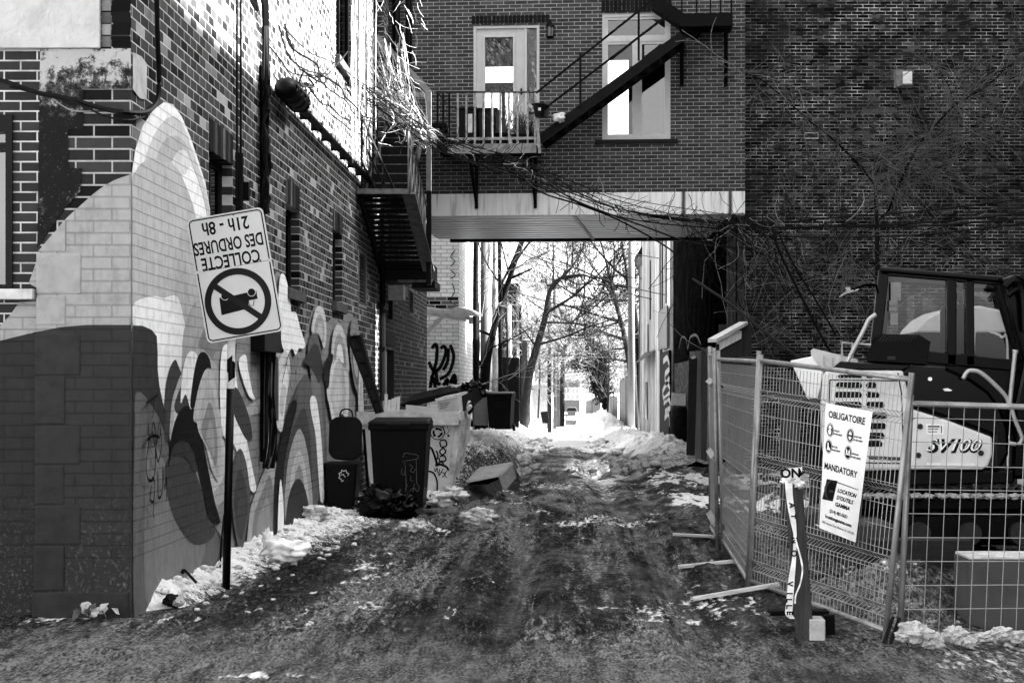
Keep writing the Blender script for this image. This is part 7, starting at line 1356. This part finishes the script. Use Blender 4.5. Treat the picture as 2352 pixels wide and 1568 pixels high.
# evergreen
t = thing('evergreen_tree', 'dense dark evergreen leaning out over the board fence', 'tree', W(1385, 955, 112)); rnd = random.Random(4)
mb = MB().use(bark_d); mb.tube([W(1392, 960, 112), W(1385, 860, 112), W(1375, 800, 112)], [.16, .12, .06], 8); mb.build('trunk', None, t)
mb = MB().use(mat('needles_dark', .012, .9, amt=.6, bmp=0)); mb2 = mat('needles_mid', .03, .9, amt=.6, bmp=0); 
for k in range(190):
    cx0, cy0, rx_, ry_ = rnd.choice(((1350, 826, 34, 24), (1350, 826, 34, 24), (1372, 862, 22, 36), (1384, 905, 14, 26), (1366, 806, 24, 16)))
    c = W(cx0 + rnd.gauss(0, .5) * rx_, cy0 + rnd.gauss(0, .5) * ry_, 112 + rnd.gauss(0, .9)); mb.use(mb2 if rnd.random() < .3 else mb.mats[0]); q_ = rnd.uniform(.12, .3)
    for j in range(90):
        p = c + Vector((rnd.gauss(0, q_ * 1.5), rnd.gauss(0, q_), rnd.gauss(0, q_ * .8))); e = Vector((rnd.gauss(0, 1), rnd.gauss(0, 1), rnd.gauss(0, .6))).normalized() * .10; f = Vector((rnd.gauss(0, 1), rnd.gauss(0, 1), rnd.gauss(0, 1))).normalized() * .03; mb.add([p - e, p + f, p + e, p - f], [(0, 1, 2, 3)])
mb.build('crown', None, t)
# steam above the roofs
m, n, b = newmat('steam'); n.nodes.remove(b); pv = N(n, 'ShaderNodeVolumePrincipled'); pv.inputs['Color'].default_value = (.8, .8, .8, 1); 
nz = noise(n, N(n, 'ShaderNodeTexCoord').outputs['Object'], .55, 6, .65); n.links.new(ramp(n, nz, [(.44, 0), (.66, .55)]), pv.inputs['Density']); n.links.new(pv.outputs[0], n.nodes['Material Output'].inputs['Volume'])
mb = MB().use(m)
for x, y, r in ((1150, 765, 1.4), (1195, 735, 1.9), (1245, 695, 2.0), (1300, 655, 1.9), (1350, 622, 1.6)): mb.blob(W(x, y, 128), (r * 1.3, r, r), x, .35, 3, 1.2)
o = mb.build('steam_plume', None, None, loc=W(1245, 700, 128)); o['kind'] = 'stuff'; o['label'] = 'pale steam drifting over the far roofs'; o['category'] = 'steam'
# ---------------------------------------------------------------- wires and vines
t = thing('alley_wires', 'thin overhead wires crossing the strip of sky beyond the passage', 'wires', W(1300, 600, 80))
mb = MB().use(rub)
for a, b, d0, d1, s in (((1150, 545), (1510, 690), 60, 58, .25), ((1240, 540), (1440, 700), 90, 70, .3), ((1130, 560), (1480, 640), 60, 66, .2), ((1200, 548), (1545, 680), 62, 50, .3), ((1290, 540), (1560, 600), 70, 50, .1)): mb.tube(sag(W(*a, d0), W(*b, d1), s, 10), .014, 4)
mb.build('wire', None, t)
t = thing('overhead_cable_bundle', 'sagging bundle of dark cables slung from the mural wall across to the dark building', 'cables', W(1300, 430, 29))
mb = MB().use(rub); base_ = [(742, 152, 24), (840, 215, 26.5), (900, 255, 27.5), (985, 312, 28.3), (1080, 350, 28.8), (1180, 380, 29), (1290, 425, 29), (1400, 468, 29), (1500, 492, 29), (1620, 508, 29), (1740, 520, 28.5), (1900, 515, 27.5), (2100, 508, 26), (2400, 478, 24)]
for k in range(7):
    o1, o2 = rng.uniform(-8, 8), rng.uniform(-26, 26); mb.tube(crom([tuple(W(x + rng.uniform(-4, 4), y + o1 * (1 - i / 14) + o2 * (i / 14) + 14 * math.sin(i * .5 + k), d + rng.uniform(-.15, .15))) for i, (x, y, d) in enumerate(base_)], False, 4), rng.choice([.006, .008, .011]), 4)
for pts in ([(1180, 385), (1240, 440), (1330, 470), (1420, 505), (1520, 560), (1560, 590)], [(1250, 410), (1320, 460), (1480, 520), (1600, 560), (1740, 570)], [(1700, 540), (1900, 545), (2100, 540), (2300, 520), (2400, 505)]): mb.tube(crom([tuple(W(x, y, 28.7)) for x, y in pts], False, 4), .014, 4)
mb.build('cable', None, t)
vn_ = ('vine_tangle', 'dry leafless vine tangled along the cable bundle before the passage wall', 'vine', W(1300, 430, 29.2)); rnd = random.Random(17)
mb = MB(); vd, vp = mat('vine_dark', .03, .9, amt=.5, bmp=0), mat('vine_pale', .34, .9, amt=.5, bmp=0)
def along(u):
    i = min(len(base_) - 2, int(u * (len(base_) - 1))); f = u * (len(base_) - 1) - i; a, b = base_[i], base_[i + 1]; return [a[k] * (1 - f) + b[k] * f for k in range(3)]
for k in range(380):
    u = rnd.betavariate(1.3, 1.4) * .93 + .04; x, y, d = along(u); L = rnd.uniform(15, 75) * (1.3 if u > .7 else 1); an = rnd.gauss(.5, .55) if rnd.random() < .7 else rnd.uniform(0, 6.3); q = [(x + rnd.gauss(0, 8), y + rnd.gauss(0, 7), d + rnd.gauss(0, .3))]
    for s in range(4): an += rnd.gauss(0, .4); q.append((q[-1][0] + L / 4 * math.cos(an), q[-1][1] + L / 4 * math.sin(an), q[-1][2] + rnd.gauss(0, .06)))
    mb.use(vp if rnd.random() < .14 else vd); mb.tube(crom([tuple(W(*p)) for p in q], False, 2), rnd.choice([.004, .005, .007]), 3, False)
tag(mb.build(vn_[0], None, None, loc=vn_[3]), vn_[1], vn_[2])
vn_ = ('sunlit_vine', 'dry vine in sunlit and shaded tones hanging over the side stair and wall window', 'vine', W(930, 250, 28.5)); mb = MB(); vs_, vg = mat('vine_sunlit_tone', .45, .9, amt=.25, bmp=0), mat('vine_shadow', .12, .9, bmp=0)  # pale and dark copies: sun and shade put into the strand colours
for k in range(75):   # strands flowing down to the cables
    x0_, y0_ = rnd.uniform(800, 930), rnd.uniform(60, 240); q = [(x0_, y0_, 28)]; x1_, y1_ = rnd.uniform(940, 1010), rnd.uniform(300, 345)
    for s in range(1, 6): f = s / 5; q.append((x0_ + (x1_ - x0_) * f + rnd.gauss(0, 7), y0_ + (y1_ - y0_) * f ** .8 + rnd.gauss(0, 7), 28 + .8 * f))
    mb.use(vs_ if rnd.random() < .7 else vg); mb.tube(crom([tuple(W(*p)) for p in q], False, 3), rnd.choice([.004, .006, .008]), 3, False)
for k in range(80):
    x, y = rnd.gauss(915, 35), rnd.uniform(-20, 330); an = rnd.uniform(0, 6.28); L = rnd.uniform(20, 60); q = [(x, y, rnd.uniform(27.6, 29))]
    for s in range(4): an += rnd.gauss(0, .25); q.append((q[-1][0] + L / 4 * math.cos(an), q[-1][1] + L / 4 * math.sin(an), q[-1][2]))
    mb.use(vs_ if rnd.random() < .8 else vg); mb.tube(crom([tuple(W(*p)) for p in q], False, 2), rnd.choice([.003, .005]), 3, False)
for k in range(45):   # curtain over the wall window
    x = rnd.uniform(782, 838); a, b = LW.px(x, rnd.uniform(-40, 30)); o1 = rnd.uniform(.05, .2); q = [tuple(LW.pt(a + rnd.gauss(0, .05), b - s * rnd.uniform(.25, .4), o1)) for s in range(7)]; mb.use(vs_ if rnd.random() < .4 else vg); mb.tube(crom(q, False, 2), .006, 3, False)
tag(mb.build(vn_[0], None, None, loc=vn_[3]), vn_[1], vn_[2])
# young tree and shoots against the dark wall
t = thing('young_tree', 'slim leafless tree spread against the dark brick wall behind the digger', 'tree', W(2020, 900, 29.6), None); rnd = random.Random(23); d = 29.7
mb = MB().use(mat('young_bark', .05, .9, amt=.6, bmp=.3)); mb.smooth = True
def limb(pts, r0, r1): 
    c = crom([tuple(W(x, y, d + (i % 2) * .05)) for i, (x, y) in enumerate(pts)], False, 4); mb.tube(c, list(np.linspace(r0, r1, len(c))), 6); return c
b0 = W(2022, 1000, d); limb([(2022, 1000), (2020, 800), (2016, 640), (2014, 520), (2012, 470), (2011, 430)], .05, .035); mb.build('trunk', None, t)
mb = MB().use(mat('young_limb', .022, .9, bmp=0)); L_ = []
for pts, r in (([(2011, 430), (1985, 395), (1950, 355), (1900, 308), (1850, 270), (1800, 225), (1750, 185), (1700, 162)], .028), ([(2018, 505), (2040, 485), (2058, 440), (2085, 380), (2115, 325), (2150, 285), (2190, 245), (2215, 228), (2270, 195), (2330, 140), (2380, 105)], .028), ([(2012, 400), (2030, 370), (2060, 345), (2090, 320)], .014), ([(2065, 420), (2100, 395), (2150, 385), (2200, 395)], .014), ([(2115, 325), (2180, 310), (2250, 300), (2330, 280)], .013), ([(2000, 510), (1900, 520), (1800, 535), (1730, 545)], .014), ([(2190, 245), (2180, 200), (2150, 160), (2120, 140)], .011), ([(2020, 540), (2120, 560), (2200, 580), (2280, 620)], .012), ([(2016, 640), (1960, 600), (1900, 620), (1850, 700)], .012)): L_.append(limb(pts, r, r * .35))
vp2 = mat('shoot_grey', .21, .9, amt=.6, bmp=0); vp3 = mat('shoot_pale', .3, .9, amt=.5, bmp=0)
for c in L_:
    for p in c[2::2]:
        for k in range(rnd.randint(3, 6)): mb.use(vp3 if rnd.random() < .06 else vp2); grow(mb, Vector(p), Vector((rnd.gauss(.3, .8), rnd.gauss(-.15, .1), rnd.gauss(-.1, .6))), rnd.uniform(.35, .9), .0045, 1, rnd, flat=.25, mn=.0045, n=(1, 3), up=-.05)
mb.build('crown', None, t)
vn_ = ('bare_thicket', 'dark thicket of whippy bare shoots at the foot of the dark wall', 'shrub', W(1800, 950, 28.5)); mb = MB(); rnd = random.Random(29)
for k in range(120):
    x = rnd.uniform(1690, 2100); y = rnd.uniform(620, 830); an = rnd.gauss(-1.57, .8); L = rnd.uniform(80, 260); q = [(x, y, rnd.uniform(27.2, 30.5))]
    for s in range(5): an += rnd.gauss(.04, .22); q.append((q[-1][0] + L / 5 * math.cos(an), q[-1][1] + L / 5 * math.sin(an), q[-1][2]))
    mb.use(vp3 if rnd.random() < .06 else (vp2 if rnd.random() < .55 else vd)); mb.tube(crom([tuple(W(*p)) for p in q], False, 2), rnd.choice([.003, .005, .007]), 3, False)
for k in range(120):
    x = rnd.uniform(1560, 1800); y = rnd.uniform(480, 560); an = rnd.gauss(1.3, .6); L = rnd.uniform(60, 240); q = [(x, y, rnd.uniform(27.5, 29.5))]
    for s in range(5): an += rnd.gauss(.0, .3); q.append((q[-1][0] + L / 5 * math.cos(an), q[-1][1] + L / 5 * math.sin(an), q[-1][2]))
    mb.use(vp3 if rnd.random() < .14 else vd); mb.tube(crom([tuple(W(*p)) for p in q], False, 2), rnd.choice([.003, .005, .007]), 3, False)
for pts, r in (([(1775, 540), (1800, 600), (1840, 680), (1880, 760), (1920, 830)], .02), ([(1790, 540), (1830, 620), (1880, 700), (1920, 770)], .016), ([(1590, 640), (1680, 700), (1760, 765), (1840, 825)], .022)): mb.use(vd if r < .021 else mat('shoot_brown', .10, .9)); mb.tube(crom([tuple(W(x, y, 27)) for x, y in pts], False, 4), r, 5)
tag(mb.build(vn_[0], None, None, loc=vn_[3]), vn_[1], vn_[2])
# debris in the icy mud
rnd = random.Random(61); mb = MB()
for k in range(110):
    y = rnd.uniform(13.2, 22); w = np.interp(y, [13.2, 15.2, 18, 21.5], [.35, .65, .8, 1.2]); x = -3.18 + w * rnd.uniform(.1, 1.05); s = rnd.uniform(.01, .03); mb.use(SC if rnd.random() < .7 else SD); mb.smooth = True; mb.blob((x, y, gz(x, y) + .21 * max(0, 1 - (x + 3.2) / w) * .9 + s * .3), (s * 1.3, s, s * .8), k, .5, 2, 2)
for k in range(420):
    y = 34 + 40 * rnd.random() ** 1.5; left = rnd.random() < .4; x = -1.0 + rnd.gauss(0, .25) if left else 1.7 + rnd.gauss(0, .35); s = rnd.uniform(.03, .11); mb.use(SC if rnd.random() < .75 else SD); mb.blob((x, y, gz(x, y) + s * .5), (s * 1.3, s, s * .8), k + 300, .5, 2, 2)
o = mb.build('snow_crumbs', None, None); o['kind'] = 'stuff'; o['label'] = 'crumbled snow scattered along the edges of the snow banks'; o['category'] = 'snow'
for o in sc.objects:
    if '_w' in o: del o['_w']
